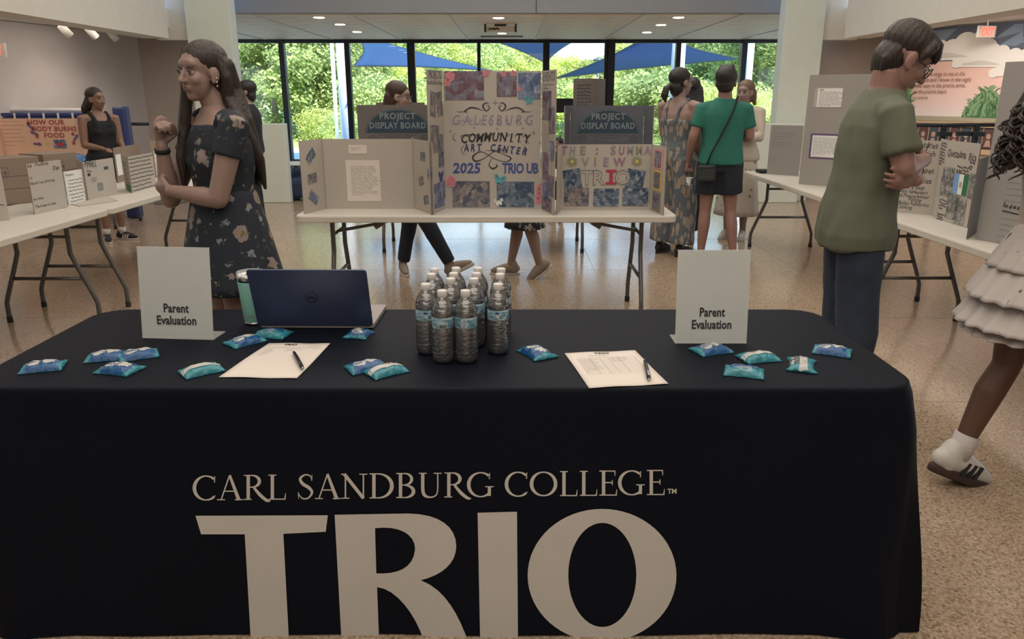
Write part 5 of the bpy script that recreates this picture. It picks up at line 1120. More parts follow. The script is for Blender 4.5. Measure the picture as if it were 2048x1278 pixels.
# sheets of paper with pens
def sheet(lab, c4, title, pen, table=False):
    pts = [g(*p) for p in c4]; t_ = thing('form_sheet', lab, 'paper', tuple(sum(pts, V((0, 0, 0)))/4))
    n = 12; v_, f_ = [], []
    for j in range(n+1):
        for i in range(n+1):
            s_, r_ = i/n, j/n; p = pts[0]*(1-s_)*(1-r_) + pts[1]*s_*(1-r_) + pts[2]*s_*r_ + pts[3]*(1-s_)*r_
            v_.append(p + V((0, 0, .0012+.0015*sin(s_*5+r_*3)**2*(1 if j in (0, n) or i in (0, n) else .6))))
    for j in range(n):
        for i in range(n): k = j*(n+1)+i; f_.append((k, k+1, k+n+2, k+n+1))
    o = MB().add(v_, f_).build('page', m_paper, t_, True); md = o.modifiers.new('thick', 'SOLIDIFY'); md.thickness = .0004
    f = lambda u, v2, off: (pts[0]*(1-u)*(1-v2) + pts[1]*u*(1-v2) + pts[2]*u*v2 + pts[3]*(1-u)*v2) + V((0, 0, .0032+off))
    fw = lambda u, v2, off: f(u/.216, v2/.279, off)
    mk = MB(); text(mk, 'TRIO', fw, .108 if table else .085, .256, .018, 0, 'C', 1, 0, 0, 1, 1.1, .0002); mk.build('heading', m_ink, t_)
    mk = MB()
    if table:
        scribble(mk, fw, .06, .243, .11, 1, .01, .0016, off=.0002, fill=1)
        for k in range(11): mk.ribbon(fw, [(.025, .225-.013*k), (.195, .225-.013*k)], .0006, .0002)
        for x_ in (.025, .06, .09, .115, .145, .195): mk.ribbon(fw, [(x_, .225), (x_, .095)], .0006, .0002)
        scribble(mk, fw, .03, .215, .05, 8, .013, .0012, off=.0002); scribble(mk, fw, .12, .22, .06, 3, .014, .0014, off=.0002)
    else:
        mk.ribbon(fw, [(.02, .236), (.20, .236)], .001, .0002); scribble(mk, fw, .15, .256, .05, 2, .008, .001, off=.0002); scribble(mk, fw, .02, .222, .03, 7, .009, .0012, off=.0002); scribble(mk, fw, .09, .222, .06, 2, .012, .0013, off=.0002)
    mk.build('printed_table', m_greyink, t_)
sheet('printed form lying left of centre with a pen on it', [(437, 755), (594, 758), (661, 688), (538, 687)], 1, None); sheet('printed form with a table lying right of centre with a pen on it', [(1178, 777), (1337, 769), (1270, 702), (1129, 707)], 1, None, True)
m_pen = mat('black glossy pen', (.015, .015, .02), .25); m_chrome = mat('chrome', (.6, .6, .62), .15, 1)
def pen(lab, p0, p1):
    a, b2 = g(*p0), g(*p1); d = (b2-a).normalized(); z = V((0, 0, .011)); L_ = .142; b2 = a + d*L_
    t_ = thing('pen', lab, 'pen', tuple((a+b2)/2))
    MB().tube([a+z, a+d*.008+z, a+d*.05+z, a+d*.12+z, b2+z], [.003, .0048, .0056, .0056, .0046], 16).build('barrel', m_pen, t_, True)
    MB().tube([a-d*.010+z, a+z], [.0008, .003], 12).build('tip', m_chrome, t_, True); MB().tube([b2+z, b2+d*.01+z], .0025, 10).build('click_button', m_chrome, t_, True)
    s_ = V((-d.y, d.x, 0)); c = b2 - d*.004 + z + V((0, 0, .0066)); MB().hexa([c-s_*.002-d*.035, c+s_*.002-d*.035, c+s_*.002, c-s_*.002], [c-s_*.002-d*.035+V((0, 0, .0015)), c+s_*.002-d*.035+V((0, 0, .0015)), c+s_*.002+V((0, 0, .0015)), c-s_*.002+V((0, 0, .0015))]).build('clip', m_chrome, t_)
pen('black pen lying on the left form', (588, 711), (605, 742)); pen('black pen lying on the right form', (1289, 728), (1297, 762))
# water bottles
m_pet, t, b = new_mat('clear bottle plastic'); t.nodes.remove(b)
def thin_clear(t, tint, ior, bump, bscale, rough, stretch=(1, 1, 3)):
    tr = t.nodes.new('ShaderNodeBsdfTransparent'); gl = t.nodes.new('ShaderNodeBsdfGlossy'); gl.inputs['Roughness'].default_value = rough; fz = t.nodes.new('ShaderNodeFresnel'); fz.inputs[0].default_value = ior; ms = t.nodes.new('ShaderNodeMixShader'); tr.inputs[0].default_value = tint
    n_ = tex(t, 'ShaderNodeTexNoise', bscale, mapping=(stretch, (0, 0, 0)), Detail=2.0); bp = t.nodes.new('ShaderNodeBump'); bp.inputs['Strength'].default_value = bump; bp.inputs['Distance'].default_value = .003
    t.links.new(n_.outputs['Fac'], bp.inputs['Height']); t.links.new(bp.outputs[0], gl.inputs['Normal']); t.links.new(bp.outputs[0], fz.inputs['Normal'])
    t.links.new(fz.outputs[0], ms.inputs[0]); t.links.new(tr.outputs[0], ms.inputs[1]); t.links.new(gl.outputs[0], ms.inputs[2]); df = t.nodes.new('ShaderNodeBsdfDiffuse'); df.inputs[0].default_value = (.80, .80, .86, 1); m2_ = t.nodes.new('ShaderNodeMixShader'); m2_.inputs[0].default_value = .055; t.links.new(ms.outputs[0], m2_.inputs[1]); t.links.new(df.outputs[0], m2_.inputs[2]); t.links.new(m2_.outputs[0], t.nodes['Material Output'].inputs[0])
thin_clear(t, (.95, .98, .98, 1), 3.2, 1.0, 60, .05, (1, 1, 2.2))
m_water, t, b = new_mat('water'); t.nodes.remove(b); thin_clear(t, (.90, .97, .98, 1), 2.4, 1.0, 45, .10, (1, 1, 2.5))
m_cap = mat('translucent white cap', (.66, .64, .62), .5, bump=.1, bscale=300)
m_lab, t, b = new_mat('bottle label'); b.inputs['Roughness'].default_value = .35
n_ = tex(t, 'ShaderNodeTexNoise', 30, mapping=((1, 1, 3), (0, 0, 0))); t.links.new(ramp(t, n_.outputs['Fac'], [(.35, (.10, .24, .34)), (.5, (.30, .46, .52)), (.62, (.50, .60, .62))]), b.inputs['Base Color'])
m_labw = mat('label white', (.55, .60, .62), .4); m_labb = mat('label blue', (.04, .10, .26), .4)
rib = lambda a, z: 1 + (.035*sin(5*a)*max(0, 1-z/.030) if z < .03 else 0)
def wob_r(r, z): return r + (.0016*sin(z*820) if (.03 < z < .098) else 0)
bp_ = [(.018, .004), (.024, 0), (.0285, .004), (.0315, .012)] + [(wob_r(.0318, .02+.004*k), .02+.004*k) for k in range(20)] + [(.0305, .101), (.0305, .134), (.0318, .137), (.0318, .145), (.030, .156), (.026, .168), (.019, .180), (.0135, .187), (.0125, .194)]
def bottle(k, x, y, lab, rz, kind):
    t_ = thing('water_bottle', lab, 'water bottle', (x, y, TT), rz, 'water bottles in the cluster')
    MB().lathe(bp_, 32, (0, 0, 0), 0, rib).build('bottle_wall', m_pet, t_, True, local=True)
    wp = [(max(.001, r-.0012), z+.0012) for r, z in bp_ if z < .152]; wp = [(0, .005)] + wp + [(0, wp[-1][1])]
    MB().lathe(wp, 32, (0, 0, 0), 0, rib).build('water', m_water, t_, True, local=True)
    MB().lathe([(0, .207), (.0125, .207), (.0138, .2055), (.0138, .190), (.0132, .189)], 28, (0, 0, 0)).build('cap', m_cap, t_, True, local=True)
    MB().lathe([(.0309, .104), (.0311, .1045), (.0311, .1335), (.0309, .134)], 36, (0, 0, 0)).build('label', m_lab, t_, True, local=True)
    f = lambda u, v_, off: V(((.0313+off)*sin(u/.0313), -(.0313+off)*cos(u/.0313), .104+v_))
    if kind == 0:
        MB().prism([(.004+.017*cos(j*pi/12), .015+.0115*sin(j*pi/12)) for j in range(24)], f, 0, .0003).build('label_oval', m_labw, t_, local=True)
        mk = MB(); scribble(mk, f, -.003, .014, .016, 2, .006, .0022, off=.0006, fill=1); mk.prism([(-.010+.007*cos(j*pi/8), .0225+.0035*sin(j*pi/8)) for j in range(16)], f, .0004, .0008); mk.build('label_print', m_labb, t_, local=True)
    elif kind == 1:
        MB().prism([(-.012, .002), (.012, .002), (.012, .020), (-.012, .020)], f, 0, .0003).build('barcode_patch', m_labw, t_, local=True); mk = MB()
        for j in range(9): mk.prism([(-.010+j*.0023, .003), (-.0088+j*.0023-.0004*(j % 2), .003), (-.0088+j*.0023-.0004*(j % 2), .012), (-.010+j*.0023, .012)], f, .0004, .0006)
        mk.build('barcode', m_ink, t_, local=True)
    else:
        MB().prism([(-.007, .004), (.007, .004), (.007, .025), (-.007, .025)], f, 0, .0003).build('label_patch', m_labw, t_, local=True); mk = MB()
        for j in range(3): a0 = j*2*pi/3; mk.ribbon(f, [(.0048*cos(a0+q_*.35), .016+.0048*sin(a0+q_*.35)) for q_ in range(5)], .0016, .0005, 0, 2)
        mk.build('recycling_mark', m_ink, t_, local=True); mk = MB()
        for j in range(4): mk.ribbon(f, [(-.026, .006+.006*j), (-.018, .008+.006*j), (-.010, .006+.006*j)], .0022, .0004)
        mk.build('wave_print', m_labb, t_, local=True)
y0b = 2.055; sp_ = .066; xc_ = [-.236, -.170, -.105, -.040]
NAMES = ['front', 'second', 'third', 'back']; CNM = ['leftmost', 'second from left', 'second from right', 'rightmost']
q = g(886, 729); bottle(0, q.x, q.y+.030, 'nearest water bottle, with the barcode side of its label showing', .1, 1)
q = g(932, 729); bottle(1, q.x, q.y+.030, 'nearest water bottle, with the recycling mark on its label', -.1, 2)
for r_, (yy_, xs_) in enumerate(((2.125, (843, 888, 931, 977)), (2.25, (847, 893, 937, 979)), (2.32, (850, 893, 937, 981)))):
    for c_, px_ in enumerate(xs_):
        X_ = (-.247, -.181, -.112, -.046)[c_]; off_ = (0, .004, .006)[r_]
        yv = yy_ + (.068 if r_ == 0 and 0 < c_ < 3 else .0) + (.012 if r_ and c_ in (1, 2) else 0) + (.003*r_)
        bottle(9, X_+off_ + (.006 if c_ == 3 else 0), yv, 'water bottle %s of the cluster, %s' % (('in the second row', 'in the third row', 'in the back row')[r_], CNM[c_]), [.35, 0, 0, .25][c_] if r_ == 0 else random.uniform(-2, 2), 0 if r_ == 0 and c_ in (0, 3) else random.choice((0, 1)))
# snack packets
m_pk = mat('teal foil wrapper', (.03, .22, .28), .28, noise_amt=.5, nscale=40, bump=.7, bscale=55); m_pkb = mat('blue wrapper print', (.012, .085, .24), .3, noise_amt=.3, nscale=50, bump=.5, bscale=60); m_pkw = mat('white wrapper print', (.48, .48, .46), .35, noise_amt=.1, nscale=40, bump=.4, bscale=60); m_foil = mat('silver foil', (.5, .48, .48), .18, .8, bump=.8, bscale=70)
def pk_z(u, w_): return .0015 + .0195*max(0, (1-abs(u)**3.0))**.6*max(0, (1-abs(w_)**2.6))**.55
def packet(lab, c, ang, kind, L_=.058, Wd=.035, lift=0, tilt=0):
    q = g(*c) if not isinstance(c, V) else c
    t_ = thing('snack_packet', lab, 'snack packet', (q.x, q.y, TT+lift), R(ang), 'snack packets on the black cloth'); t_.rotation_euler = (tilt, 0, R(ang)); WM[t_.name] = M.Identity(4)
    n, m2 = 22, 12; v_, f_ = [], []; sd = random.random()*20
    def H(u, w_): return pk_z(u, w_)*(1+.18*noise.noise(V((u*2.5+sd, w_*2.5, 0)))) + (.003*abs(sin(w_*5+sd)) if abs(u) > .9 else 0) + (.006*max(0, abs(u)-.8)*5*abs(noise.noise(V((sd, w_*1.5, u)))))
    def XY(u, w_): return (u*L_, w_*Wd*(1+.16*max(0, abs(u)-.72)/.28 - .06*(1-u*u)))
    for j in range(m2+1):
        for i in range(n+1):
            u, w_ = i/n*2-1, j/m2*2-1; x_, y_ = XY(u, w_); v_.append((x_, y_, H(u, w_)))
    for j in range(m2):
        for i in range(n): a = j*(n+1)+i; f_.append((a, a+1, a+n+2, a+n+1))
    top = len(v_); v_ += [(x_, y_, .0005+.0) for x_, y_, z in v_[:top]]; f_ += [tuple(top+k for k in reversed(f)) for f in f_[:]]
    ed = [i for i in range(n+1)] + [(j+1)*(n+1)-1 for j in range(1, m2+1)] + [m2*(n+1)+i for i in range(n-1, -1, -1)] + [j*(n+1) for j in range(m2-1, 0, -1)]
    f_ += [(ed[k], top+ed[k], top+ed[(k+1) % len(ed)], ed[(k+1) % len(ed)]) for k in range(len(ed))]
    MB().add(v_, f_).build('wrapper', m_pk, t_, True, local=True)
    def patch(name, m_, inside, off, nu=36, nw=20, par=t_):
        vv, ff, id_ = [], [], {}
        for j in range(nw):
            for i in range(nu):
                uc, wc = (i+.5)/nu*2-1, (j+.5)/nw*2-1
                if not inside(uc, wc): continue
                fq = []
                for (a, b3) in ((i, j), (i+1, j), (i+1, j+1), (i, j+1)):
                    if (a, b3) not in id_: u, w_ = a/nu*2-1, b3/nw*2-1; x_, y_ = XY(u, w_); id_[a, b3] = len(vv); vv.append((x_, y_, H(u, w_)+off))
                    fq.append(id_[a, b3])
                ff.append(tuple(fq))
        if ff: MB().add(vv, ff).build(name, m_, par, True, local=True)
    if kind == 0:
        patch('blue_print', m_pkb, lambda u, w_: abs(u) < .78-.1*sin(w_*5+sd) and abs(w_) < .97, .0005)
        patch('cloud_print', m_pkw, lambda u, w_: ((u-.30)/.34)**2+((w_-.15)/.50)**2 < 1+.35*sin(6*math.atan2(w_-.15, u-.3)), .001)
        patch('logo_print', m_pkw, lambda u, w_: ((u+.38)/.32)**2+((w_+.10)/.55)**2 < 1, .001)
        f = lambda u, v2, off: (lambda uu, ww: V((*XY(uu, ww), H(uu, ww)+.0016)))(u/L_, v2/Wd)
        mk = MB(); scribble(mk, f, -.034, .004, .026, 3, .006, .0026, fill=1); mk.build('logo_marks', m_labb, t_, local=True)
    elif kind == 1:
        patch('white_seam', m_pkw, lambda u, w_: abs(w_+.1) < .26, .0012); patch('small_print', m_foil, lambda u, w_: -.55 < u < .55 and .25 < w_ < .9, .0008)
        f = lambda u, v2, off: (lambda uu, ww: V((*XY(uu, ww), H(uu, ww)+.0018)))(u/L_, v2/Wd)
        mk = MB(); scribble(mk, f, -.028, .022, .055, 5, .003, .0014, fill=1); mk.build('print_lines', m_ink, t_, local=True)
    else:
        patch('blue_print', m_pkb, lambda u, w_: abs(u) < .7 and w_ > -.2, .0005); patch('cloud_print', m_pkw, lambda u, w_: abs(u) < .75 and w_ > .55+.1*sin(u*9), .001)
        f = lambda u, v2, off: (lambda uu, ww: V((*XY(uu, ww), H(uu, ww)+.0014)))(u/L_, v2/Wd)
        mk = MB()
        for j in range(14): mk.ribbon(f, [(-.028+.0035*j, -.026), (-.028+.0035*j, -.002)], .0013)
        mk.build('nutrition_print', m_labw, t_, local=True)
    return t_
for lab, c, a_, k in (('snack packet alone at the left end of the black table', (87, 737), 18, 0), ('left snack packet of the cluster of three', (215, 716), 12, 0), ('right snack packet of the cluster of three, lapping onto its neighbour', (278, 713), 28, 0), ('front snack packet of the cluster of three', (240, 742), -14, 0),
                     ('snack packet with a white seam left of the left form', (403, 744), 40, 1), ('snack packet nearest the tumbler, pointing at the form', (490, 686), 48, 0), ('snack packet with barcode lines in front of the laptop', (546, 671), -10, 2), ('small upright snack packet at the right corner of the laptop', (717, 672), 80, 0),
                     ('left packet of the overlapping pair in the middle', (733, 737), 30, 0), ('right packet with white seam of the overlapping pair in the middle', (772, 745), 38, 1), ('snack packet alone right of the water bottles', (1074, 709), -62, 0), ('snack packet under the right Parent Evaluation sign', (1422, 703), 20, 0),
                     ('snack packet with white seam right of the right sign', (1516, 718), 14, 1), ('front snack packet with lined print at the right', (1488, 747), -18, 2), ('upright snack packet with white seam at the right', (1603, 733), 70, 1), ('snack packet at the far right end of the black table', (1664, 705), -26, 0)):
    packet(lab, c, a_, k, L_=.052 if 'small' not in lab else .036, lift=.0)
# ================================================================== PEOPLE
def remesh(name, parts, voxel, mats, parent, smooth=4, post=None, par_local=True, matfn=None):
    b = MB()
    for v_, f in parts: b.add(v_, f)
    me = b.build('tmp', [], local=True, me_only=True); o = bpy.data.objects.new('tmp', me); COL.objects.link(o)
    m = o.modifiers.new('r', 'REMESH'); m.mode = 'VOXEL'; m.voxel_size = voxel; m.use_smooth_shade = True
    if smooth: s_ = o.modifiers.new('s', 'SMOOTH'); s_.factor = .5; s_.iterations = smooth
    bpy.context.view_layer.update(); dg = bpy.context.evaluated_depsgraph_get()
    nm = bpy.data.meshes.new_from_object(o.evaluated_get(dg)); bpy.data.objects.remove(o); bpy.data.meshes.remove(me)
    if post:
        ns = [v_.normal.copy() for v_ in nm.vertices]
        for v_, n_ in zip(nm.vertices, ns):
            q = post(v_.co, n_)
            if q is not None: v_.co = q
    nm.materials.clear()
    for q in (mats if isinstance(mats, (list, tuple)) else [mats]): nm.materials.append(q)
    nm.polygons.foreach_set('use_smooth', [True]*len(nm.polygons))
    if matfn:
        for p_ in nm.polygons: p_.material_index = matfn(p_.center, p_.normal)
    else: nm.polygons.foreach_set('material_index', [0]*len(nm.polygons))
    nm.name = name; nm.update(); r = bpy.data.objects.new(name, nm); COL.objects.link(r); r.parent = parent; WM[r.name] = M.Identity(4); return r
def wrinkle(amp, sx_=6, sz_=3, seed=0):
    return lambda p, n_: p + n_*(amp*noise.noise(V((p.x*sx_+seed, p.y*sx_, p.z*sz_))) + amp*.5*noise.noise(V((p.x*sx_*3+seed, p.y*sx_*3, p.z*sz_*2.5))))
def xf(part, Mx): return [Mx @ V(p) for p in part[0]], part[1]
def skin_mat(name, c): 
    m = mat(name, c, .5, noise_amt=.07, nscale=9, bump=.05, bscale=200); b = m.node_tree.nodes['Principled BSDF']; b.inputs['Subsurface Weight'].default_value = .08; b.inputs['Subsurface Radius'].default_value = (.02, .008, .005); return m
m_eye = mat('eye white', (.27, .25, .24), .35, noise_amt=.01); m_iris = mat('dark iris', (.03, .02, .015), .15); m_lip = mat('lips', (.24, .10, .09), .5); m_brow = mat('dark brow', (.03, .02, .015), .8)
def hair_mat(name, c, rough=.42):
    m = mat(name, c, rough, noise_amt=.35, nscale=8, bump=.6, bscale=9, bstretch=(16, 16, 1.2)); return m
m_glassf = mat('black glasses frame', (.01, .01, .012), .3)
HEADP = None
def head_parts(male):
    k = 1.04 if male else 1.0
    pr = [ell((0, -.012, .032), (.0735*k, .092*k, .080)), ell((0, .028, -.028), (.060*k, .058, .082)), ell((0, .048, -.088), (.030*k, .028, .022)), ell((0, .02, -.06), (.052*k, .05, .045)),
          ell((.030, .058, -.022), (.028, .026, .028)), ell((-.030, .058, -.022), (.028, .026, .028)), ell((0, .066, .038), (.046, .018, .024)),
          limb([(0, .084, .012), (0, .094, -.010), (0, .103, -.026)], [.007, .009, .0125], 10), ell((.009, .094, -.030), (.009, .010, .007)), ell((-.009, .094, -.030), (.009, .010, .007)),
          ell((0, .083, -.053), (.021, .010, .006)), ell((0, .081, -.062), (.018, .010, .007)), ell((0, .079, -.057), (.024, .008, .012))]
    for s_ in (-1, 1): pr += [ell((s_*.075*k, -.004, -.008), (.010, .021, .031), M.Rotation(s_*.25, 3, 'Z')), ell((s_*.074*k, .004, -.030), (.009, .012, .012))]
    return pr
def hand_parts(wrist, d, n_, side, curl=.5, s=1.0, spread=.0):
    """palm, four fingers and a thumb; d towards fingers, n_ out of the palm, side=+1 right hand"""
    d = V(d).normalized(); n_ = V(n_); n_ = (n_ - d*n_.dot(d)).normalized(); x = d.cross(n_)*side   # towards the thumb side
    w_ = V(wrist); pr = []
    Mx = M(((x.x, d.x, n_.x, 0), (x.y, d.y, n_.y, 0), (x.z, d.z, n_.z, 0), (0, 0, 0, 1)))
    T = lambda p: w_ + (x*p[0] + d*p[1] + n_*p[2])*s
    pr.append(limb([T((0, -.02, 0)), T((0, .012, 0)), T((.002, .045, .002)), T((.002, .082, .0))], [.022*s, .026*s, .036*s, .036*s], 14, True, .42, n_))
    for k, (ox, L_) in enumerate(((.028, .070), (.0095, .078), (-.0095, .073), (-.027, .058))):
        p0 = T((ox, .070 - .004*abs(k-1.3), 0)); dd = (d + x*(ox*2.0*(1+spread))).normalized(); pts, a = [p0], curl*.55
        for seg in (.46, .32, .26):
            p0 = p0 + (dd*cos(a) + n_*sin(a))*L_*s*seg; pts.append(p0); a += curl*(.9 if seg > .4 else .75)
        pr.append(limb(pts, [.0088*s, .0085*s, .0075*s, .0062*s], 10))
    a = .35+curl*.5
    t0 = T((.022, .018, .004)); t1 = T((.045, .048, .012+.012*curl)); t2 = T((.046-.012*curl, .076, .020+.02*curl)); t3 = T((.040-.02*curl, .096, .024+.024*curl))
    pr.append(limb([t0, t1, t2, t3], [.014*s, .0115*s, .0095*s, .0075*s], 10)); return pr
def shoe(t_, ankle, yaw, pitch, m_up, m_sole, s=1.0, stripes=None, kind='sneaker', lab=None):
    """foot frame: y towards toe, z up, origin under the ankle"""
    A = V(ankle); Mx = M.Translation(A) @ M.Rotation(yaw, 4, 'Z') @ M.Rotation(pitch, 4, 'X') @ M.Translation((0, 0, -.085*s)) @ M.Scale(s, 4)
    out = [( .040*sin(a)*(1.0 if cos(a) > 0 else .82)+0.0, .052+.130*cos(a)) for a in [2*pi*k/28 for k in range(28)]]
    th = .028 if kind == 'sneaker' else .018
    sl = MB(); n = 28
    v_ = [Mx @ V((x*k, .052+(y-.052)*k, z)) for k, z in ((.94, .0), (1.0, .006), (1.0, th-.004), (.97, th)) for x, y in out]
    f = [(j*n+i, j*n+(i+1) % n, (j+1)*n+(i+1) % n, (j+1)*n+i) for j in range(3) for i in range(n)] + [tuple(reversed(range(n))), tuple(range(3*n, 4*n))]
    f = [tuple(reversed(q)) for q in f]
    up = [limb([(0, -.045, .055), (0, -.02, .062), (0, .045, .058), (0, .105, .043), (0, .150, .036)], [.035, .040, .040, .035, .024], 16, True, .92, (1, 0, 0)), limb([(0, -.022, .05), (0, -.022, .092)], [.038, .037], 16)]
    if kind == 'slide': up = [limb([(0, .045, .035), (0, .105, .03)], [.043, .040], 16, True, .98, (1, 0, 0))]
    o = remesh('shoe', [xf(p_, Mx) for p_ in up], .0065*s, m_up, t_, 3)
    sl.add(v_, f).build('sole', m_sole, o, True, local=True)
    if lab: o['label'] = lab
    if kind == 'sneaker':
        lc_ = MB()
        for k in range(4): q0 = [Mx @ V(p_) for p_ in ((-.018, .035+.02*k, .094-.010*k), (0, .040+.02*k, .100-.010*k), (.018, .035+.02*k, .094-.010*k))]; lc_.tube(q0, .003*s, 6)
        lc_.build('lace', m_wpaper, o, True, local=True)
    if stripes:
        sb = MB()
        for sd in (-1, 1):
            for k in range(3): y0 = .012+.026*k; sb.hexa(*[[Mx @ V((sd*(xx), yy_, zz)) for xx, yy_, zz in ((w_, y0, .030), (w_, y0+.013, .030), (w_-.008, y0+.028, .072), (w_-.008, y0+.015, .072))] for w_ in (.034, .0425)])
        sb.build('side_stripe', stripes, o, local=True)
    return o
TOR = {'f': [(.83, .150, .090), (.90, .172, .112), (.97, .162, .106), (1.06, .130, .088), (1.15, .132, .092), (1.24, .146, .108), (1.31, .148, .104), (1.37, .132, .082), (1.415, .095, .060), (1.45, .055, .052)],
       'm': [(.83, .150, .095), (.90, .166, .108), (.97, .158, .104), (1.06, .148, .100), (1.15, .156, .104), (1.24, .170, .112), (1.32, .172, .108), (1.38, .148, .088), (1.42, .105, .065), (1.455, .060, .055)]}
PPL = {}
def person(lab, loc, yaw, H, sex, skin, pose, near=False, hd=(0, 0, 0), hofs=(0, 0, 0), lean=0.0, wk=1.0, face=True, group=None, glasses=False, hs=1.04):
    t_ = thing('person', lab, 'person', loc, yaw, group); s = H/1.7; t_.scale = (s, s, s); WM[t_.name] = M.Identity(4)
    sw = .165 if sex == 'f' else .185; sw *= wk
    ly = lambda z: lean*max(0, z-.95)/.5
    J = {'sR': (sw, ly(1.39), 1.385), 'sL': (-sw, ly(1.39), 1.385), 'eR': (sw+.04, -.02+ly(1.1), 1.10), 'eL': (-sw-.04, -.02+ly(1.1), 1.10), 'wR': (sw+.05, .04, .86), 'wL': (-sw-.05, .04, .86), 'dR': (0, .1, -1), 'dL': (0, .1, -1), 'nR': (-1, 0, 0), 'nL': (1, 0, 0), 'cR': .4, 'cL': .4,
         'hR': (.088, 0, .88), 'hL': (-.088, 0, .88), 'kR': (.09, .02, .48), 'kL': (-.09, .02, .48), 'aR': (.09, -.01, .085), 'aL': (-.09, -.01, .085), 'fR': -.12, 'fL': .12, 'pR': 0, 'pL': 0}
    
    if sex == 'm': J['sR'] = (sw-.008, ly(1.37), 1.368); J['sL'] = (-sw+.008, ly(1.37), 1.368)
    J.update(pose); J['lean'] = ly; J['s'] = s; J['sex'] = sex; J['wk'] = wk; J['near'] = near
    hc = V((hofs[0], .012+ly(1.58)+hofs[1], 1.588+hofs[2])); HM = M.Translation(hc) @ M.Rotation(hd[0], 4, 'Z') @ M.Rotation(-hd[1], 4, 'X') @ M.Rotation(hd[2], 4, 'Y') @ M.Scale(hs, 4); J['HM'] = HM
    secs = [(z, 0, ly(z), rx*wk, ry*wk**.7) for z, rx, ry in TOR[sex]]; J['secs'] = secs
    pr = [loft(secs)] + [xf(p_, HM) for p_ in head_parts(sex == 'm')]
    nk = .052 if sex == 'f' else .060
    pr.append(limb([(0, ly(1.38)-.01, 1.38), (0, ly(1.46), 1.46), HM @ V((0, -.02, -.06))], [nk*1.25, nk, nk*.98], 16))
    if sex == 'f' : pr += [ell((s_*.065*wk, ly(1.25)+.075, 1.245), (.055, .05, .055)) for s_ in (-1, 1)]
    for sd, sg in (('R', 1), ('L', -1)):
        S, E_, W_ = V(J['s'+sd]), V(J['e'+sd]), V(J['w'+sd]); a = 1.0 if sex == 'f' else 1.12; a *= wk**.5
        pr.append(limb([S-V((sg*.05, 0, 0)), S, lerp(S, E_, .35), E_, ], [.050*a, .050*a, .046*a, .037*a], 16)); pr.append(limb([E_, lerp(E_, W_, .3), lerp(E_, W_, .85), W_], [.037*a, .038*a, .025*a, .023*a], 14))
        pr += hand_parts(W_, J['d'+sd], J['n'+sd], sg, J['c'+sd], 1.0 if sex == 'f' else 1.08)
        Hh, K, A = V(J['h'+sd]), V(J['k'+sd]), V(J['a'+sd])
        pr.append(limb([Hh+V((0, 0, .03)), lerp(Hh, K, .3), lerp(Hh, K, .8), K], [.083*wk, .078*wk, .058, .052], 18)); pr.append(limb([K, lerp(K, A, .3)-V((0, .012, 0)), lerp(K, A, .85), A], [.051, .055, .036, .034], 16))
        fd = M.Rotation(J['f'+sd], 3, 'Z') @ (M.Rotation(J['p'+sd], 3, 'X') @ V((0, .075, -.045))); pr.append(limb([A, A+fd], [.030, .018], 12))
    iv = HM.inverted()
    def dents(p, n_):
        if p.z < 1.3: return None
        q = iv @ p
        if q.y < .03 or abs(q.x) > .06 or abs(q.z) > .1: return None
        dy = 0
        for sg in (-1, 1): dy -= .0062*math.exp(-(((q.x-sg*.031)/.014)**2 + ((q.z-.004)/.011)**2))
        dy -= .0035*math.exp(-((q.x/.02)**2 + ((q.z+.0575)/.0022)**2))
        return HM @ V((q.x, q.y+dy, q.z)) if abs(dy) > 1e-5 else None
    body = remesh('body', pr, .0052 if near else .010, skin, t_, 2 if near else 2, dents)
    for sg in (-1, 1):
        ev, ef = ell((sg*.031, .0715, .003), (.0110, .0122, .0092), None, 16, 10); e1 = MB().add(*xf((ev, ef), HM)).build('eye', m_eye, t_, True, local=True)
        MB().add(*xf(ell((sg*.031, .0795, .003), (.0060, .0050, .0060), None, 12, 8), HM)).build('iris', m_iris, e1, True, local=True)
        MB().tube([HM @ V((sg*x, y, z)) for x, y, z in ((.014, .0845, .020), (.030, .0845, .0245), (.046, .0735, .021))], [.0012, .0022, .0010], 8).build('eyebrow', m_brow, t_, True, local=True)
        lash = MB().tube([HM @ V((sg*x, y, z)) for x, y, z in ((.020, .084, .007), (.031, .0875, .0125), (.043, .080, .007))], [.0012, .0022, .0012], 6).build('eyelash', m_brow, t_, True, local=True)
    MB().add(*xf(ell((0, .0855, -.0525), (.019, .0064, .0036)), HM)).add(*xf(ell((0, .0840, -.0620), (.016, .0068, .0044)), HM)).build('lips', m_lip, t_, True, local=True)
    if glasses:
        gm = MB()
        for sg in (-1, 1):
            gm.tube([HM @ V((sg*.034+.023*cos(k*pi/8)*1.0, .097-.006*abs(cos(k*pi/8))*(1 if sg*cos(k*pi/8) > 0 else 0), .001+.019*sin(k*pi/8))) for k in range(17)], .0022, 6); gm.tube([HM @ V((sg*.057, .092, .005)), HM @ V((sg*.076, .05, .006)), HM @ V((sg*.079, -.01, .003))], .002, 6)
        gm.tube([HM @ V((-.011, .099, .004)), HM @ V((.011, .099, .004))], .002, 6).build('glasses', m_glassf, t_, True, local=True)
    PPL[t_.name] = J; return t_, J
def gvox(J): return .0075 if J['near'] else .012
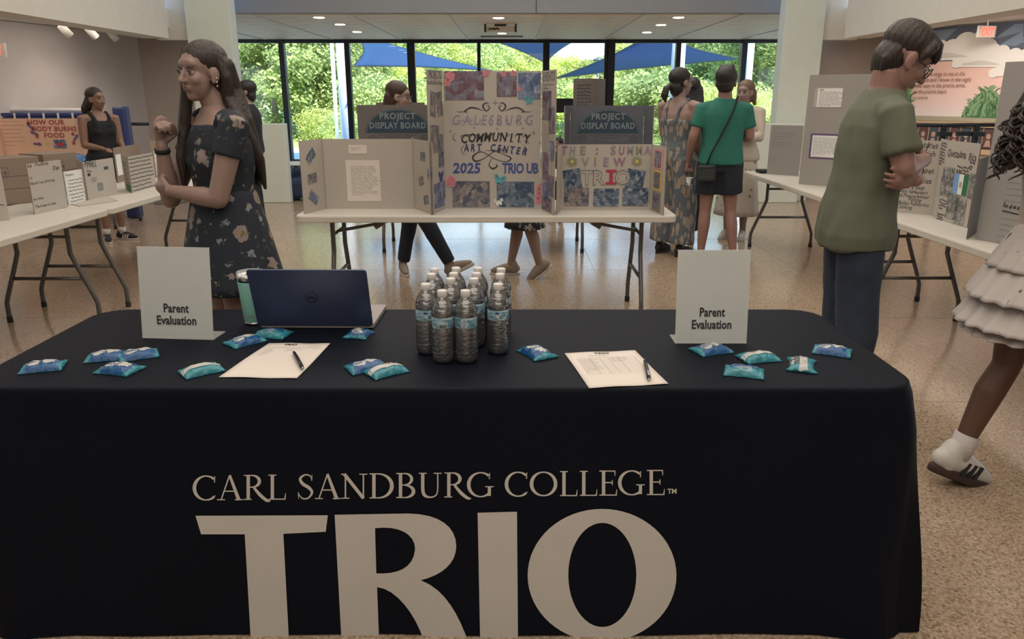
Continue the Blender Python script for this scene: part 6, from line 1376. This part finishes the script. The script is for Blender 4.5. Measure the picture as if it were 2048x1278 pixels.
def shirt(t_, J, m_, z0=.86, z1=1.44, off=.014, sleeve=.5, sr=.062, name='shirt', flare=.012, amp=.006, extra=(), neck=None, zmax=9):
    secs = [(z, cx_, cy_, rx+off+flare*max(0, (1.2-z))/.35, ry+off+flare*max(0, (1.2-z))/.35) for z, cx_, cy_, rx, ry in J['secs'] if z0 < z < z1]
    f_, l_ = secs[0], secs[-1]; base = J['secs']
    def at(z):
        for a, b2 in zip(base, base[1:]):
            if a[0] <= z <= b2[0]: t = (z-a[0])/(b2[0]-a[0]); return [lerp(a[k], b2[k], t) for k in range(5)]
        return list(base[-1])
    q = at(z0); k = off+flare*max(0, 1.2-z0)/.35; secs = [(z0, q[1], q[2], q[3]+k, q[4]+k)] + secs
    q = at(min(z1, 1.449)); secs = secs + [(z1, q[1], q[2], q[3]+.006, q[4]+.006)]
    pr = [loft(secs)] + list(extra)
    if J['sex'] == 'f': pr += [ell((s_*.065*J['wk'], J['lean'](1.25)+.078, 1.245), (.062, .056, .062)) for s_ in (-1, 1)]
    for sd, sg in (('R', 1), ('L', -1)):
        if sleeve <= 0: continue
        S, E_, W_ = V(J['s'+sd]), V(J['e'+sd]), V(J['w'+sd]); in_ = S-V((sg*.06, 0, -.005))
        pts = [in_, S, lerp(S, E_, min(1, sleeve))]; rr = [.066, sr, sr*1.02]
        if sleeve > 1: pts = [in_, S, lerp(S, E_, .5), E_, lerp(E_, W_, sleeve-1)]; rr = [.062, sr, sr*.95, sr*.85, sr*.62]
        v_, f = limb(pts, rr, 18, False); pr.append((v_, f))
    return remesh(name, pr, gvox(J), m_, t_, 5, wrinkle(amp, 7, 3, len(t_.name)*3.1+t_.location.x))
def trousers(t_, J, m_, zt=.98, leg=1.0, r=(.098, .085, .070), name='trousers', amp=.007, hem=.0, off=.012):
    secs = [(z, a, b2, rx+off, ry+off) for z, a, b2, rx, ry in J['secs'] if z < zt]; q = secs[-1]; secs.append((zt, q[1], q[2], q[3]-.004, q[4]-.004)); pr = [loft(secs)]
    for sd in 'RL':
        Hh, K, A = V(J['h'+sd]), V(J['k'+sd]), V(J['a'+sd])
        if leg <= 1: e_ = lerp(Hh, K, leg); v_ = limb([Hh+V((0, 0, .04)), lerp(Hh, e_, .5), e_], [r[0]*J['wk'], r[1]*J['wk'], r[2]*J['wk']], 20, False)
        else: e_ = lerp(K, A, leg-1); v_ = limb([Hh+V((0, 0, .04)), lerp(Hh, K, .5), K, e_], [r[0]*J['wk'], r[0]*.9*J['wk'], r[1], r[2]], 20, False)
        pr.append(v_)
    return remesh(name, pr, gvox(J), m_, t_, 4, wrinkle(amp, 9, 5, 3))
def skirt(t_, J, m_, z1, z0, r1, r0, folds=11, amp=.05, name='skirt', ry=.72, cy=0, cx=0, sub=12, n=96, e=2.0, shift=(0, 0)):
    rd = random.Random(int(z0*1000)+folds); ph = [rd.uniform(0, 6.28) for _ in range(3)]
    secs = []
    for k in range(sub+1):
        t = k/sub; z = lerp(z1, z0, t); r = lerp(r1, r0, t**.85); secs.append((z, cx+shift[0]*t, cy+shift[1]*t, r, r*lerp(.74, ry, t)))
    fo = lambda a, z: amp*(z1-z)/(z1-z0)*(sin(folds*a+ph[0])*.6+sin((folds-4)*a+ph[1])*.4+.3*sin((folds*2+1)*a+ph[2]))
    v_, f = loft(secs, n, e, fo); f = f[:-2]
    o = MB().add(v_, f).build(name, m_, t_, True, local=True); md = o.modifiers.new('thick', 'SOLIDIFY'); md.thickness = .004; return o
def hair(t_, J, m_, extra=(), cap=1.0, name='hair', amp=.004, voxel=None, front=.0, top=.0, low=-.045):
    """cap over the skull; extra: limbs given in body coordinates"""
    HM = J['HM']; kk = 1.04 if J['sex'] == 'm' else 1.0
    pr = [xf(ell((0, -.026+front, .046+top), (.083*kk*cap, .098*kk*cap, .084*cap), None, 28, 18), HM), xf(ell((0, -.050, low), (.068*kk*cap, .060, .075), None, 24, 14), HM)]
    pr += [xf(p_, HM) for p_ in (J.get('hx') or [])] + list(extra)
    iv = HM.inverted()
    def strands(p, n_):
        q = iv @ p; a = math.atan2(q.x, q.y+.02); fd = 1 - .85*min(1, max(0, (q.y-.015)/.03))*(q.z > -.02)
        return p + n_*(fd*amp*(.6*sin(a*22+3*noise.noise(V((0, 0, q.z*9)))) + .8*noise.noise(V((q.x*40, q.y*40, q.z*7)))))
    return remesh(name, pr, voxel or (.0055 if J['near'] else .010), m_, t_, 2, strands)
HX = lambda *l: list(l)
sk_light = skin_mat('light skin', (.30, .200, .172)); sk_mid = skin_mat('medium skin', (.25, .145, .105)); sk_brown = skin_mat('brown skin', (.12, .060, .040)); sk_pink = skin_mat('rosy skin', (.31, .175, .145))
h_brown = hair_mat('brown hair', (.028, .018, .013)); h_dark = hair_mat('near black hair', (.016, .012, .011)); h_blonde = hair_mat('sunlit brown hair', (.16, .10, .065)); h_black = hair_mat('black hair', (.008, .008, .010), .35)  # h_blonde is a paler brown than the other hair colours
# cloth patterns
def flowers_mat(name, base, petals, centre, scale, thr=.30, keep=.45, rough=.8):
    m, t, b = new_mat(name); b.inputs['Roughness'].default_value = rough
    c = t.nodes.new('ShaderNodeTexCoord'); col = None
    def layer(sc, off, pc, thr_, prev):
        mp = t.nodes.new('ShaderNodeMapping'); mp.inputs['Location'].default_value = (off, off*2, off*3); t.links.new(c.outputs['Object'], mp.inputs[0])
        nz = t.nodes.new('ShaderNodeTexNoise'); nz.inputs['Scale'].default_value = sc*3.0; t.links.new(mp.outputs[0], nz.inputs['Vector'])
        mxv = t.nodes.new('ShaderNodeMix'); mxv.data_type = 'RGBA'; mxv.inputs[0].default_value = .045; t.links.new(mp.outputs[0], mxv.inputs[6]); t.links.new(nz.outputs['Color'], mxv.inputs[7])
        vo = t.nodes.new('ShaderNodeTexVoronoi'); vo.inputs['Scale'].default_value = sc; t.links.new(mxv.outputs[2], vo.inputs['Vector'])
        lt = t.nodes.new('ShaderNodeMath'); lt.operation = 'LESS_THAN'; lt.inputs[1].default_value = thr_; t.links.new(vo.outputs['Distance'], lt.inputs[0])
        sp = t.nodes.new('ShaderNodeSeparateColor'); t.links.new(vo.outputs['Color'], sp.inputs[0]); kp = t.nodes.new('ShaderNodeMath'); kp.operation = 'LESS_THAN'; kp.inputs[1].default_value = keep; t.links.new(sp.outputs[0], kp.inputs[0])
        ml = t.nodes.new('ShaderNodeMath'); ml.operation = 'MULTIPLY'; t.links.new(lt.outputs[0], ml.inputs[0]); t.links.new(kp.outputs[0], ml.inputs[1])
        ct = t.nodes.new('ShaderNodeMath'); ct.operation = 'LESS_THAN'; ct.inputs[1].default_value = thr_*.35; t.links.new(vo.outputs['Distance'], ct.inputs[0])
        pcol = mixc(t, ct.outputs[0], pc, centre); return mixc(t, ml.outputs[0], prev, pcol)
    col = layer(scale, 0, petals[0], thr, base); col = layer(scale*2.1, 3.3, petals[1], thr, col); col = layer(scale*3.0, 7.1, petals[2], thr*.8, col)
    t.links.new(col, b.inputs['Base Color']); return m
m_dress = flowers_mat('navy floral dress', (.014, .020, .032), [(.26, .20, .18), (.20, .21, .24), (.08, .10, .07)], (.34, .20, .07), 10, .30, .45)
m_micro = flowers_mat('cream dotted skirt', (.62, .56, .49), [(.60, .55, .48), (.30, .16, .12), (.24, .22, .12)], (.4, .2, .1), 7, .22, .5)
m_ruf = flowers_mat('white sprigged cotton', (.50, .455, .435), [(.16, .10, .09), (.60, .54, .52), (.15, .09, .09)], (.10, .05, .05), 12, .17, .22)
m_darkfl = flowers_mat('dark skirt with pale leaves', (.015, .02, .03), [(.38, .37, .33), (.28, .28, .25), (.02, .03, .04)], (.2, .2, .18), 11, .36, .4)
m_leafp, t, b = new_mat('grey blue jumpsuit with beige leaves'); b.inputs['Roughness'].default_value = .8
def leaf_layer(rot, sc, thr, col, prev, off):
    c = t.nodes.new('ShaderNodeTexCoord'); mp = t.nodes.new('ShaderNodeMapping'); mp.inputs['Rotation'].default_value = rot; mp.inputs['Scale'].default_value = (1, 1, .36); mp.inputs['Location'].default_value = (off,)*3; t.links.new(c.outputs['Object'], mp.inputs[0])
    vo = t.nodes.new('ShaderNodeTexVoronoi'); vo.inputs['Scale'].default_value = sc; t.links.new(mp.outputs[0], vo.inputs['Vector']); lt = t.nodes.new('ShaderNodeMath'); lt.operation = 'LESS_THAN'; lt.inputs[1].default_value = thr; t.links.new(vo.outputs['Distance'], lt.inputs[0])
    return mixc(t, lt.outputs[0], prev, col)
q_ = leaf_layer((.3, .7, .4), 19, .36, (.34, .29, .24), (.115, .135, .155), 0); q_ = leaf_layer((-.4, -.8, .9), 21, .34, (.29, .25, .21), q_, 5.2); q_ = leaf_layer((1.0, .2, .3), 24, .26, (.33, .28, .23), q_, 9.2); t.links.new(q_, b.inputs['Base Color'])
m_tee_g = mat('olive green cotton', (.125, .135, .095), .85, noise_amt=.06, bump=.1, bscale=300); m_tee_t = mat('teal green cotton', (.022, .155, .120), .85, noise_amt=.08); m_blk = mat('black cotton', (.012, .013, .017), .85); m_navyc = mat('dark navy cotton', (.014, .020, .032), .85)
m_jean = mat('dark blue denim', (.025, .038, .065), .85, noise_amt=.35, nscale=5, bump=.15, bscale=250); m_whitec = mat('white cotton', (.48, .43, .385), .85, bump=.15, bscale=150); m_cream = mat('cream knit', (.56, .50, .42), .9, bump=.3, bscale=60)
m_sho_t = mat('tan suede', (.30, .245, .20), .85); m_sho_w = mat('white leather', (.62, .60, .57), .5); m_sho_b = mat('black shoe', (.015, .015, .017), .6); m_sol_w = mat('pale sole', (.52, .49, .46), .7); m_sock = mat('white sock', (.58, .54, .52), .9, bump=.4, bscale=90)
m_bsole = mat('dark brown sole', (.05, .03, .025), .7)
root = lambda px_, py_, D: (P(px_, py_, D).x, D, 0)
# --- 1 girl in the floral dress
t_, J = person('young woman in navy floral dress with her hand at her chin', root(443, 330, 3.2), R(130), 1.665, 'f', sk_light,
    dict(eL=(-.175, .09, 1.10), wL=(.03, .205, 1.125), dL=(1, .15, -.05), nL=(0, -.8, .5), cL=.6, eR=(.155, .175, 1.075), wR=(.105, .20, 1.305), dR=(-.15, -.05, 1), nR=(-1, -.3, .1), cR=1.45), near=True, hd=(R(20), R(4), R(-3)), hofs=(0, .03, .0), wk=1.13, hs=.99)
shirt(t_, J, m_dress, z0=1.0, z1=1.385, off=.012, sleeve=.42, sr=.060, name='dress_bodice', flare=0, amp=.004)
skirt(t_, J, m_dress, 1.13, .705, .160, .265, 9, .040, 'dress_skirt', .82, cy=0)
bk = [limb([J['HM'] @ V((x, -.075, .03)), J['HM'] @ V((x*1.1, -.095, -.07)), V((x*1.15, -.092, 1.40)), V((x*1.1, -.125, 1.25)), V((x*1.0, -.145, 1.12+abs(x)*.5))], [.026, .028, .028, .026, .008], 10, True, 1.0) for x in (-.075, -.045, -.015, .015, .045, .075)]
bk += [limb([J['HM'] @ V((-.060, -.035, .06)), J['HM'] @ V((-.088, -.045, -.02)), J['HM'] @ V((-.082, -.05, -.10)), V((-.115, -.06, 1.38)), V((-.12, -.115, 1.24)), V((-.10, -.14, 1.12))], [.022, .022, .026, .030, .024, .008], 10)]
bk += [limb([J['HM'] @ V((.055, .030, .085)), J['HM'] @ V((.084, .018, .0)), J['HM'] @ V((.080, .02, -.08)), V((.085, .105, 1.38)), V((.08, .135, 1.25)), V((.07, .14, 1.12))], [.012, .018, .026, .026, .022, .007], 10)]
J['hx'] = []
hair(t_, J, h_brown, bk, .98, amp=.0016)
MB().lathe([(.031, -.010), (.034, 0), (.031, .010)], 20).add([], []).v
wr = V(J['wR']); e_ = V(J['eR']); d_ = (wr-e_).normalized(); MB().tube([lerp(e_, wr, .86), lerp(e_, wr, .93)], .031, 16).build('hair_tie', m_blk, t_, True, local=True)
for z in (-.020, -.035, -.05): MB().add(*xf(ell((-.086, .0, z), (.004, .004, .005), None, 8, 6), J['HM'])).build('earring', m_chrome, t_, True, local=True)
for sd, yw in (('R', -.15), ('L', .15)): shoe(t_, J['a'+sd], yw, 0, m_sho_w, m_sol_w)
# --- 2 boy in the olive T-shirt
t_, J = person('young man in olive T-shirt and jeans with folded arms, looking down', root(1724, 330, 3.2), R(-98), 1.74, 'm', sk_pink,
    dict(eR=(.225, .085, 1.175), wR=(.0, .235, 1.19), dR=(-1, -.05, .05), nR=(0, -1, 0), cR=.3, eL=(-.21, .10, 1.16), wL=(.165, .155, 1.125), dL=(.75, -.95, .05), nL=(-.6, -.4, .25), cL=.35, kR=(.10, .03, .50), kL=(-.10, .03, .50)), near=True, hd=(R(4), R(32), 0), hofs=(0, .030, -.022), lean=.05, wk=1.0, glasses=True, hs=1.04)
fold_post = None
o = shirt(t_, J, m_tee_g, z0=.845, z1=1.455, off=.017, sleeve=.72, sr=.066, name='t_shirt', flare=.026, amp=.015)
trousers(t_, J, m_jean, .93, 1.98, (.096, .084, .082), 'jeans', .008, off=.010)
J['hx'] = [limb([(x, .0, .100), (x*1.1, .055, .082), (x*1.1, .080, .052), (x*1.05, .086, .034)], [.022, .024, .015, .005], 12) for x in (-.046, -.023, 0, .023, .046)] + [limb([(x, -.060, .0), (x, -.070, -.045), (x, -.062, -.078)], [.026, .022, .008], 12) for x in (-.045, -.015, .015, .045)] + [limb([(s_*.066, .035, .07), (s_*.078, .030, .035), (s_*.076, .024, .008)], [.024, .016, .006], 10) for s_ in (-1, 1)]
hair(t_, J, hair_mat('dark brown straight hair', (.030, .021, .017)), (), .975, amp=.0016, top=.010, low=-.015, front=.006)
for sd, yw in (('R', -.15), ('L', .15)): shoe(t_, J['a'+sd], yw, 0, m_sho_b, m_sol_w)
# --- 3 girl in the black tank top
t_, J = person('girl in black tank top and shorts standing by the food board on the left', root(212, 340, 7.95), R(-128), 1.53, 'f', sk_mid,
    dict(eR=(.20, .02, 1.10), wR=(.12, .26, 1.07), dR=(-.2, 1, -.1), nR=(0, 0, -1), eL=(-.19, .03, 1.10), wL=(-.10, .27, 1.07), dL=(.2, 1, -.1), nL=(0, 0, -1), kR=(.08, .02, .48)), hd=(R(18), R(2), 0), wk=1.08)
shirt(t_, J, m_blk, z0=.93, z1=1.36, off=.010, sleeve=0, name='tank_top', flare=0, amp=.003, extra=[limb([(s_*.075, .105, 1.31), (s_*.085, .075, 1.39), (s_*.09, .0, 1.445), (s_*.08, -.085, 1.36)], [.030, .022, .024, .026], 10) for s_ in (-1, 1)])
trousers(t_, J, m_blk, 1.0, .42, (.10, .092, .092), 'shorts', .004)
hair(t_, J, h_dark, [limb([J['HM'] @ V((0, -.10, .0)), J['HM'] @ V((.03, -.13, -.10)), V((.06, -.13, 1.36)), V((.07, -.12, 1.25))], [.045, .05, .045, .02], 12)], .98, amp=.002)
for sd, yw in (('R', -.35), ('L', .5)): shoe(t_, J['a'+sd], yw, 0, m_sho_b, m_sol_w, 1.08, m_sho_w); MB().tube([V(J['a'+sd])+V((0, 0, -.01)), V(J['a'+sd])+V((0, 0, .07))], [.040, .041], 14).build('sock', m_sock, t_, True, local=True)
# --- 4 man in black behind the girl
t_, J = person('person in black with glasses and crossed arms near the left half wall', root(504, 300, 8.9), R(98), 1.61, 'm', sk_light,
    dict(eR=(.23, .12, 1.16), wR=(-.02, .26, 1.17), dR=(-1, 0, .05), nR=(0, -1, 0), eL=(-.23, .12, 1.16), wL=(.04, .24, 1.13), dL=(1, 0, 0), nL=(0, -1, 0)), hd=(R(8), R(3), 0), wk=1.12, glasses=True)
shirt(t_, J, m_blk, z0=.88, z1=1.45, off=.018, sleeve=.7, sr=.075, name='t_shirt'); trousers(t_, J, m_blk, .98, 1.97, (.10, .082, .068)); hair(t_, J, h_dark, (), 1.03, amp=.002)
for sd, yw in (('R', -.15), ('L', .15)): shoe(t_, J['a'+sd], yw, 0, m_sho_b, m_sho_b)
# --- 5 woman with glasses behind the middle boards
t_, J = person('person with glasses and tan shoes behind the left brown project board', root(800, 300, 6.35), R(-92), 1.56, 'f', sk_light,
    dict(kL=(-.08, .05, .50), aL=(-.09, -.03, .085), kR=(.09, .25, .47), aR=(.09, .44, .12), pR=R(26), fR=-.05, fL=-1.25, hR=(.088, .02, .88)), hd=(R(-5), R(8), 0), glasses=True)
shirt(t_, J, m_navyc, z0=.88, z1=1.43, off=.016, sleeve=1.6, sr=.06, name='sweater'); trousers(t_, J, m_navyc, .98, 1.93, (.092, .074, .058), 'jeans', .005); hair(t_, J, hair_mat('chestnut hair', (.045, .025, .018)), [limb([J['HM'] @ V((x, -.08, 0)), J['HM'] @ V((x, -.09, -.1)), J['HM'] @ V((x, -.06, -.16))], [.035, .035, .02], 10) for x in (-.05, 0, .05)], 1.0, amp=.002)
shoe(t_, J['aL'], -1.25, 0, m_sho_t, m_sol_w, 1.1); shoe(t_, J['aR'], -.05, R(26), m_sho_t, m_sol_w, 1.1)
# --- 6 woman in dark floral skirt, hidden by the tall board
t_, J = person('person in dark leaf-print skirt, mostly hidden by the tallest board', root(1050, 300, 6.3), R(90), 1.62, 'f', sk_light,
    dict(kR=(.09, .06, .48), aR=(.09, .12, .085), kL=(-.08, -.03, .47), aL=(-.08, -.13, .13), pL=R(-38), fL=.1, hL=(-.088, 0, .88), eR=(.19, .05, 1.12), wR=(.12, .24, 1.12), eL=(-.19, .05, 1.12), wL=(-.12, .24, 1.12), dR=(0, 1, 0), dL=(0, 1, 0), nR=(-1, 0, 0), nL=(1, 0, 0)))
shirt(t_, J, m_blk, z0=.9, z1=1.43, off=.014, sleeve=.5, sr=.06, name='blouse'); skirt(t_, J, m_darkfl, 1.0, .44, .155, .20, 8, .06, 'skirt', .85); hair(t_, J, h_brown, (), 1.0)
shoe(t_, J['aR'], -.05, 0, m_sho_t, m_sol_w, 1.05, kind='slip'); shoe(t_, J['aL'], .1, R(-38), m_sho_t, m_sol_w, 1.05, kind='slip')
# --- 7 child far behind
t_, J = person('child whose black hair shows between the tallest board and the low board', root(1117, 290, 9.2), R(150), .985, 'f', sk_mid, {})
shirt(t_, J, m_blk, z0=.9, z1=1.43, off=.016, sleeve=.6, name='shirt'); trousers(t_, J, m_blk, .98, 1.9); hair(t_, J, h_black, [limb([J['HM'] @ V((x, -.08, 0)), J['HM'] @ V((x, -.08, -.14))], [.035, .03], 10) for x in (-.05, 0, .05)], 1.05)
for sd, yw in (('R', -.15), ('L', .15)): shoe(t_, J['a'+sd], yw, 0, m_sho_b, m_sho_b)
# --- 8 woman in the leaf print jumpsuit
t_, J = person('woman with glasses and low ponytail in a leaf-print jumpsuit, left of the talking group', root(1352, 330, 7.25), R(-48), 1.69, 'f', sk_light,
    dict(eR=(.215, .0, 1.10), wR=(.20, .13, .90), dR=(-.1, .5, -1), nR=(-1, 0, 0), eL=(-.20, .05, 1.12), wL=(-.08, .24, 1.10), dL=(.6, .8, 0), nL=(0, -.3, -1), kR=(.11, .02, .48), kL=(-.11, .02, .48), aR=(.12, -.01, .085), aL=(-.12, -.01, .085)), hd=(R(-22), R(0), 0), wk=1.14, glasses=True)
shirt(t_, J, m_leafp, z0=.98, z1=1.27, off=.012, sleeve=0, name='jumpsuit_top', flare=0, amp=.003, extra=[limb([(s_*.085, .11, 1.24), (s_*.095, .07, 1.39), (s_*.10, .0, 1.445), (s_*.075, -.10, 1.36), (s_*.06, -.125, 1.25)], [.018]*5, 8) for s_ in (-1, 1)])
trousers(t_, J, m_leafp, 1.07, 1.92, (.115, .115, .118), 'jumpsuit_legs', .008)
J['hx'] = [limb([(0, -.11, -.03), (0, -.15, -.05), (0, -.165, -.11), (0, -.15, -.165)], [.025, .03, .032, .010], 10)]
hair(t_, J, h_dark, (), 1.0)
for sd, yw in (('R', -.1), ('L', .1)): shoe(t_, J['a'+sd], yw, 0, m_sho_b, m_sho_b)
# --- 9 dark haired person behind
t_, J = person('person with long black hair behind the woman in the jumpsuit', root(1374, 330, 8.0), R(-5), 1.62, 'f', sk_mid, dict(eR=(.19, .1, 1.12), wR=(.08, .25, 1.12), dR=(-1, .2, 0), nR=(0, -1, 0), eL=(-.19, .1, 1.12), wL=(-.08, .25, 1.12), dL=(1, .2, 0), nL=(0, -1, 0)))
shirt(t_, J, m_navyc, z0=.88, z1=1.44, off=.014, sleeve=1.5, sr=.06, name='sweater'); trousers(t_, J, m_navyc, .98, 1.95)
hair(t_, J, h_black, [limb([J['HM'] @ V((x, -.08, .02)), J['HM'] @ V((x*1.2, -.10, -.1)), V((x*1.3, -.125, 1.36)), V((x*1.2, -.13, 1.22))], [.035, .035, .03, .02], 10) for x in (-.07, -.035, 0, .035, .07)], 1.04)
for sd, yw in (('R', -.15), ('L', .15)): shoe(t_, J['a'+sd], yw, 0, m_sho_b, m_sho_b)
# --- 10 person in the teal T-shirt
t_, J = person('person in teal T-shirt and navy shorts seen from behind', root(1440, 330, 6.85), R(-8), 1.685, 'm', sk_pink,
    dict(eL=(-.25, -.03, 1.13), wL=(-.27, .10, .92), dL=(-.1, .4, -1), nL=(1, 0, 0), cL=.9, eR=(.24, .02, 1.13), wR=(.13, .24, 1.10), dR=(-.5, 1, 0), nR=(-1, 0, 0), kL=(-.10, .01, .48), aL=(-.115, 0, .085), kR=(.12, .01, .48), aR=(.17, -.06, .085), fR=-1.0), hd=(R(-12), R(5), 0), wk=1.02)
shirt(t_, J, m_tee_t, z0=.895, z1=1.455, off=.018, sleeve=.66, sr=.066, name='t_shirt', flare=.018, amp=.009); trousers(t_, J, m_navyc, 1.0, .62, (.112, .108, .108), 'shorts', .006)
J['hx'] = [limb([(x, .03, .105), (x*1.1, -.03, .118), (x, -.07, .09)], [.026, .026, .02], 10) for x in (-.035, -.012, .012, .035)]
hair(t_, J, h_dark, (), 1.03, low=-.02, amp=.003)
MB().tube([(.10, .07, 1.44), (.105, -.02, 1.468), (.07, -.125, 1.38), (.03, -.150, 1.28), (-.03, -.160, 1.15), (-.10, -.165, 1.00), (-.13, -.16, .90)], .008, 8).build('bag_strap', m_blk, t_, True, local=True)
bg = MB().box(-.205, -.055, -.20, -.15, .76, .90).build('crossbody_bag', mat('dark olive nylon', (.03, .035, .035), .7), t_, bev=.02, local=True); MB().tube([(-.195, -.202, .88), (-.065, -.202, .88)], .004, 6).build('zip', m_dark, bg, True, local=True)
for sd, yw in (('L', .2), ('R', -1.0)): shoe(t_, J['a'+sd], yw, 0, m_sho_b, m_sho_b, 1.05, m_sho_w, kind='slide')
cupc = P(1378, 372, 6.78)
tc_ = thing('clear_cup', 'clear plastic cup held at the hip between jumpsuit and teal T-shirt', 'cup', tuple(cupc - V((0, 0, .09)))); MB().lathe([(0, -.09), (.028, -.09), (.036, .07), (.0345, .07), (.027, -.085), (0, -.085)], 24, cupc).build('cup_wall', m_pet, tc_, True); MB().lathe([(.0365, .07), (.037, .076), (0, .078)], 24, cupc).build('lid', m_acr, tc_, True)
# --- 11 woman in the cream cardigan
t_, J = person('woman in cream cardigan and long dotted skirt', root(1479, 330, 8.1), R(150), 1.60, 'f', sk_light,
    dict(eR=(.21, .08, 1.13), wR=(.0, .24, 1.13), dR=(-1, .1, .1), nR=(0, -1, 0), eL=(-.21, .08, 1.13), wL=(.03, .25, 1.10), dL=(1, .1, .2), nL=(0, -1, 0)), hd=(R(-10), R(5), 0), wk=1.02)
shirt(t_, J, m_cream, z0=.87, z1=1.44, off=.022, sleeve=1.92, sr=.066, name='cardigan', amp=.008); skirt(t_, J, m_micro, 1.0, .27, .165, .245, 8, .05, 'long_skirt', .78)
hair(t_, J, h_blonde, [limb([J['HM'] @ V((x, -.07, 0)), J['HM'] @ V((x*1.3, -.07, -.12))], [.035, .02], 10) for x in (-.06, 0, .06)], 1.0)
for sd, yw in (('R', -.15), ('L', .15)): shoe(t_, J['a'+sd], yw, 0, m_sho_w, m_sol_w, 1.05)
# --- 12 girl in the tiered skirt at the right edge
t_, J = person('girl with curly hair and tiered white skirt, cut by the right edge', root(2122, 430, 2.66), R(-80), 1.66, 'f', sk_brown,
    dict(kR=(.085, .16, .50), aR=(.085, .14, .085), kL=(-.085, -.02, .50), aL=(-.085, -.17, .135), pL=R(-22), eR=(.20, .08, 1.12), wR=(.15, .28, 1.10), dR=(-.2, 1, 0), nR=(-1, 0, 0), eL=(-.2, .1, 1.12), wL=(-.1, .3, 1.1), dL=(.2, 1, 0), nL=(1, 0, 0)), near=True, hd=(0, R(10), 0))
shirt(t_, J, m_whitec, z0=.98, z1=1.36, off=.010, sleeve=0, name='tank_top', flare=0, amp=.003, extra=[limb([(s_*.085, .085, 1.30), (s_*.095, .02, 1.43), (s_*.085, -.075, 1.34)], [.020, .016, .022], 10) for s_ in (-1, 1)])
sk0 = skirt(t_, J, m_ruf, 1.06, .90, .135, .205, 17, .05, 'skirt', .95)
for nm, za, zb, ra, rb in (('ruffle', .945, .79, .195, .262), ('ruffle', .83, .69, .225, .285), ('ruffle', .725, .655, .225, .262)): q = skirt(t_, J, m_ruf, za, zb, ra, rb, 23, .055, nm, .97)
curls = []; rd = random.Random(5)
for k in range(95):
    a = rd.uniform(-2.9, -.25) if k % 5 else rd.uniform(-.3, .6); hx_, hy = cos(a)*.075, sin(a)*.085
    p0 = J['HM'] @ V((hx_, hy-.02, rd.uniform(-.02, .06))); L_ = rd.uniform(.26, .40); pts = []
    for j in range(50):
        tt_ = j/49; r_ = rd.uniform(.010, .012)*(.5+1.2*tt_); pts.append(p0 + V((hx_*1.1*tt_, (hy-.05)*1.25*tt_, -L_*tt_)) + V((cos(j*.62+k)*r_, sin(j*.62+k)*r_, 0)))
    curls.append(limb(pts, [.0062]*38 + [.0055]*6 + [.005, .0045, .004, .0035, .003, .002], 5))
hm = MB()
for v_, f in curls: hm.add(v_, f)
hh = hair(t_, J, hair_mat('dark curly hair', (.022, .013, .011)), [limb([J['HM'] @ V((x, -.09, .0)), V((x*1.5, -.13, 1.42)), V((x*1.4, -.17, 1.28))], [.05, .055, .03], 10) for x in (-.06, 0, .06)], 1.06, amp=.006)
tag(hm.build('curl', hair_mat('dark curls', (.030, .018, .015)), hh, True, local=True), kind='stuff')
MB().tube([V(J['aL'])+V((0, 0, -.02)), V(J['aL'])+(V(J['kL'])-V(J['aL'])).normalized()*.085], [.043, .046], 18).build('sock', m_sock, t_, True, local=True); MB().tube([V(J['aR'])+V((0, 0, -.02)), V(J['aR'])+(V(J['kR'])-V(J['aR'])).normalized()*.085], [.043, .046], 18).build('sock', m_sock, t_, True, local=True)
shoe(t_, J['aL'], .0, R(-22), m_sho_w, m_bsole, 1.22, m_sho_b); shoe(t_, J['aR'], -.05, 0, m_sho_w, m_bsole, 1.15, m_sho_b)
